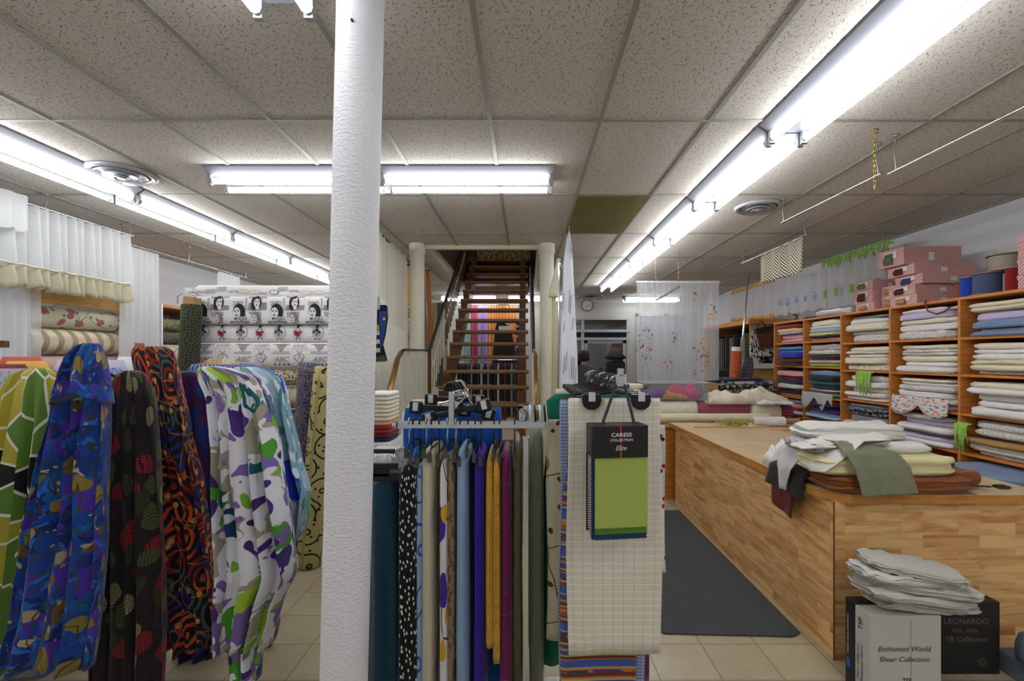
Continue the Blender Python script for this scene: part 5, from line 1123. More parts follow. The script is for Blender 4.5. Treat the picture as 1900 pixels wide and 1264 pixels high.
# sample book
sb = thing('sample_book', 'black CARESS COLLECTION swatch book with lime green fabric leaves on a rope handle', 'sample book', (.27, 1.5, 1.1))
YS = 1.46; M = Matrix.Translation((X_(1152, YS), YS, Z_(850, YS))) @ Matrix.Rotation(math.radians(7), 4, 'Z')
hw = (1206-1100)/2*YS/FL; hh = (850-790)*YS/FL; D = .085
def SBm(): b = MB(); b.T = M; return b
b = SBm(); b.box((-hw, 0, 0), (hw, D, hh)); b.build('header_box', solid('header_black', (18,18,19), .45), sb, bevel=.002)
b = SBm(); b.box((-hw, D-.004, -(1000-850)*YS/FL), (-hw+.16, D, .001)); b.build('back_card', MATS['header_black'], sb)
b = SBm(); b.add([(-hw-.0008, .012, .012), (-hw-.0008, .07, .012), (-hw-.0008, .07, hh-.01), (-hw-.0008, .012, hh-.01)], [(0,1,2,3)]); b.build('end_label', solid('header_grey', (52,52,54), .5), sb)
b = SBm(); fn = lambda x, y: (x, -.0012, y)
b.text('CARESS', lambda x, y: (x+.002, -.0012, y+hh*.66), .0165, sx=1.15); b.text('COLLECTION', lambda x, y: (x+.002, -.0012, y+hh*.52), .0105, sx=1.1); b.text('Elite', lambda x, y: (x+.0, -.0012, y+hh*.24), .02, shear=.35)
b.build('lettering', solid('print_white', (226,226,226), .5), sb)
b = SBm(); b.box((-.0022, -.0008, 0), (.0022, -.0003, hh)); b.box((-.0022, 0, hh+.0002), (.0022, .05, hh+.0008)); b.build('red_stripe', solid('red_ribbon', (190,44,40), .5), sb)
cols = [(16,52,96), (84,128,40), (150,170,70)]
def pinked(b, x0, x1, z0, z1, y, th=.0016, tooth=.0035):
    n = int((x1-x0)/tooth); pts = [(x0+(x1-x0)*i/n, z0-(tooth if i % 2 else 0)) for i in range(n+1)]
    m = int((z1-z0)/tooth); side = [(x1+(tooth*1.0 if i % 2 else 0), z0+(z1-z0)*i/m) for i in range(1, m+1)]; sidel = [(x0-(tooth*1.0 if i % 2 else 0), z0+(z1-z0)*i/m) for i in range(m, 0, -1)]
    P = pts+side+sidel; n_ = len(P); vs = [(a, q, c_) for q in (y, y+th) for a, c_ in P]
    b.add(vs, [tuple(range(n_)), tuple(range(2*n_-1, n_-1, -1))]+[(i, i+n_, (i+1) % n_+n_, (i+1) % n_) for i in range(n_)])
SW_ = [(980, 'lime_satin', (164,180,88)), (992, 'leaf_green', (84,124,40)), (1003, 'petrol_blue', (18,58,98))]
for k, (py, nm, rgb) in enumerate(SW_):
    b = SBm(); pinked(b, -hw+.010, hw-.002, -(py-850)*YS/FL, 0, .006+.004*k); b.build('swatch', cloth(nm, rgb, r=.4, crease=.004), sb)
pal = [(40,60,110), (224,220,214), (30,34,44), (226,222,216), (224,140,110), (34,40,60), (230,190,170), (30,60,110), (220,220,216), (24,28,36)]
for k in range(14):
    b = SBm(); pinked(b, -hw+.001+.0004*k, hw-.004, -(1003-850-(k*.9))*YS/FL, 0, .019+.0044*k, .0022); b.build('swatch', cloth('leaf_%d' % (k % 10), pal[k % 10], crease=.0), sb)
def rope(p0, p1, name):
    b = MB(); A, B = Vector(p0), Vector(p1); d = B-A; n = 46; s_ = d.cross(Vector((0, 1, 0))).normalized(); 
    for ph in (0, PI*2/3, PI*4/3):
        b.tube([A+d*(i/n)+s_*.0026*math.cos(i*.8+ph)+Vector((0, 1, 0))*.0026*math.sin(i*.8+ph) for i in range(n+1)], .0028, 5)
    return b.build(name, BLACKP, sb, smooth=True)
rope((X_(1117, 1.49), 1.49, Z_(789, 1.49)), (.303, 1.592, 1.53), 'rope_handle'); rope((X_(1177, 1.49), 1.485, Z_(789, 1.49)), (.32, 1.592, 1.53), 'rope_handle')
# ================================================================ printed cloths on the near rack
rk = thing('cloth_rack', 'chrome rail rack carrying the draped printed dress fabrics', 'rack', (-1.7, 2.35, 0))
b = MB(); b.tube([(-2.55, 2.8, .02), (-2.55, 2.8, 1.40), (-1.6, 2.8, 1.40), (-1.6, 2.8, .02)], .014, 10); b.build('frame', CHROME, rk, smooth=True)
b = MB(); b.tube([(-2.7, 2.8, .02), (-1.58, 2.8, .02)], .014, 8); b.build('base_bar', CHROME, rk)
for x in (-2.4, -2.2, -2.0, -1.8, -1.65):
    b = MB(); b.tube([(x, 2.8, 1.40), (x, 2.74, 1.40), (x, 2.7, 1.40)], .009, 8); b.build('arm', CHROME, rk, smooth=True)
for (x0_, x_, y_, z_) in ((-2.4, -2.28, 2.25, 1.5), (-2.2, -1.77, 1.98, 1.6), (-2.0, -1.8, 2.2, 1.5), (-1.95, -1.9, 2.42, 1.6), (-1.8, -1.8, 2.6, 1.5), (-1.65, -1.36, 2.12, 1.52), (-1.6, -1.4, 2.42, 1.49)):
    b = MB(); b.tube([(x0_, 2.8, 1.40), (x_, y_+.03, z_-.05), (x_, y_, z_)], .008, 6); b.build('arm', CHROME, rk, smooth=True)
GEO = cloth('green_geometric', [5.2, [(92,130,48), (22,22,24), (176,164,56), (96,132,56), (24,22,24), (170,160,60)]], [(('edge', 5.2, .03), (224,224,214))], dist=(1.6, .25), off=(1.2, 0, 0))
BLU = cloth('blue_garden', (18,62,142), [(('noise', 5, .52), (16,36,104)), (('dot', 5.2, .33), (74,44,158)), (('noise', 12, .58), (14,84,150)), (('noise', 19, .63), (40,100,190)), (('dot', 9, .30), [9, [(130,116,50), (84,100,44), (18,50,124), (160,140,110), (20,40,110), (96,84,40), (18,62,142)]]), (('noise', 14, .66), (176,160,120)), (('ring', 5, 22, .96), (70,60,34))], dist=(8, .15))
MOS = cloth('mosaic_red', (34,26,30), [(('dot', 8, .40), [8, [(150,26,40), (48,26,42), (76,94,44), (150,26,40), (150,150,100), (50,30,60), (60,60,40)]]), (('stripe', 0, .010, .24), (20,14,18)), (('stripe', 1, .010, .24), (20,14,18))], dist=(6, .10))
TRI = cloth('tribal_orange', (28,24,34), [(('ring', 5.2, 30, .3), [9, [(206,70,30), (40,44,120), (150,30,24), (70,90,84), (206,90,36)]]), (('edge', 6.5, .022), (170,96,50)), (('dot', 8, .12), (214,150,80))], dist=(4, .05))
PBL = cloth('purple_blue_scales', (64,22,84), [(('noise', 4.5, .52), (24,50,130)), (('noise', 6, .58), (112,22,70)), (('ring', 30, 22, .75), (22,18,60))], dist=(7, .08))
WFL = cloth('white_watercolour', (218,218,224), [(('noise', 5, .53), (156,150,132)), (('dot', 5, .36), [5, [(18,92,96), (156,194,50), (74,44,120), (70,150,40), (20,60,110), (216,216,222)]]), (('noise', 9, .60), (122,100,166)), (('noise', 17, .64), (220,220,226)), (('dot', 9, .2), [9, [(120,170,50), (60,40,110), (218,218,224)]])], dist=(7, .15))
BFL = cloth('blue_watercolour', (120,160,176), [(('dot', 4.5, .42), [4.5, [(26,60,200), (160,90,56), (90,150,96), (20,50,190), (150,176,196)]]), (('noise', 8, .58), (200,212,224)), (('noise', 13, .63), (40,120,110))], dist=(6, .14))
GR2 = 'printed dress fabrics on the near rack'
def drape(name, m, rows, Y, t, k, amp, seed, lab, us=1.4, n=96, nr=60, sq=.6, hem=.012):
    b = MB(); loft(b, pxl(Y, rows, t), n, nr, k, amp, seed, sq=sq, us=us, hem=hem); return tag(b.build(name, m, smooth=True), lab, 'fabric', GR2)
drape('draped_fabric', GEO, [(684, 52, 92, 2.25, .05), (694, 22, 108, 2.25, .08), (730, 2, 114, 2.25, .09), (900, -16, 104), (1100, -26, 74), (1236, -40, 64)], 2.25, .09, 5, .03, 1, 'green, black and mustard angular print fabric outlined in white, draped at the rack end')
bl = drape('draped_fabric', BLU, [(640, 160, 180, 1.98, .03), (650, 140, 186, 1.98, .06), (700, 116, 192, 1.98, .09), (760, 104, 194), (900, 74, 190), (1000, 56, 188), (1120, 34, 182), (1200, 14, 178), (1238, 2, 172)], 1.98, .09, 4, .03, 2, 'deep blue fabric with purple flowers draped highest like a hood')
b = MB(); loft(b, pxl(1.86, [(637, 158, 178, 1.86, .03), (642, 144, 182, 1.86, .06), (665, 130, 186, 1.86, .09), (700, 118, 190, 1.86, .10), (730, 108, 194, 1.86, .10), (752, 102, 198, 1.86, .10)], .1), 48, 20, 1.5, .02, 5, sq=.8, arch=.05); b.build('hood_fold', BLU, bl, smooth=True)
drape('draped_fabric', MOS, [(688, 230, 256, 2.2, .04), (696, 216, 270, 2.2, .07), (740, 200, 284), (900, 184, 296), (1050, 176, 300), (1300, 170, 300)], 2.2, .09, 5, .026, 4, 'dark fabric with red and olive mosaic leaf shapes')
drape('draped_fabric', TRI, [(643, 252, 306, 2.42, .05), (652, 248, 322, 2.42, .08), (700, 256, 334), (800, 278, 348), (900, 292, 374), (1050, 300, 392), (1150, 302, 404), (1202, 316, 400)], 2.42, .08, 4, .026, 6, 'orange and black tribal print fabric with zigzags')
drape('draped_fabric', PBL, [(688, 340, 362, 2.6, .05), (694, 330, 376, 2.6, .1), (730, 326, 394), (900, 334, 412), (1100, 334, 416), (1190, 330, 404), (1300, 322, 380)], 2.6, .11, 3, .025, 8, 'purple and dark blue scale print fabric next to the tribal one')
wf_ = drape('draped_fabric', WFL, [(680, 372, 398, 2.14, .05), (684, 368, 432, 2.12, .09), (700, 370, 478, 2.12, .12), (740, 386, 500), (850, 400, 520), (1000, 404, 540), (1060, 408, 546), (1120, 408, 520), (1194, 410, 500)], 2.12, .12, 5, .038, 10, 'white fabric with green, purple and teal watercolour flowers')
tl = drape('fabric_tail', WFL, [(1100, 430, 482, 2.14, .08), (1200, 428, 482, 2.14, .08), (1262, 432, 480, 2.14, .08)], 2.14, .1, 2, .02, 12, None, nr=10)
del tl['category'], tl['group']; tl.location -= wf_.location; tl.parent = wf_
drape('draped_fabric', BFL, [(681, 440, 470, 2.42, .06), (688, 434, 500, 2.42, .12), (705, 440, 520, 2.42, .16), (740, 450, 532), (850, 470, 552), (920, 480, 570), (980, 480, 566), (1030, 470, 530), (1120, 470, 524)], 2.42, .14, 4, .035, 14, 'pale blue fabric with cobalt blue and rust blossoms')
drape('draped_fabric', cloth('paisley_small', (120,110,60), [(('dot', 14, .24), (150,50,30)), (('ring', 10, 30, .5), (40,50,40))]), [(700, 450, 480, 2.68, .05), (1120, 484, 512, 2.68, .05), (1160, 490, 522, 2.68, .05), (1208, 486, 500, 2.68, .03)], 2.68, .05, 1, .008, 15, 'small multicoloured cloth corner dangling below the cobalt blossom fabric', nr=20)
drape('draped_fabric', cloth('blue_white_bands', (40,62,130), [(('stripe', 3, .06, .12), (220,222,230))]), [(676, 356, 470, 2.68, .03), (680, 352, 496, 2.68, .08), (690, 350, 506, 2.68, .1), (800, 356, 500, 2.68, .1)], 2.68, .1, 3, .012, 16, 'navy cloth with white slanting stripes lying over the rail', nr=12)
LBF = cloth('pale_blue_scroll', (150,160,206), [(('ring', 7, 22, .7), (70,84,160))])
drape('draped_fabric', LBF, [(683, 190, 222, 2.5, .05), (690, 186, 232, 2.5, .1), (800, 186, 240), (1000, 190, 240)], 2.5, .1, 2, .015, 17, 'pale blue scroll print fabric glimpsed between the hooded blue and the mosaic', nr=14)
LAV = cloth('lavender_plain', (170,160,200))
# cloths lying over the rail behind (ends of other pieces)
heaps = [('coral', (190,76,62), 0, 88, 662, 690), ('yellow', (206,160,70), 10, 96, 670, 692), ('dark red', (104,30,24), -4, 60, 676, 694), ('lilac', (170,140,180), -4, 120, 684, 712), ('pale grey floral', (146,150,160), -6, 92, 690, 900)]
for k, (nm, rgb, a, c_, t0, t1) in enumerate(heaps):
    Y = 3.0-.14*k; b = MB(); m = cloth('over_'+nm.replace(' ', '_'), rgb, [(('noise', 20, .6), tuple(int(q*.7) for q in rgb))] if 'floral' in nm else [])
    loft(b, pxl(Y, [(t0, a+6, c_-14, Y, .03), (t0+5, a, c_, Y, .10), (t0+40, a-4, c_+2, Y, .11), (664+1.585*FL/Y, a-6, c_+2, Y, .11)], .1), 34, 12, 3, .012, k+20, sq=.4)
    tag(b.build('draped_fabric', m, smooth=True), '%s cloth laid over the back rail behind the green angular print' % nm, 'fabric', 'cloths over the back rail')
for k, (nm, rgb, a, c_, t0) in enumerate((('lavender', (186,184,204), 100, 236, 668), ('white', (214,214,214), 214, 250, 662), ('olive tweed', (112,108,84), 222, 262, 680), ('blue floral', (110,124,180), 178, 224, 678))):
    Y = 3.05+.13*k; b = MB(); loft(b, pxl(Y, [(t0, a+8, c_-8, Y, .04), (t0+6, a, c_, Y, .1), (664+1.585*FL/Y, a-4, c_+2, Y, .1)], .1), 34, 12, 2, .012, k+30, sq=.4)
    tag(b.build('draped_fabric', cloth('back_'+nm.replace(' ', '_'), rgb, [(('noise', 24, .55), tuple(int(q*.6) for q in rgb))] if 'floral' in nm or 'tweed' in nm else []), smooth=True), '%s cloth over the back rail near the hooded blue fabric' % nm, 'fabric', 'cloths over the back rail')
br_ = MB(); br_.tube([(-3.9, 3.2, .02), (-3.9, 3.2, 1.3), (-2.35, 3.2, 1.3), (-2.35, 3.2, .02)], .014, 10); tag(br_.build('back_rail', CHROME, smooth=True), 'low chrome rail behind the printed fabrics', 'rail')
b = MB(); b.cyl((X_(259, 2.9), 2.9, .02), (X_(259, 2.9), 2.9, Z_(637, 2.9)), .024, n=14); tag(b.build('cardboard_tube', solid('tube_card', (176,112,62), .8), smooth=.6), 'brown cardboard tube end poking up behind the tribal print', 'tube')
b = MB(); b.box((X_(-30, 3.4), 3.4, Z_(645, 3.4)), (X_(7, 3.4), 3.44, Z_(632, 3.4))); b.box((X_(-30, 3.4), 3.4, 0), (X_(-20, 3.4), 3.44, Z_(640, 3.4))); tag(b.build('wooden_post', STR_W if False else wood('stair_wood', (120,78,34), (78,46,18)), bevel=.003), 'small brown wooden bar end at the picture edge before the sheer', 'post')
# ================================================================ bolts along the wall & sheers
SHE = sheer('plain_sheer', (236,236,240), .62)
wf = thing('bolt_shelf', 'wall shelf with chipboard header holding long fabric bolts', 'shelf', (-4.3, 4.4, 0))
Y0, Y1 = 3.9, 4.86
b = MB(); b.box((-4.06, Y0, 2.06), (-4.03, Y1, 2.19)); b.build('header_board', wood('chipboard', (196,152,92), (176,130,70), (4, 8), .7), wf)
for z in (1.42, 1.0, .5, .1): MB().box((-4.74, Y0, z-.03), (-4.06, Y1, z)).build('shelf_board', OAK, wf)
for y in (Y0-.03, Y1): MB().box((-4.74, y, 0), (-4.03, y+.03, 2.19)).build('side_panel', WHITEP, wf)
FB = cloth('rose_floral', (214,208,184), [(('edge', 3, .010), (130,140,96)), (('dot', 5.2, .19), (176,104,100)), (('dot', 8, .12), (110,130,80))], dist=(5, .10))
STP = cloth('sage_stripe', (214,202,168), [(('stripe', 1, .14, .4), (204,176,158)), (('stripe', 0, .13, .42), (150,142,112))])
def wbolt(z, r, m, lab, y0=Y0+.01, y1=Y1-.01, x=-4.16, flat=.9):
    b = MB(); bolt(b, (x, y0, z), (x, y1, z), r, flat, 26, seed=z*10, seg=12); return tag(b.build('fabric_bolt', m, smooth=1.2), lab, 'fabric bolt', 'bolts on the wall shelf')
wbolt(1.955, .105, FB, 'cream fabric bolt with pink roses under the chipboard header', flat=.93)
wbolt(1.74, .125, STP, 'sage and cream striped fabric bolt', flat=.9)
wbolt(1.525, .11, cloth('dusty_pink', (190,160,150)), 'dusty pink fabric bolt below the striped one', flat=.88)
wbolt(1.2, .12, FM['i'], 'ivory fabric bolt lower on the wall shelf')
wbolt(.75, .12, FM['a'], 'tan fabric bolt lowest on the wall shelf')
RX = -3.84
rod((RX, 3.0, 2.79), (RX, 4.72, 2.79), 'rod carrying the lace-edged valance near the wall', (.1, .5, .98), r=.009)
rod((-3.98, 4.72, 2.74), (-3.98, 6.9, 2.74), 'thin rod along the wall past the valance', (.02, .45, .98), r=.007)
rod((-3.95, 3.0, 2.72), (-3.95, 4.7, 2.72), 'second rod just under the lace-edged valance', (.1,), r=.006)
b = MB(); curtain(b, (RX, 3.15), (RX, 4.66), 2.78, 2.30, 17, .048, 1, nu=200); va = tag(b.build('valance', sheer('valance_sheer', (236,238,238), .88), smooth=True), 'wide white pleated valance with cream lace hem near the wall', 'curtain')
LACEM = sheer('cream_lace', (230,226,202), .80, [(('edge', 70, .07), (206,200,172))])
b = MB(); curtain(b, (RX+.002, 3.15), (RX+.002, 4.66), 2.31, 2.17, 17, .05, 1, nu=200, nv=5, scal=.05); b.build('lace_hem', LACEM, va, smooth=True, solid=.003)
b = MB(); b.tube([(RX+.03, 3.15+1.51*i/60, 2.305+.004*math.sin(i)) for i in range(61)], .006, 5); b.build('hem_cord', FM['i'], va, smooth=True)
b = MB(); curtain(b, (RX+.07, 3.05), (RX+.07, 3.66), 2.82, 2.57, 5, .02, 4, scal=.03); tag(b.build('valance', sheer('valance_sheer', (236,238,238), .88), smooth=True), 'short ruffled white valance overlapping at the picture edge', 'curtain')
b = MB(); curtain(b, (-3.95, 3.1), (-3.95, 3.92), 2.72, 1.0, 9, .02, 2); tag(b.build('sheer_curtain', sheer('thin_sheer', (232,236,238), .5), smooth=True), 'long thin sheer panel hanging under the lace valance', 'curtain')
b = MB(); curtain(b, (-3.98, 4.74), (-3.98, 5.24), 2.72, 1.45, 6, .02, 6, nv=16, flare=.08); tag(b.build('sheer_curtain', sheer('valance_sheer', (236,238,238), .88), smooth=True), 'dense white sheer panel hanging next to the striped bolt', 'curtain')
b = MB(); curtain(b, (-3.98, 6.25), (-3.98, 6.7), 2.72, 1.9, 5, .02, 8, flare=.35); tag(b.build('sheer_curtain', sheer('valance_sheer', (236,238,238), .88), smooth=True), 'small white sheer hanging behind the printed bolts rack', 'curtain')
# dark bolts further along
sh2 = thing('bolt_shelf', 'far wall shelf with olive and brown bolt ends', 'shelf', (-4.3, 5.9, 0))
for z in (2.16, 1.2, .4): MB().box((-4.74, 5.32, z), (-4.0, 6.4, z+.03)).build('shelf_board', OAK, sh2)
for y in (5.3, 6.4): MB().box((-4.74, y, 0), (-4.0, y+.02, 2.19)).build('side_panel', WHITEP, sh2)
z = 1.24
for k, (nm, rgb, h) in enumerate((('dark green', (50,54,36), .13), ('mottled grey', (86,80,72), .14), ('cream damask', (196,184,150), .24), ('brown leaf', (90,84,68), .14), ('olive', (120,120,80), .16))):
    b = MB(); bolt(b, (-4.2, 5.36, z+h/2), (-4.2, 6.36, z+h/2), h/2, .96, 22, seed=k+3); tag(b.build('fabric_bolt', cloth('far_'+nm.replace(' ', '_'), rgb, [(('noise', 18, .55), tuple(int(q*.75) for q in rgb))]), smooth=1.2), '%s fabric bolt on the far wall shelf' % nm, 'fabric bolt', 'bolts on the far wall shelf'); z += h+.005
# ================================================================ rack of printed upholstery bolts
Y = 4.1
dr = thing('wire_rack', 'white wire display rack holding the printed upholstery bolts', 'rack', (-2.0, Y, 0))
xl, xr_ = X_(372, Y), X_(687, Y)
for x in (xl-.01, xr_+.01):
    b = MB(); b.box((x-.018, Y-.02, 0), (x+.018, Y+.02, Z_(533, Y))); b.build('upright', WHITEP, dr, bevel=.004)
    for k in range(7): b = MB(); b.box((x-.03, Y-.13, Z_(545+22*k, Y)), (x+.03, Y-.02, Z_(538+22*k, Y))); b.build('bracket', WHITEP, dr)
b = MB()
for z in (2.1, 1.2, .3): b.box((xl, Y+.16, z), (xr_, Y+.18, z+.03))
b.box((xl, Y+.02, .02), (xl+.03, Y+.5, .05)); b.box((xr_-.03, Y+.02, .02), (xr_, Y+.5, .05)); b.build('cross_bars', WHITEP, dr)
INK = solid('ink_black', (24,22,24), .8); INKG = solid('ink_grey', (128,128,130), .8); INKR = solid('ink_red', (132,24,40), .8); PAPR = cloth('print_ground', (220,218,216)); INKL = solid('ink_pale', (168,170,172), .8); INKB = solid('ink_blue', (72,80,130), .8); INKT = solid('ink_tan', (176,160,132), .8)
PM = [PAPR, INK, INKG, INKR, INKL, INKB, INKT]
def pbolt(t0, t1, lab, prints, xoff=0.0, fl=.38):
    """bolt facing the camera between two pixel heights with print motifs on its face"""
    zt_, zb_ = Z_(t0, Y), Z_(t1, Y); h = zt_-zb_; D_ = min(.1, h*.5); b = MB(); n = 16
    prof = []
    for i in range(n+1):
        a = PI*i/n; c_, s_ = math.cos(a), math.sin(a); prof.append((-(abs(s_)**fl)*D_, (zt_+zb_)/2+math.copysign(abs(c_)**.75, c_)*h/2))
    full = [(Y-.02+y, z) for y, z in prof]+[(Y+.12, zb_), (Y+.12, zt_)]
    m_ = len(full); vs = []; seg = 16
    for j in range(seg+1):
        x = lerp(xl+.02, xr_-.02, j/seg)+xoff*0
        for (yy, z) in full: vs.append((x, yy+.003*noise.noise(Vector((x*4, z*9, 1))), z))
    fs = [(j*m_+i, (j+1)*m_+i, (j+1)*m_+(i+1) % m_, j*m_+(i+1) % m_) for j in range(seg) for i in range(m_)]+[tuple(range(m_)), tuple(seg*m_+i for i in range(m_-1, -1, -1))]
    b.add(vs, fs, 0, [(v[0], v[2]) for v in vs])
    def onface(px, py, lift=.0022):   # pixel-like print coordinates -> world on the bolt face
        x, z = X_(px, Y), Z_(py, Y)*1.0; q = min(.999, abs((z-(zt_+zb_)/2)/(h/2)))
        # invert |c|^.75 = q
        c_ = q**(1/.75); s_ = math.sqrt(max(0, 1-c_*c_)); return (x, Y-.02-(s_**fl)*D_-lift-.003, z)
    prints(b, onface)
    return tag(b.build('fabric_bolt', PM, smooth=.9), lab, 'fabric bolt', 'printed upholstery bolts')
def ell(cx, cy, rx, ry, n=18, a0=0, a1=2*PI): return [(cx+rx*math.cos(a0+(a1-a0)*i/n), cy+ry*math.sin(a0+(a1-a0)*i/n)) for i in range(n)]
def P_labels(b, f):
    r_ = random.Random(3); x = 385
    while x < 680:
        k = r_.randrange(5); cy = r_.uniform(538, 548)
        if k == 0:
            b.decal(ell(x, cy, 9, 4.5), f, 5); b.decal(ell(x, cy, 7.5, 3.4), lambda p, q: f(p, q, .003), 0); b.text('a', lambda p, q: f(x+p, cy+2-q, .0036), 6, 5)
        elif k == 1: b.text('PARIS', lambda p, q: f(x+p, cy+2-q, .003), 6, 3)
        elif k == 2: b.text('HOTEL', lambda p, q: f(x+p, cy+2-q, .003), 6, 1)
        elif k == 3: b.decal(ell(x, cy, 11, 4), f, 6); b.decal(ell(x, cy, 9.5, 3), lambda p, q: f(p, q, .003), 0); b.text('STYLE', lambda p, q: f(x+p, cy+1.5-q, .0036), 4, 6)
        else: b.decal([(x-9, cy-3), (x+9, cy-4), (x+9, cy+3), (x-9, cy+4)], f, 4)
        x += r_.uniform(15, 24)
pbolt(531, 553, 'ivory upholstery bolt with luggage label prints, topmost on the wire rack', P_labels)
def face(b, f, cx, cy, s, hair, skin, side=1):
    g = lambda l: (lambda p, q: f(p, q, l))
    b.decal(ell(cx+side*1.5*s, cy, 6.4*s, 8.2*s), g(.0026), hair); b.decal(ell(cx+side*4*s, cy+5*s, 4*s, 5*s), g(.0027), hair)
    b.decal(ell(cx-.8*s, cy+1*s, 3.8*s, 5.4*s), g(.0034), skin); b.decal([(cx-2.5*s, cy+5*s), (cx+1.5*s, cy+5*s), (cx+2*s, cy+9*s), (cx-2.5*s, cy+9*s)], g(.0033), skin)
    for q in (-2.4, .9): b.decal(ell(cx+q*s, cy-.3*s, .95*s, .55*s, 8), g(.0042), 1); b.decal([(cx+(q-1.2)*s, cy-1.7*s), (cx+(q+1.2)*s, cy-2*s), (cx+(q+1.2)*s, cy-1.5*s), (cx+(q-1.2)*s, cy-1.2*s)], g(.0042), 1)
    b.decal(ell(cx-.9*s, cy+3.6*s, 1.4*s, .7*s, 8), g(.0042), 1); b.decal([(cx-1*s, cy), (cx-.5*s, cy+2*s), (cx-1.6*s, cy+2*s)], g(.0042), 4)
def P_mag(b, f):
    g = lambda l: (lambda p, q: f(p, q, l))
    for k in range(6):
        x = 375+68*k
        def C(l): return (lambda p, q: f(min(max(p, 377), 684), q, l))
        b.decal([(x+27, 556), (x+31, 556), (x+31, 576), (x+27, 576)], C(.001), 4)
        if x+30 < 686: b.text('CELEBRITY', lambda p, q: f(min(x+15+p, 684), 570-q*1.3, .0035), 8.4, 1, sx=.5)
        if x+38 < 686:
            b.decal([(x+33, 554), (x+66, 554), (x+66, 577), (x+33, 577)], g(.0014), 2); face(b, f, x+50, 564, 1.45, 1, 0, -1)
        if x+20 < 686: face(b, f, x+14, 581, 1.75, 1, 0, 1)
        if x+56 < 686:
            b.decal([(x+34, 581), (x+56, 581), (x+56, 603), (x+34, 603)], g(.0014), 4); face(b, f, x+45, 592, 1.3, 2, 0, 1)
        if x+60 < 686: b.text('PHOTOGRAPHS', lambda p, q: f(x+42+p, 579-q, .003), 4.6, 3, sx=.75)
        if x+38 < 686:
            b.decal([(x+6, 590), (x+34, 590), (x+34, 597), (x+6, 597)], g(.0052), 0); b.text('MODELS', lambda p, q: f(x+20+p, 596-q, .006), 7.2, 1, sx=.85)
        if x+30 < 686: b.decal([(x, 598), (x+34, 598), (x+34, 602), (x, 602)], g(.0012), 2); b.text('BEAUTY SECRETS', lambda p, q: f(x+16+p, 601.5-q, .003), 4, 0, sx=.62)
pbolt(553, 604, 'black and white magazine print upholstery bolt with portraits of women', P_mag, fl=.12)
def P_shop(b, f):
    g = lambda l: (lambda p, q: f(p, q, l))
    for k in range(10):
        x = 390+34.5*k
        if x > 678: break
        c_ = 1 if k % 2 == 0 else 3
        if c_ == 1: b.decal(ell(x+2, 617, 11, 12), g(.0012), 4)
        else:
            for j in range(5): b.decal([(x-9, 611+j*4), (x+10, 611+j*4), (x+10, 611.6+j*4), (x-9, 611.6+j*4)], g(.0012), 4)
        b.decal(ell(x, 608.5, 1.8, 2.2, 8), g(.0022), 1); b.decal([(x-4, 606), (x, 604.6), (x+5, 606.2), (x, 607)], g(.0026), 1)
        b.decal([(x-1.6, 611), (x+1.8, 611), (x+2.8, 618), (x-2.6, 618)], g(.0022), 0 if c_ == 3 else 1)
        b.decal([(x-2.4, 616), (x+2.4, 616), (x+(1.6 if c_ == 1 else 4.5), 624), (x-(2.4 if c_ == 1 else 7), 623)], g(.0026), 3 if c_ == 3 else 2)
        for s_ in (-1, 1):
            b.decal([(x, 622), (x+s_*1.2, 622), (x+s_*4.6, 632), (x+s_*3.6, 632.4)], g(.0024), 1); b.decal([(x+s_*1.4, 611), (x+s_*5.4, 615.5), (x+s_*4.8, 616.3), (x+s_*1, 612.6)], g(.0024), 1)
            b.decal([(x+s_*3.6, 615.5), (x+s_*7, 615.5), (x+s_*7.4, 619.5), (x+s_*4, 619.5)], g(.0028), c_)
pbolt(604, 636, 'ivory upholstery bolt printed with little walking ladies in red and black', P_shop)
def P_abc(b, f):
    g = lambda l: (lambda p, q: f(p, q, l))
    for k in range(5):
        x = 397+69*k
        if x < 672:
            b.decal([(x-16, 639), (x+15, 639), (x+15, 656), (x-16, 656)], g(.0010), 4)
            for (i, j) in [(a, c_) for c_ in range(4) for a in range(-3+c_, 4-c_)]: b.decal(ell(x+i*2.8, 641+j*3.6, 1.2, 1.4, 6), g(.0022), 3 if (i+j) % 2 else 2)
            if x < 672: b.text('ABC', lambda p, q: f(x+p, 671-q, .0024), 13, 2, shear=.3)
            for i in range(4): b.decal([(x-13+i*8, 675.5), (x-11+i*8, 674), (x-9.3+i*8, 675.5), (x-11.2+i*8, 678.5)], g(.0024), 1 if i % 2 else 3)
        x += 33
        if x < 672:
            b.text('ALPHABET', lambda p, q: f(x+p, 644-q, .0024), 7, 2, sx=.8)
            for (a, c_) in (((x-14, 647), (x+14, 647.6)), ((x-14, 679.4), (x+14, 680)), ((x-14, 647), (x-13.4, 680)), ((x+13.4, 647), (x+14, 680))): b.decal([a, (c_[0], a[1]), c_, (a[0], c_[1])], g(.0022), 4)
            b.decal([(x, 674), (x-9, 664), (x-8.5, 659), (x-4, 657), (x, 659.5), (x+4, 657), (x+8.5, 659), (x+9, 664)], g(.0018), 2); b.decal([(x, 672.4), (x-7.8, 663.6), (x-7.4, 659.8), (x-4, 658.2), (x, 660.8), (x+4, 658.2), (x+7.4, 659.8), (x+7.8, 663.6)], g(.0024), 0)
            for i in range(4): b.decal(ell(x-3+2.2*i, 663+(i % 2)*2.5, 1.3, 1.3, 6), g(.003), 2)
            b.decal([(x-.8, 658), (x-5, 651), (x-4, 651), (x+.4, 658)], g(.0026), 1); b.decal([(x-.4, 658), (x+4, 651), (x+5, 651), (x+.8, 658)], g(.0026), 1)
pbolt(636, 684, 'ivory upholstery bolt with alphabet sampler hearts and ABC lettering', P_abc)
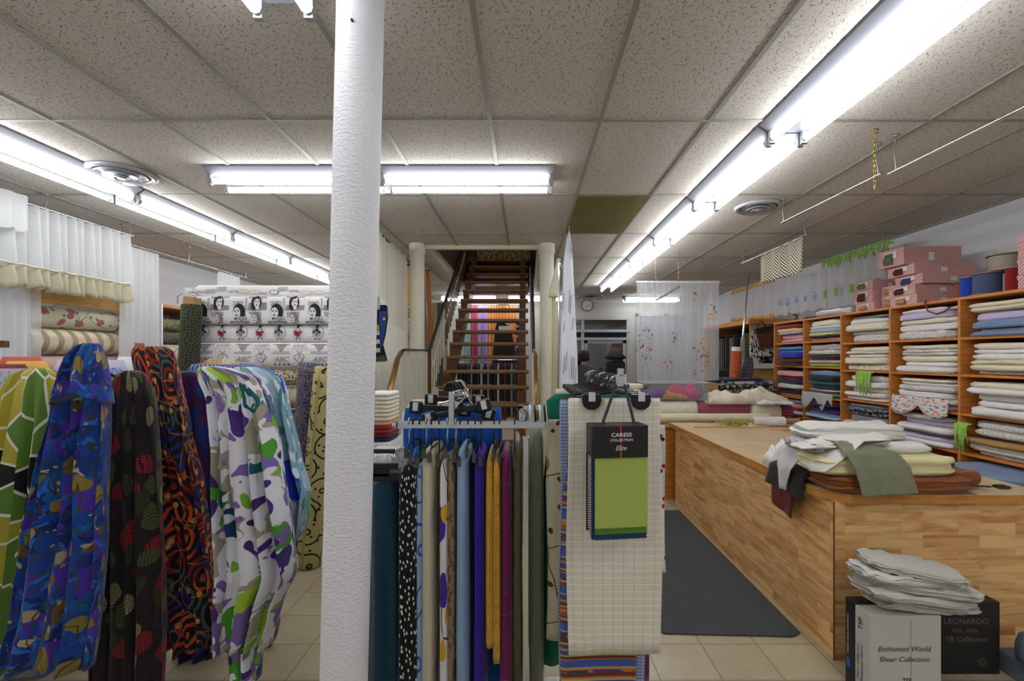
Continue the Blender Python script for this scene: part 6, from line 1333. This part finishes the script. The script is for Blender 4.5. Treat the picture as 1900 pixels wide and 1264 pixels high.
LEO = cloth('leopard_cream', (206,196,170), [(('dot', 70, .3), (120,104,70)), (('noise', 60, .55), (70,58,40))])
b = MB(); bolt(b, (xl+.25, Y-.05, Z_(700, Y)), (xr_-.1, Y-.05, Z_(700, Y)), .07, 1, 24, 2); tag(b.build('fabric_bolt', LEO, smooth=1.2), 'speckled cream and brown bolt under the alphabet print', 'fabric bolt')
b = MB(); bolt(b, (xl+.25, Y-.03, Z_(737, Y)), (xr_-.1, Y-.03, Z_(737, Y)), .095, .95, 24, 5); tag(b.build('fabric_bolt', cloth('beige_stripe', (196,182,152), [(('stripe', 0, .08, .12), (150,132,100))]), smooth=1.2), 'beige striped bolt below the speckled one', 'fabric bolt')
for k, (nm, m) in enumerate((('grey', FM['e']), ('brown', FM['j']), ('tan', FM['a']), ('dark green', FM['t']))):
    b = MB(); z = Z_(782+50*k, Y); bolt(b, (xl+.2, Y, z), (xr_-.1, Y, z), .1, 1, 20, 9+k); tag(b.build('fabric_bolt', m, smooth=1.2), '%s bolt low on the wire rack behind the hanging prints' % nm, 'fabric bolt')
for k, (a, c_, t0, rgb) in enumerate(((366, 402, 668, (190,84,66)), (396, 412, 660, (190,160,110)), (410, 445, 672, (206,160,36)), (418, 434, 660, (200,196,180)))):
    b = MB(); Yk = 3.6+.03*k; heap(b, X_((a+c_)/2, Yk), Yk, Z_(692, Yk), X_(c_, Yk)-X_(a, Yk), .2, Z_(t0, Yk)-Z_(692, Yk), k+50, 16, 12, 2)
    tag(b.build('cloth_bundle', cloth('bundle_%d' % k, rgb), smooth=True), '%s bundle lying before the alphabet print bolt' % ['coral', 'tan', 'mustard', 'off-white'][k], 'fabric')
b = MB(); b.box((X_(360, 3.6), 3.48, 0), (X_(450, 3.6), 3.8, Z_(693, 3.6))); tag(b.build('display_stand', WHITEP, bevel=.01), 'white stand behind the watercolour print', 'stand')
# upright rolls
b = MB(); bolt(b, (X_(334, 3.9), 3.9, .01), (X_(356, 3.9), 3.9, Z_(566, 3.9)), .075, 1, 24, 2, seg=14); rr_ = tag(b.build('fabric_roll', cloth('green_lattice', (34,38,26), [(('edge', 40, .05), (110,112,80))]), smooth=1.2), 'dark green lattice roll standing upright beside the wire rack', 'fabric roll')
b = MB(); b.cyl((X_(356, 3.9), 3.9, Z_(566, 3.9)), (X_(357.5, 3.9), 3.9, Z_(552, 3.9)), .062, n=22); b.build('cardboard_core', CARD, rr_, smooth=.6)
b = MB(); b.tube([(X_(341, 3.9), 3.83, Z_(566, 3.9)), (X_(341, 3.9), 3.83, Z_(552, 3.9)), (X_(355, 3.9), 3.82, Z_(545, 3.9)), (X_(371, 3.9), 3.85, Z_(551, 3.9)), (X_(372, 3.9), 3.86, Z_(562, 3.9))], .004, 6); b.build('wire_clip', WIRE, rr_, smooth=True)
b = MB(); bolt(b, (X_(554, 3.88), 3.88, .01), (X_(574, 3.88), 3.88, Z_(674, 3.88)), .082, 1, 24, 3, seg=14); tag(b.build('fabric_roll', cloth('purple_brocade', (58,54,96), [(('ring', 9, 30, .2), (110,100,110)), (('edge', 12, .03), (150,136,90))], r=.5), smooth=1.2), 'purple and gold brocade roll leaning upright against the wire rack', 'fabric roll')
b = MB(); bolt(b, (X_(574, 3.72), 3.70, .01), (X_(608, 3.72), 3.70, Z_(682, 3.72)), .09, 1, 24, 4, seg=14); tag(b.build('fabric_roll', cloth('straw_scroll', (184,172,112), [(('ring', 5.5, 15, .86), (34,32,24)), (('dot', 12, .11), (34,32,24))], dist=(3, .04)), smooth=1.2), 'straw yellow roll with black scrollwork standing by the column', 'fabric roll')
# ================================================================ around the staircase
rod((-1.45, 4.7, 2.84), (-1.52, 6.4, 2.84), 'dark rod with the white ruffled curtain beside the column', (.05, .95), r=.01, mats=BLACKM)
b = MB(); curtain(b, (-1.47, 4.72), (-1.51, 6.1), 2.83, (.6, .6), 8, .03, 3, nv=18); wc = tag(b.build('long_curtain', sheer('ivory_sheer', (226,224,212), .78), smooth=True), 'long ivory sheer curtain hanging beside the column by the stairs', 'curtain')
b = MB(); curtain(b, (-1.43, 4.72), (-1.47, 5.0), 2.84, 2.3, 2, .03, 5, scal=.08); b.build('ruffle', sheer('ivory_sheer', (226,224,212), .78), wc, smooth=True)
b = MB(); curtain(b, (-1.45, 5.1), (-1.47, 5.9), 2.84, (2.1, 2.0), 3, .03, 7, scal=.10); b.build('ruffle', MATS['ivory_sheer'], wc, smooth=True)
ORC = cloth('copper_drape', (176,104,40), r=.5)
b = MB(); loft(b, pxl(6.5, [(497, 756, 768), (510, 755, 770), (640, 753, 764), (760, 752, 762)], .1), 24, 14, 2, .01, 1); tag(b.build('copper_drape', cloth('apricot_drape', (216,160,96)), smooth=True), 'narrow apricot drape between the ivory sheer and the cream post', 'curtain')
b = MB(); loft(b, pxl(6.8, [(502, 788, 794), (516, 790, 798), (600, 794, 803), (665, 797, 806), (690, 797, 806)], .1), 24, 14, 2, .01, 2); tag(b.build('copper_drape', ORC, smooth=True), 'copper brown drape seen past the cream post behind the handrail', 'curtain')
b = MB(); loft(b, pxl(6.9, [(503, 784, 788), (560, 782, 790), (660, 784, 798), (690, 784, 800)], .05), 20, 10, 2, .01, 3); tag(b.build('grey_drape', SHE if False else FM['e'], smooth=True), 'grey drape edge beside the copper one', 'curtain')
b = MB(); b.tube([(X_(754, 6.5), 6.5, 2.85), (X_(772, 6.5), 6.5, 2.85)], .01); b.tube([(X_(758, 6.5), 6.5, 2.85), (X_(758, 6.5), 6.5, CEIL)], .004); tag(b.build('drape_rod', BLACKM), 'short dark rod holding the apricot drape', 'rod')
b = MB(); b.tube([(X_(782, 6.85), 6.85, Z_(502, 6.85)), (X_(798, 6.85), 6.85, Z_(502, 6.85))], .01); b.tube([(X_(784, 6.85), 6.85, Z_(502, 6.85)), (X_(784, 6.85), 6.85, CEIL)], .004); tag(b.build('drape_rod', BLACKM), 'short dark rod holding the copper drape', 'rod')
# lighthouse tapestry
tp = thing('tapestry', 'navy tapestry towel with a striped lighthouse hanging on hooks beside the column', 'tapestry', (X_(708, 4.3), 4.3, 1.6)); Yt = 4.3
NVT = cloth('night_navy', (16,22,40)); b = MB(); L_ = [(566, 694), (566, 716), (569, 719), (590, 720), (620, 716), (640, 711), (658, 716), (670, 719), (672, 694)]
P = [(X_(x, Yt), Z_(y, Yt)) for y, x in L_]; n = len(P); b.add([(a, Yt+q, c_) for q in (-.004, .004) for a, c_ in P], [tuple(range(n)), tuple(range(2*n-1, n-1, -1))]+[(i, i+n, (i+1) % n+n, (i+1) % n) for i in range(n)]); b.build('cloth', NVT, tp)
b = MB(); f = lambda x, y, l=0: (X_(x, Yt), Yt-.0052-l, Z_(y, Yt)); 
b.decal([(704, 578), (718, 578), (717, 600), (710, 640), (704, 655), (700, 650)], f, 0); b.decal([(695, 664), (712, 658), (718, 668), (716, 671), (695, 672)], f, 1)
for k in range(6): b.decal([(697.4-k*.3, 614+k*8), (704+k*.3, 614+k*8), (704.5+k*.3, 622+k*8), (697-k*.3, 622+k*8)], lambda x, y: f(x, y, .001), 2 if k % 2 == 0 else 3)
b.decal([(698.5, 603), (703, 603), (704, 613), (698, 613)], lambda x, y: f(x, y, .001), 4); b.decal(ell(713, 592, 3, 2.5), lambda x, y: f(x, y, .001), 4)
b.build('picture', [solid('night_blue', (34,62,120), .9), solid('grass_green', (60,90,50), .9), solid('lh_white', (214,212,206), .9), solid('lh_black', (30,28,34), .9), solid('lh_yellow', (206,160,60), .9)], tp)
b = MB()
for x in (697, 702, 707, 712): b.tube([(X_(x, Yt), Yt, Z_(568, Yt)), (X_(x-1, Yt), Yt, Z_(560, Yt)), (X_(x-3, Yt), Yt, Z_(556, Yt)), (X_(x-4, Yt), Yt, Z_(560, Yt))], .004, 6)
b.tube([(X_(690, Yt), Yt, Z_(557, Yt)), (X_(714, Yt), Yt, Z_(562, Yt))], .006, 6); b.build('hooks', WHITEP, tp, smooth=True)
MB().box((X_(694, Yt+.1), Yt+.02, 0), (X_(700, Yt+.1), Yt+.06, Z_(540, Yt))).build('stand_post', WIRE, tp)
# small shelves beside the post
ss = thing('wall_bracket_shelves', 'narrow wire shelves with small folded goods beside the cream post', 'shelf', (X_(756, 6.2), 6.2, 0))
for k, py in enumerate((572, 595, 636, 672, 700, 730)):
    MB().box((X_(748, 6.2), 6.15, Z_(py, 6.2)), (X_(762, 6.2), 6.35, Z_(py, 6.2)+.012)).build('shelf', WIRE, ss)
MB().box((X_(757, 6.2), 6.36, 0), (X_(760, 6.2), 6.38, 2.6)).build('back_post', OLW, ss)
for k, (py, rgb) in enumerate(((590, (150,160,120)), (612, (200,196,180)), (630, (170,150,110)), (668, (36,60,130)), (697, (50,46,40)), (727, (60,56,50)))):
    b = MB(); slab(b, (X_(754, 6.2), 6.25, Z_(py+5, 6.2)+.014), .08, .16, .09, k, 2, .002, 20); tag(b.build('folded_good', cloth('good_%d' % k, rgb), smooth=1.2), '%s folded item on the narrow wire shelves, %s' % (['sage green', 'cream', 'tan', 'blue', 'dark brown', 'charcoal'][k], ['highest', 'second down', 'third down', 'fourth down', 'fifth down', 'lowest'][k]), 'fabric', 'folded goods by the cream post')
# white streaked curtain on the other side
STK_ = sheer('streak_sheer', (232,234,240), .80)
b = MB(); Yk = 4.8; loft(b, [(Z_(427, Yk), X_(1055.5, Yk), X_(1057, Yk), Yk, .01), (Z_(450, Yk), X_(1050, Yk), X_(1060.5, Yk), Yk, .05), (Z_(490, Yk), X_(1045, Yk), X_(1063, Yk), Yk, .07), (Z_(560, Yk), X_(1042, Yk), X_(1067, Yk), Yk, .08), (Z_(720, Yk), X_(1037, Yk), X_(1073, Yk), Yk, .09), (Z_(760, Yk), X_(1036, Yk), X_(1074, Yk), Yk, .09)], 30, 26, 2, .012, 2)
sk = tag(b.build('streaked_curtain', cloth('white_voile', (226,228,234), r=.7), smooth=True), 'white gathered curtain with blue-grey streaks hung from one ceiling point', 'curtain')
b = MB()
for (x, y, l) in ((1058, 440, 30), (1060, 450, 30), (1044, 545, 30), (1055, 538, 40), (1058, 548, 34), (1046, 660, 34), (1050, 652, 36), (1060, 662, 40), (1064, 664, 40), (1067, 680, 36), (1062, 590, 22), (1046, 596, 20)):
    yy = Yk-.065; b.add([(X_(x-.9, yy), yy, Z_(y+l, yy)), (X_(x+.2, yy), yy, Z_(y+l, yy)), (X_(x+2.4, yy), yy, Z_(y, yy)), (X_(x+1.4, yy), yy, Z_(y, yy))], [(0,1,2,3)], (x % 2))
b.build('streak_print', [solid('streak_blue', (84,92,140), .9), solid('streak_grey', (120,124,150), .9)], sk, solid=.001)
b = MB(); b.tube([(X_(1056, Yk), Yk, CEIL-.006), (X_(1056, Yk), Yk, Z_(427, Yk))], .005, 6); b.build('hook', WIRE, sk)
b = MB(); Yk = 5.1; loft(b, [(Z_(480, Yk), X_(1033, Yk), X_(1040, Yk), Yk, .04), (Z_(500, Yk), X_(1029, Yk), X_(1038, Yk), Yk, .05), (Z_(545, Yk), X_(1018, Yk), X_(1036, Yk), Yk, .08), (Z_(552, Yk), X_(1018, Yk), X_(1036, Yk), Yk, .08)], 26, 14, 2, .01, 5); tag(b.build('ivory_ruffle', cloth('ivory_voile', (216,210,186)), smooth=True), 'short ivory ruffle clipped beside the streaked curtain', 'curtain')
b = MB(); loft(b, [(Z_(545, 5.2), X_(1024, 5.2), X_(1032, 5.2), 5.2, .05), (.01, X_(1022, 5.2), X_(1036, 5.2), 5.2, .07)], 26, 16, 2, .008, 6); tag(b.build('long_curtain', cloth('straw_voile', (206,196,158)), smooth=True), 'narrow straw coloured curtain hanging below the ivory ruffle', 'curtain')
hs = thing('curtain_stand', 'slim chrome stand with clips beside the streaked curtain', 'stand', (X_(1037, 5.0), 5.0, 0)); Yk = 4.98
MB().cyl((X_(1037, Yk), Yk, 0), (X_(1037, Yk), Yk, Z_(488, Yk)), .013, n=10).build('pole', CHROME, hs)
MB().cyl((X_(1037, Yk), Yk, 0), (X_(1037, Yk), Yk, .02), .14, n=24).build('base', CHROME, hs)
b = MB()
for k in range(4): b.tube([(X_(1034+4*k, Yk), Yk-.03*k, Z_(492+3*k, Yk)), (X_(1038+4*k, Yk), Yk-.03*k, Z_(486+4*k, Yk)), (X_(1041+3*k, Yk), Yk-.03*k, Z_(498, Yk))], .008, 6)
b.build('clips', CHROME, hs, smooth=True)
# ---------------------------------------------------------------- seen through the stairs
Yb = 10.4
rod((X_(850, Yb), Yb, 2.74), (X_(966, Yb), Yb, 2.74), 'rod with coloured sheers behind the staircase', (0, 1))
for k, (a, c_, nm, rgb) in enumerate(((861, 873, 'pale teal', (160,196,190)), (873, 886, 'rose red', (190,70,100)), (886, 905, 'lilac', (176,150,206)), (905, 958, 'orange', (226,150,84)))):
    b = MB(); curtain(b, (X_(a, Yb), Yb), (X_(c_, Yb), Yb), 2.73, .9, max(2, (c_-a)//5), .03, k, nv=4); tag(b.build('sheer_curtain', cloth('sheer_'+nm.replace(' ', '_'), rgb, crease=0), smooth=True), '%s curtain hanging behind the stair treads' % nm, 'curtain', 'coloured curtains behind the stairs')
for k, (a, c_, nm, rgb) in enumerate(((800, 812, 'beige leaf print', (190,178,140)), (812, 822, 'grey', (110,110,104)), (822, 832, 'ivory', (216,210,190)))):
    b = MB(); curtain(b, (X_(a, 9.8), 9.8), (X_(c_, 9.8), 9.8), Z_(562, 9.8), 1.0, 3, .03, k+5, nv=4); tag(b.build('sheer_curtain', cloth('behind_'+nm.replace(' ', '_'), rgb), smooth=True), '%s curtain seen between the handrail and the post' % nm, 'curtain')
# dark long coats on a rail
cr = thing('coat_rail', 'chrome rail with a row of dark lengths behind the lowest treads', 'rack', (-.3, 8.6, 0)); Yc2 = 8.6
b = MB(); b.tube([(X_(848, Yc2), Yc2, 0), (X_(848, Yc2), Yc2, Z_(668, Yc2)), (X_(975, Yc2), Yc2, Z_(668, Yc2)), (X_(975, Yc2), Yc2, 0)], .015, 8); b.build('frame', CHROME, cr)
r_ = random.Random(2)
dcs = [('black', (22,22,24)), ('charcoal', (52,52,56)), ('grey', (120,120,124)), ('dark brown', (52,38,30)), ('silver', (168,168,170)), ('dark red', (110,30,30))]
for k in range(20):
    nm, rgb = dcs[[0, 1, 0, 3, 2, 0, 1, 4, 0, 2, 0, 3, 4, 0, 5, 0, 2, 1, 0, 3][k]]; x = X_(852+6.1*k, Yc2)
    b = MB(); loft(b, [(1.50, x-.014, x+.014, Yc2, .2), (1.46, x-.024, x+.024, Yc2, .34), (.45+r_.uniform(-.1, .1), x-.026, x+.026, Yc2, .36)], 18, 8, 2, .004, k)
    tag(b.build('hanging_length', cloth('coat_'+nm.replace(' ', '_'), rgb, crease=0), smooth=True), '%s length on the rail behind the stairs, %s along' % (nm, ['first', 'second', 'third', 'fourth', 'fifth', 'sixth', 'seventh', 'eighth', 'ninth', 'tenth', 'eleventh', 'twelfth', 'thirteenth', 'fourteenth', 'fifteenth', 'sixteenth', 'seventeenth', 'eighteenth', 'nineteenth', 'last'][k]), 'fabric', 'dark lengths behind the stairs')
b = MB(); Yk = 9.4; loft(b, [(Z_(598, Yk), X_(922, Yk), X_(936, Yk), Yk, .12), (Z_(612, Yk), X_(918, Yk), X_(950, Yk), Yk, .2), (Z_(660, Yk), X_(914, Yk), X_(958, Yk), Yk, .25), (.5, X_(912, Yk), X_(958, Yk), Yk, .25)], 24, 12, 2, .02, 3); bj = tag(b.build('dark_drape', cloth('umber', (44,30,22)), smooth=True), 'dark brown draped display form with a white band behind the treads', 'display form')
b = MB(); b.box((X_(926, Yk), Yk-.14, Z_(614, Yk)), (X_(950, Yk), Yk-.13, Z_(606, Yk))); b.build('white_band', FM['w'], bj)
b = MB(); b.box((X_(958, 9.6), 9.5, 0), (X_(972, 9.6), 9.7, Z_(598, 9.6))); tag(b.build('blue_bolt_stack', cloth('blue_stacked', (40,60,110), [(('stripe', 1, .09, .3), (20,24,40)), (('stripe', 1, .2, .2), (190,194,200))]), bevel=.01), 'blue banded stack standing beside the dark display form', 'fabric')
# black hat display on a stand before the door
ht = thing('hat_stand', 'wide black hat on a dark display stand before the glass door', 'hat stand', (X_(1142, 8.0), 8.0, 0)); Yk = 8.0; xx = X_(1142, Yk)
MB().lathe((xx, Yk, Z_(664, Yk)), [(.0001, -.03), (.12, -.035), (.168, -.01), (.172, .01), (.14, .04), (.11, .09), (.06, .11), (.0001, .115)], 28).build('hat', solid('hat_black', (8,8,9), .8), ht, smooth=True)
MB().box((xx-.15, Yk-.1, Z_(702, Yk)), (xx+.15, Yk+.1, Z_(669, Yk)-.01)).build('head_block', solid('block_black', (10,10,12), .7), ht, bevel=.04)
MB().cyl((xx, Yk, .02), (xx, Yk, Z_(702, Yk)), .03, n=12).build('pole', BLACKM, ht); MB().cyl((xx, Yk, 0), (xx, Yk, .02), .2, n=24).build('base', BLACKM, ht)
# desk with sundries behind the display arm
b = MB(); b.box((X_(1075, 5.6), 5.5, 0), (X_(1185, 5.6), 6.1, Z_(722, 5.6))); tag(b.build('display_counter', FM['i'] if False else solid('counter_cream', (196,190,176), .6), bevel=.008), 'pale counter block behind the display arm', 'counter')
for k, (a, c_, t0, rgb, nm) in enumerate(((1165, 1200, 716, (214,206,186), 'cream'), (1185, 1205, 720, (90,110,90), 'green patterned'), (1150, 1170, 718, (60,60,62), 'charcoal'))):
    b = MB(); slab(b, (X_((a+c_)/2, 5.6), 5.75, Z_(722, 5.6)+.001), X_(c_, 5.6)-X_(a, 5.6), .3, .05, k+70, 2, .004); tag(b.build('folded_fabric', cloth('sundry_%d' % k, rgb), smooth=1.2), '%s cloth on the pale counter block behind the arm' % nm, 'fabric')
# ---------------------------------------------------------------- the person by the door
def person(px, Y):
    x = X_(px, Y); t = thing('person', 'dark haired person in a dark grey jacket standing with back turned by the door', 'person', (x, Y, 0))
    me = bpy.data.meshes.new('body'); J = {
     'pel': (0, 0, .92, .13), 'wai': (0, 0, 1.08, .125), 'che': (0, 0, 1.30, .15), 'nek': (0, 0, 1.46, .058), 'hea': (0, -.01, 1.53, .055), 'hd2': (0, -.02, 1.62, .088), 'top': (0, -.015, 1.70, .06),
     'sl': (-.17, 0, 1.40, .062), 'el': (-.22, .02, 1.12, .045), 'wl': (-.20, -.06, .88, .03), 'hl': (-.20, -.08, .80, .028), 'sr': (.17, 0, 1.40, .062), 'er': (.22, .02, 1.12, .045), 'wr': (.20, -.06, .88, .03), 'hr': (.20, -.08, .80, .028),
     'll': (-.09, 0, .86, .09), 'kl': (-.10, -.01, .48, .062), 'al': (-.10, .02, .09, .042), 'fl': (-.11, -.13, .035, .034), 'lr': (.09, 0, .86, .09), 'kr': (.10, -.01, .48, .062), 'ar': (.10, .02, .09, .042), 'fr': (.12, -.13, .035, .034)}
    E = [('pel','wai'),('wai','che'),('che','nek'),('nek','hea'),('hea','hd2'),('hd2','top'),('che','sl'),('sl','el'),('el','wl'),('wl','hl'),('che','sr'),('sr','er'),('er','wr'),('wr','hr'),('pel','ll'),('ll','kl'),('kl','al'),('al','fl'),('pel','lr'),('lr','kr'),('kr','ar'),('ar','fr')]
    K = list(J); me.from_pydata([J[k][:3] for k in K], [(K.index(a), K.index(c_)) for a, c_ in E], [])
    o = bpy.data.objects.new('body', me); COL.objects.link(o); o.parent = t; o.rotation_euler = (0, 0, PI*.85)
    md = o.modifiers.new('skin', 'SKIN'); 
    if not me.skin_vertices: me.attributes  # layer is made by the modifier below
    if not me.skin_vertices:
        bpy.context.view_layer.objects.active = o
    return t, o, K, J
t_, o_b, K_, J_ = person(1084, 8.6)
me = o_b.data
bpy.context.view_layer.objects.active = o_b; o_b.select_set(True)
if not me.skin_vertices:
    o_b.modifiers.clear(); bpy.ops.object.modifier_add(type='SKIN')
for i, k in enumerate(K_): me.skin_vertices[0].data[i].radius = (J_[k][3], J_[k][3])
me.skin_vertices[0].data[0].use_root = True
ms = o_b.modifiers.new('s', 'SUBSURF'); ms.levels = 2; ms.render_levels = 2
dg = bpy.context.evaluated_depsgraph_get(); m2 = bpy.data.meshes.new_from_object(o_b.evaluated_get(dg)); o_b.modifiers.clear()
SKIN = solid('skin', (176,126,100), .6); JK = solid('grey_jacket', (64,68,76), .8); TR = solid('dark_trousers', (34,36,42), .8); SHO = solid('shoe', (20,18,18), .5)
for m in (SKIN, JK, TR, SHO): m2.materials.append(m)
for p in m2.polygons:
    c_ = p.center; p.material_index = 0 if c_.z > 1.475 or (abs(c_.x) > .15 and c_.z < .87) else (1 if c_.z > .88 else (3 if c_.z < .085 else 2)); p.use_smooth = True
o_b.data = m2
px_, Yp = t_.location.x, t_.location.y
b = MB(); b.lathe((px_, Yp, 1.63), [(.0001, .105), (.05, .098), (.085, .06), (.1, .0), (.095, -.06), (.07, -.09), (.03, -.095)], 24); hr = b.build('hair', solid('dark_hair', (26,20,18), .8), t_, smooth=True); hr.rotation_euler = (0, 0, 0)
# trim: face on the far side of the head
fa = MB(); rot = PI*.85
def hp(x, y, z): return (px_+x*math.cos(rot)-y*math.sin(rot), Yp+x*math.sin(rot)+y*math.cos(rot), z)
fa.add([hp(-.012, -.112, 1.60), hp(.012, -.112, 1.60), hp(0, -.135, 1.585), hp(0, -.108, 1.64)], [(0,1,2), (0,2,3), (1,3,2)]); fa.build('nose', SKIN, t_)
for s_ in (-1, 1):
    e = MB(); c0 = hp(s_*.032, -.104, 1.635); e.lathe(c0, [(.0001, -.008), (.009, 0), (.0001, .008)], 10); e.build('eye', solid('eye_dark', (30,24,20), .3), t_)
    e = MB(); c0 = hp(s_*.1, -.01, 1.61); e.lathe(c0, [(.0001, -.03), (.016, 0), (.0001, .03)], 10); e.build('ear', SKIN, t_)
e = MB(); c0 = hp(0, -.106, 1.555); e.lathe(c0, [(.0001, -.006), (.02, 0), (.0001, .006)], 12); e.build('mouth', solid('lips', (140,84,76), .6), t_)
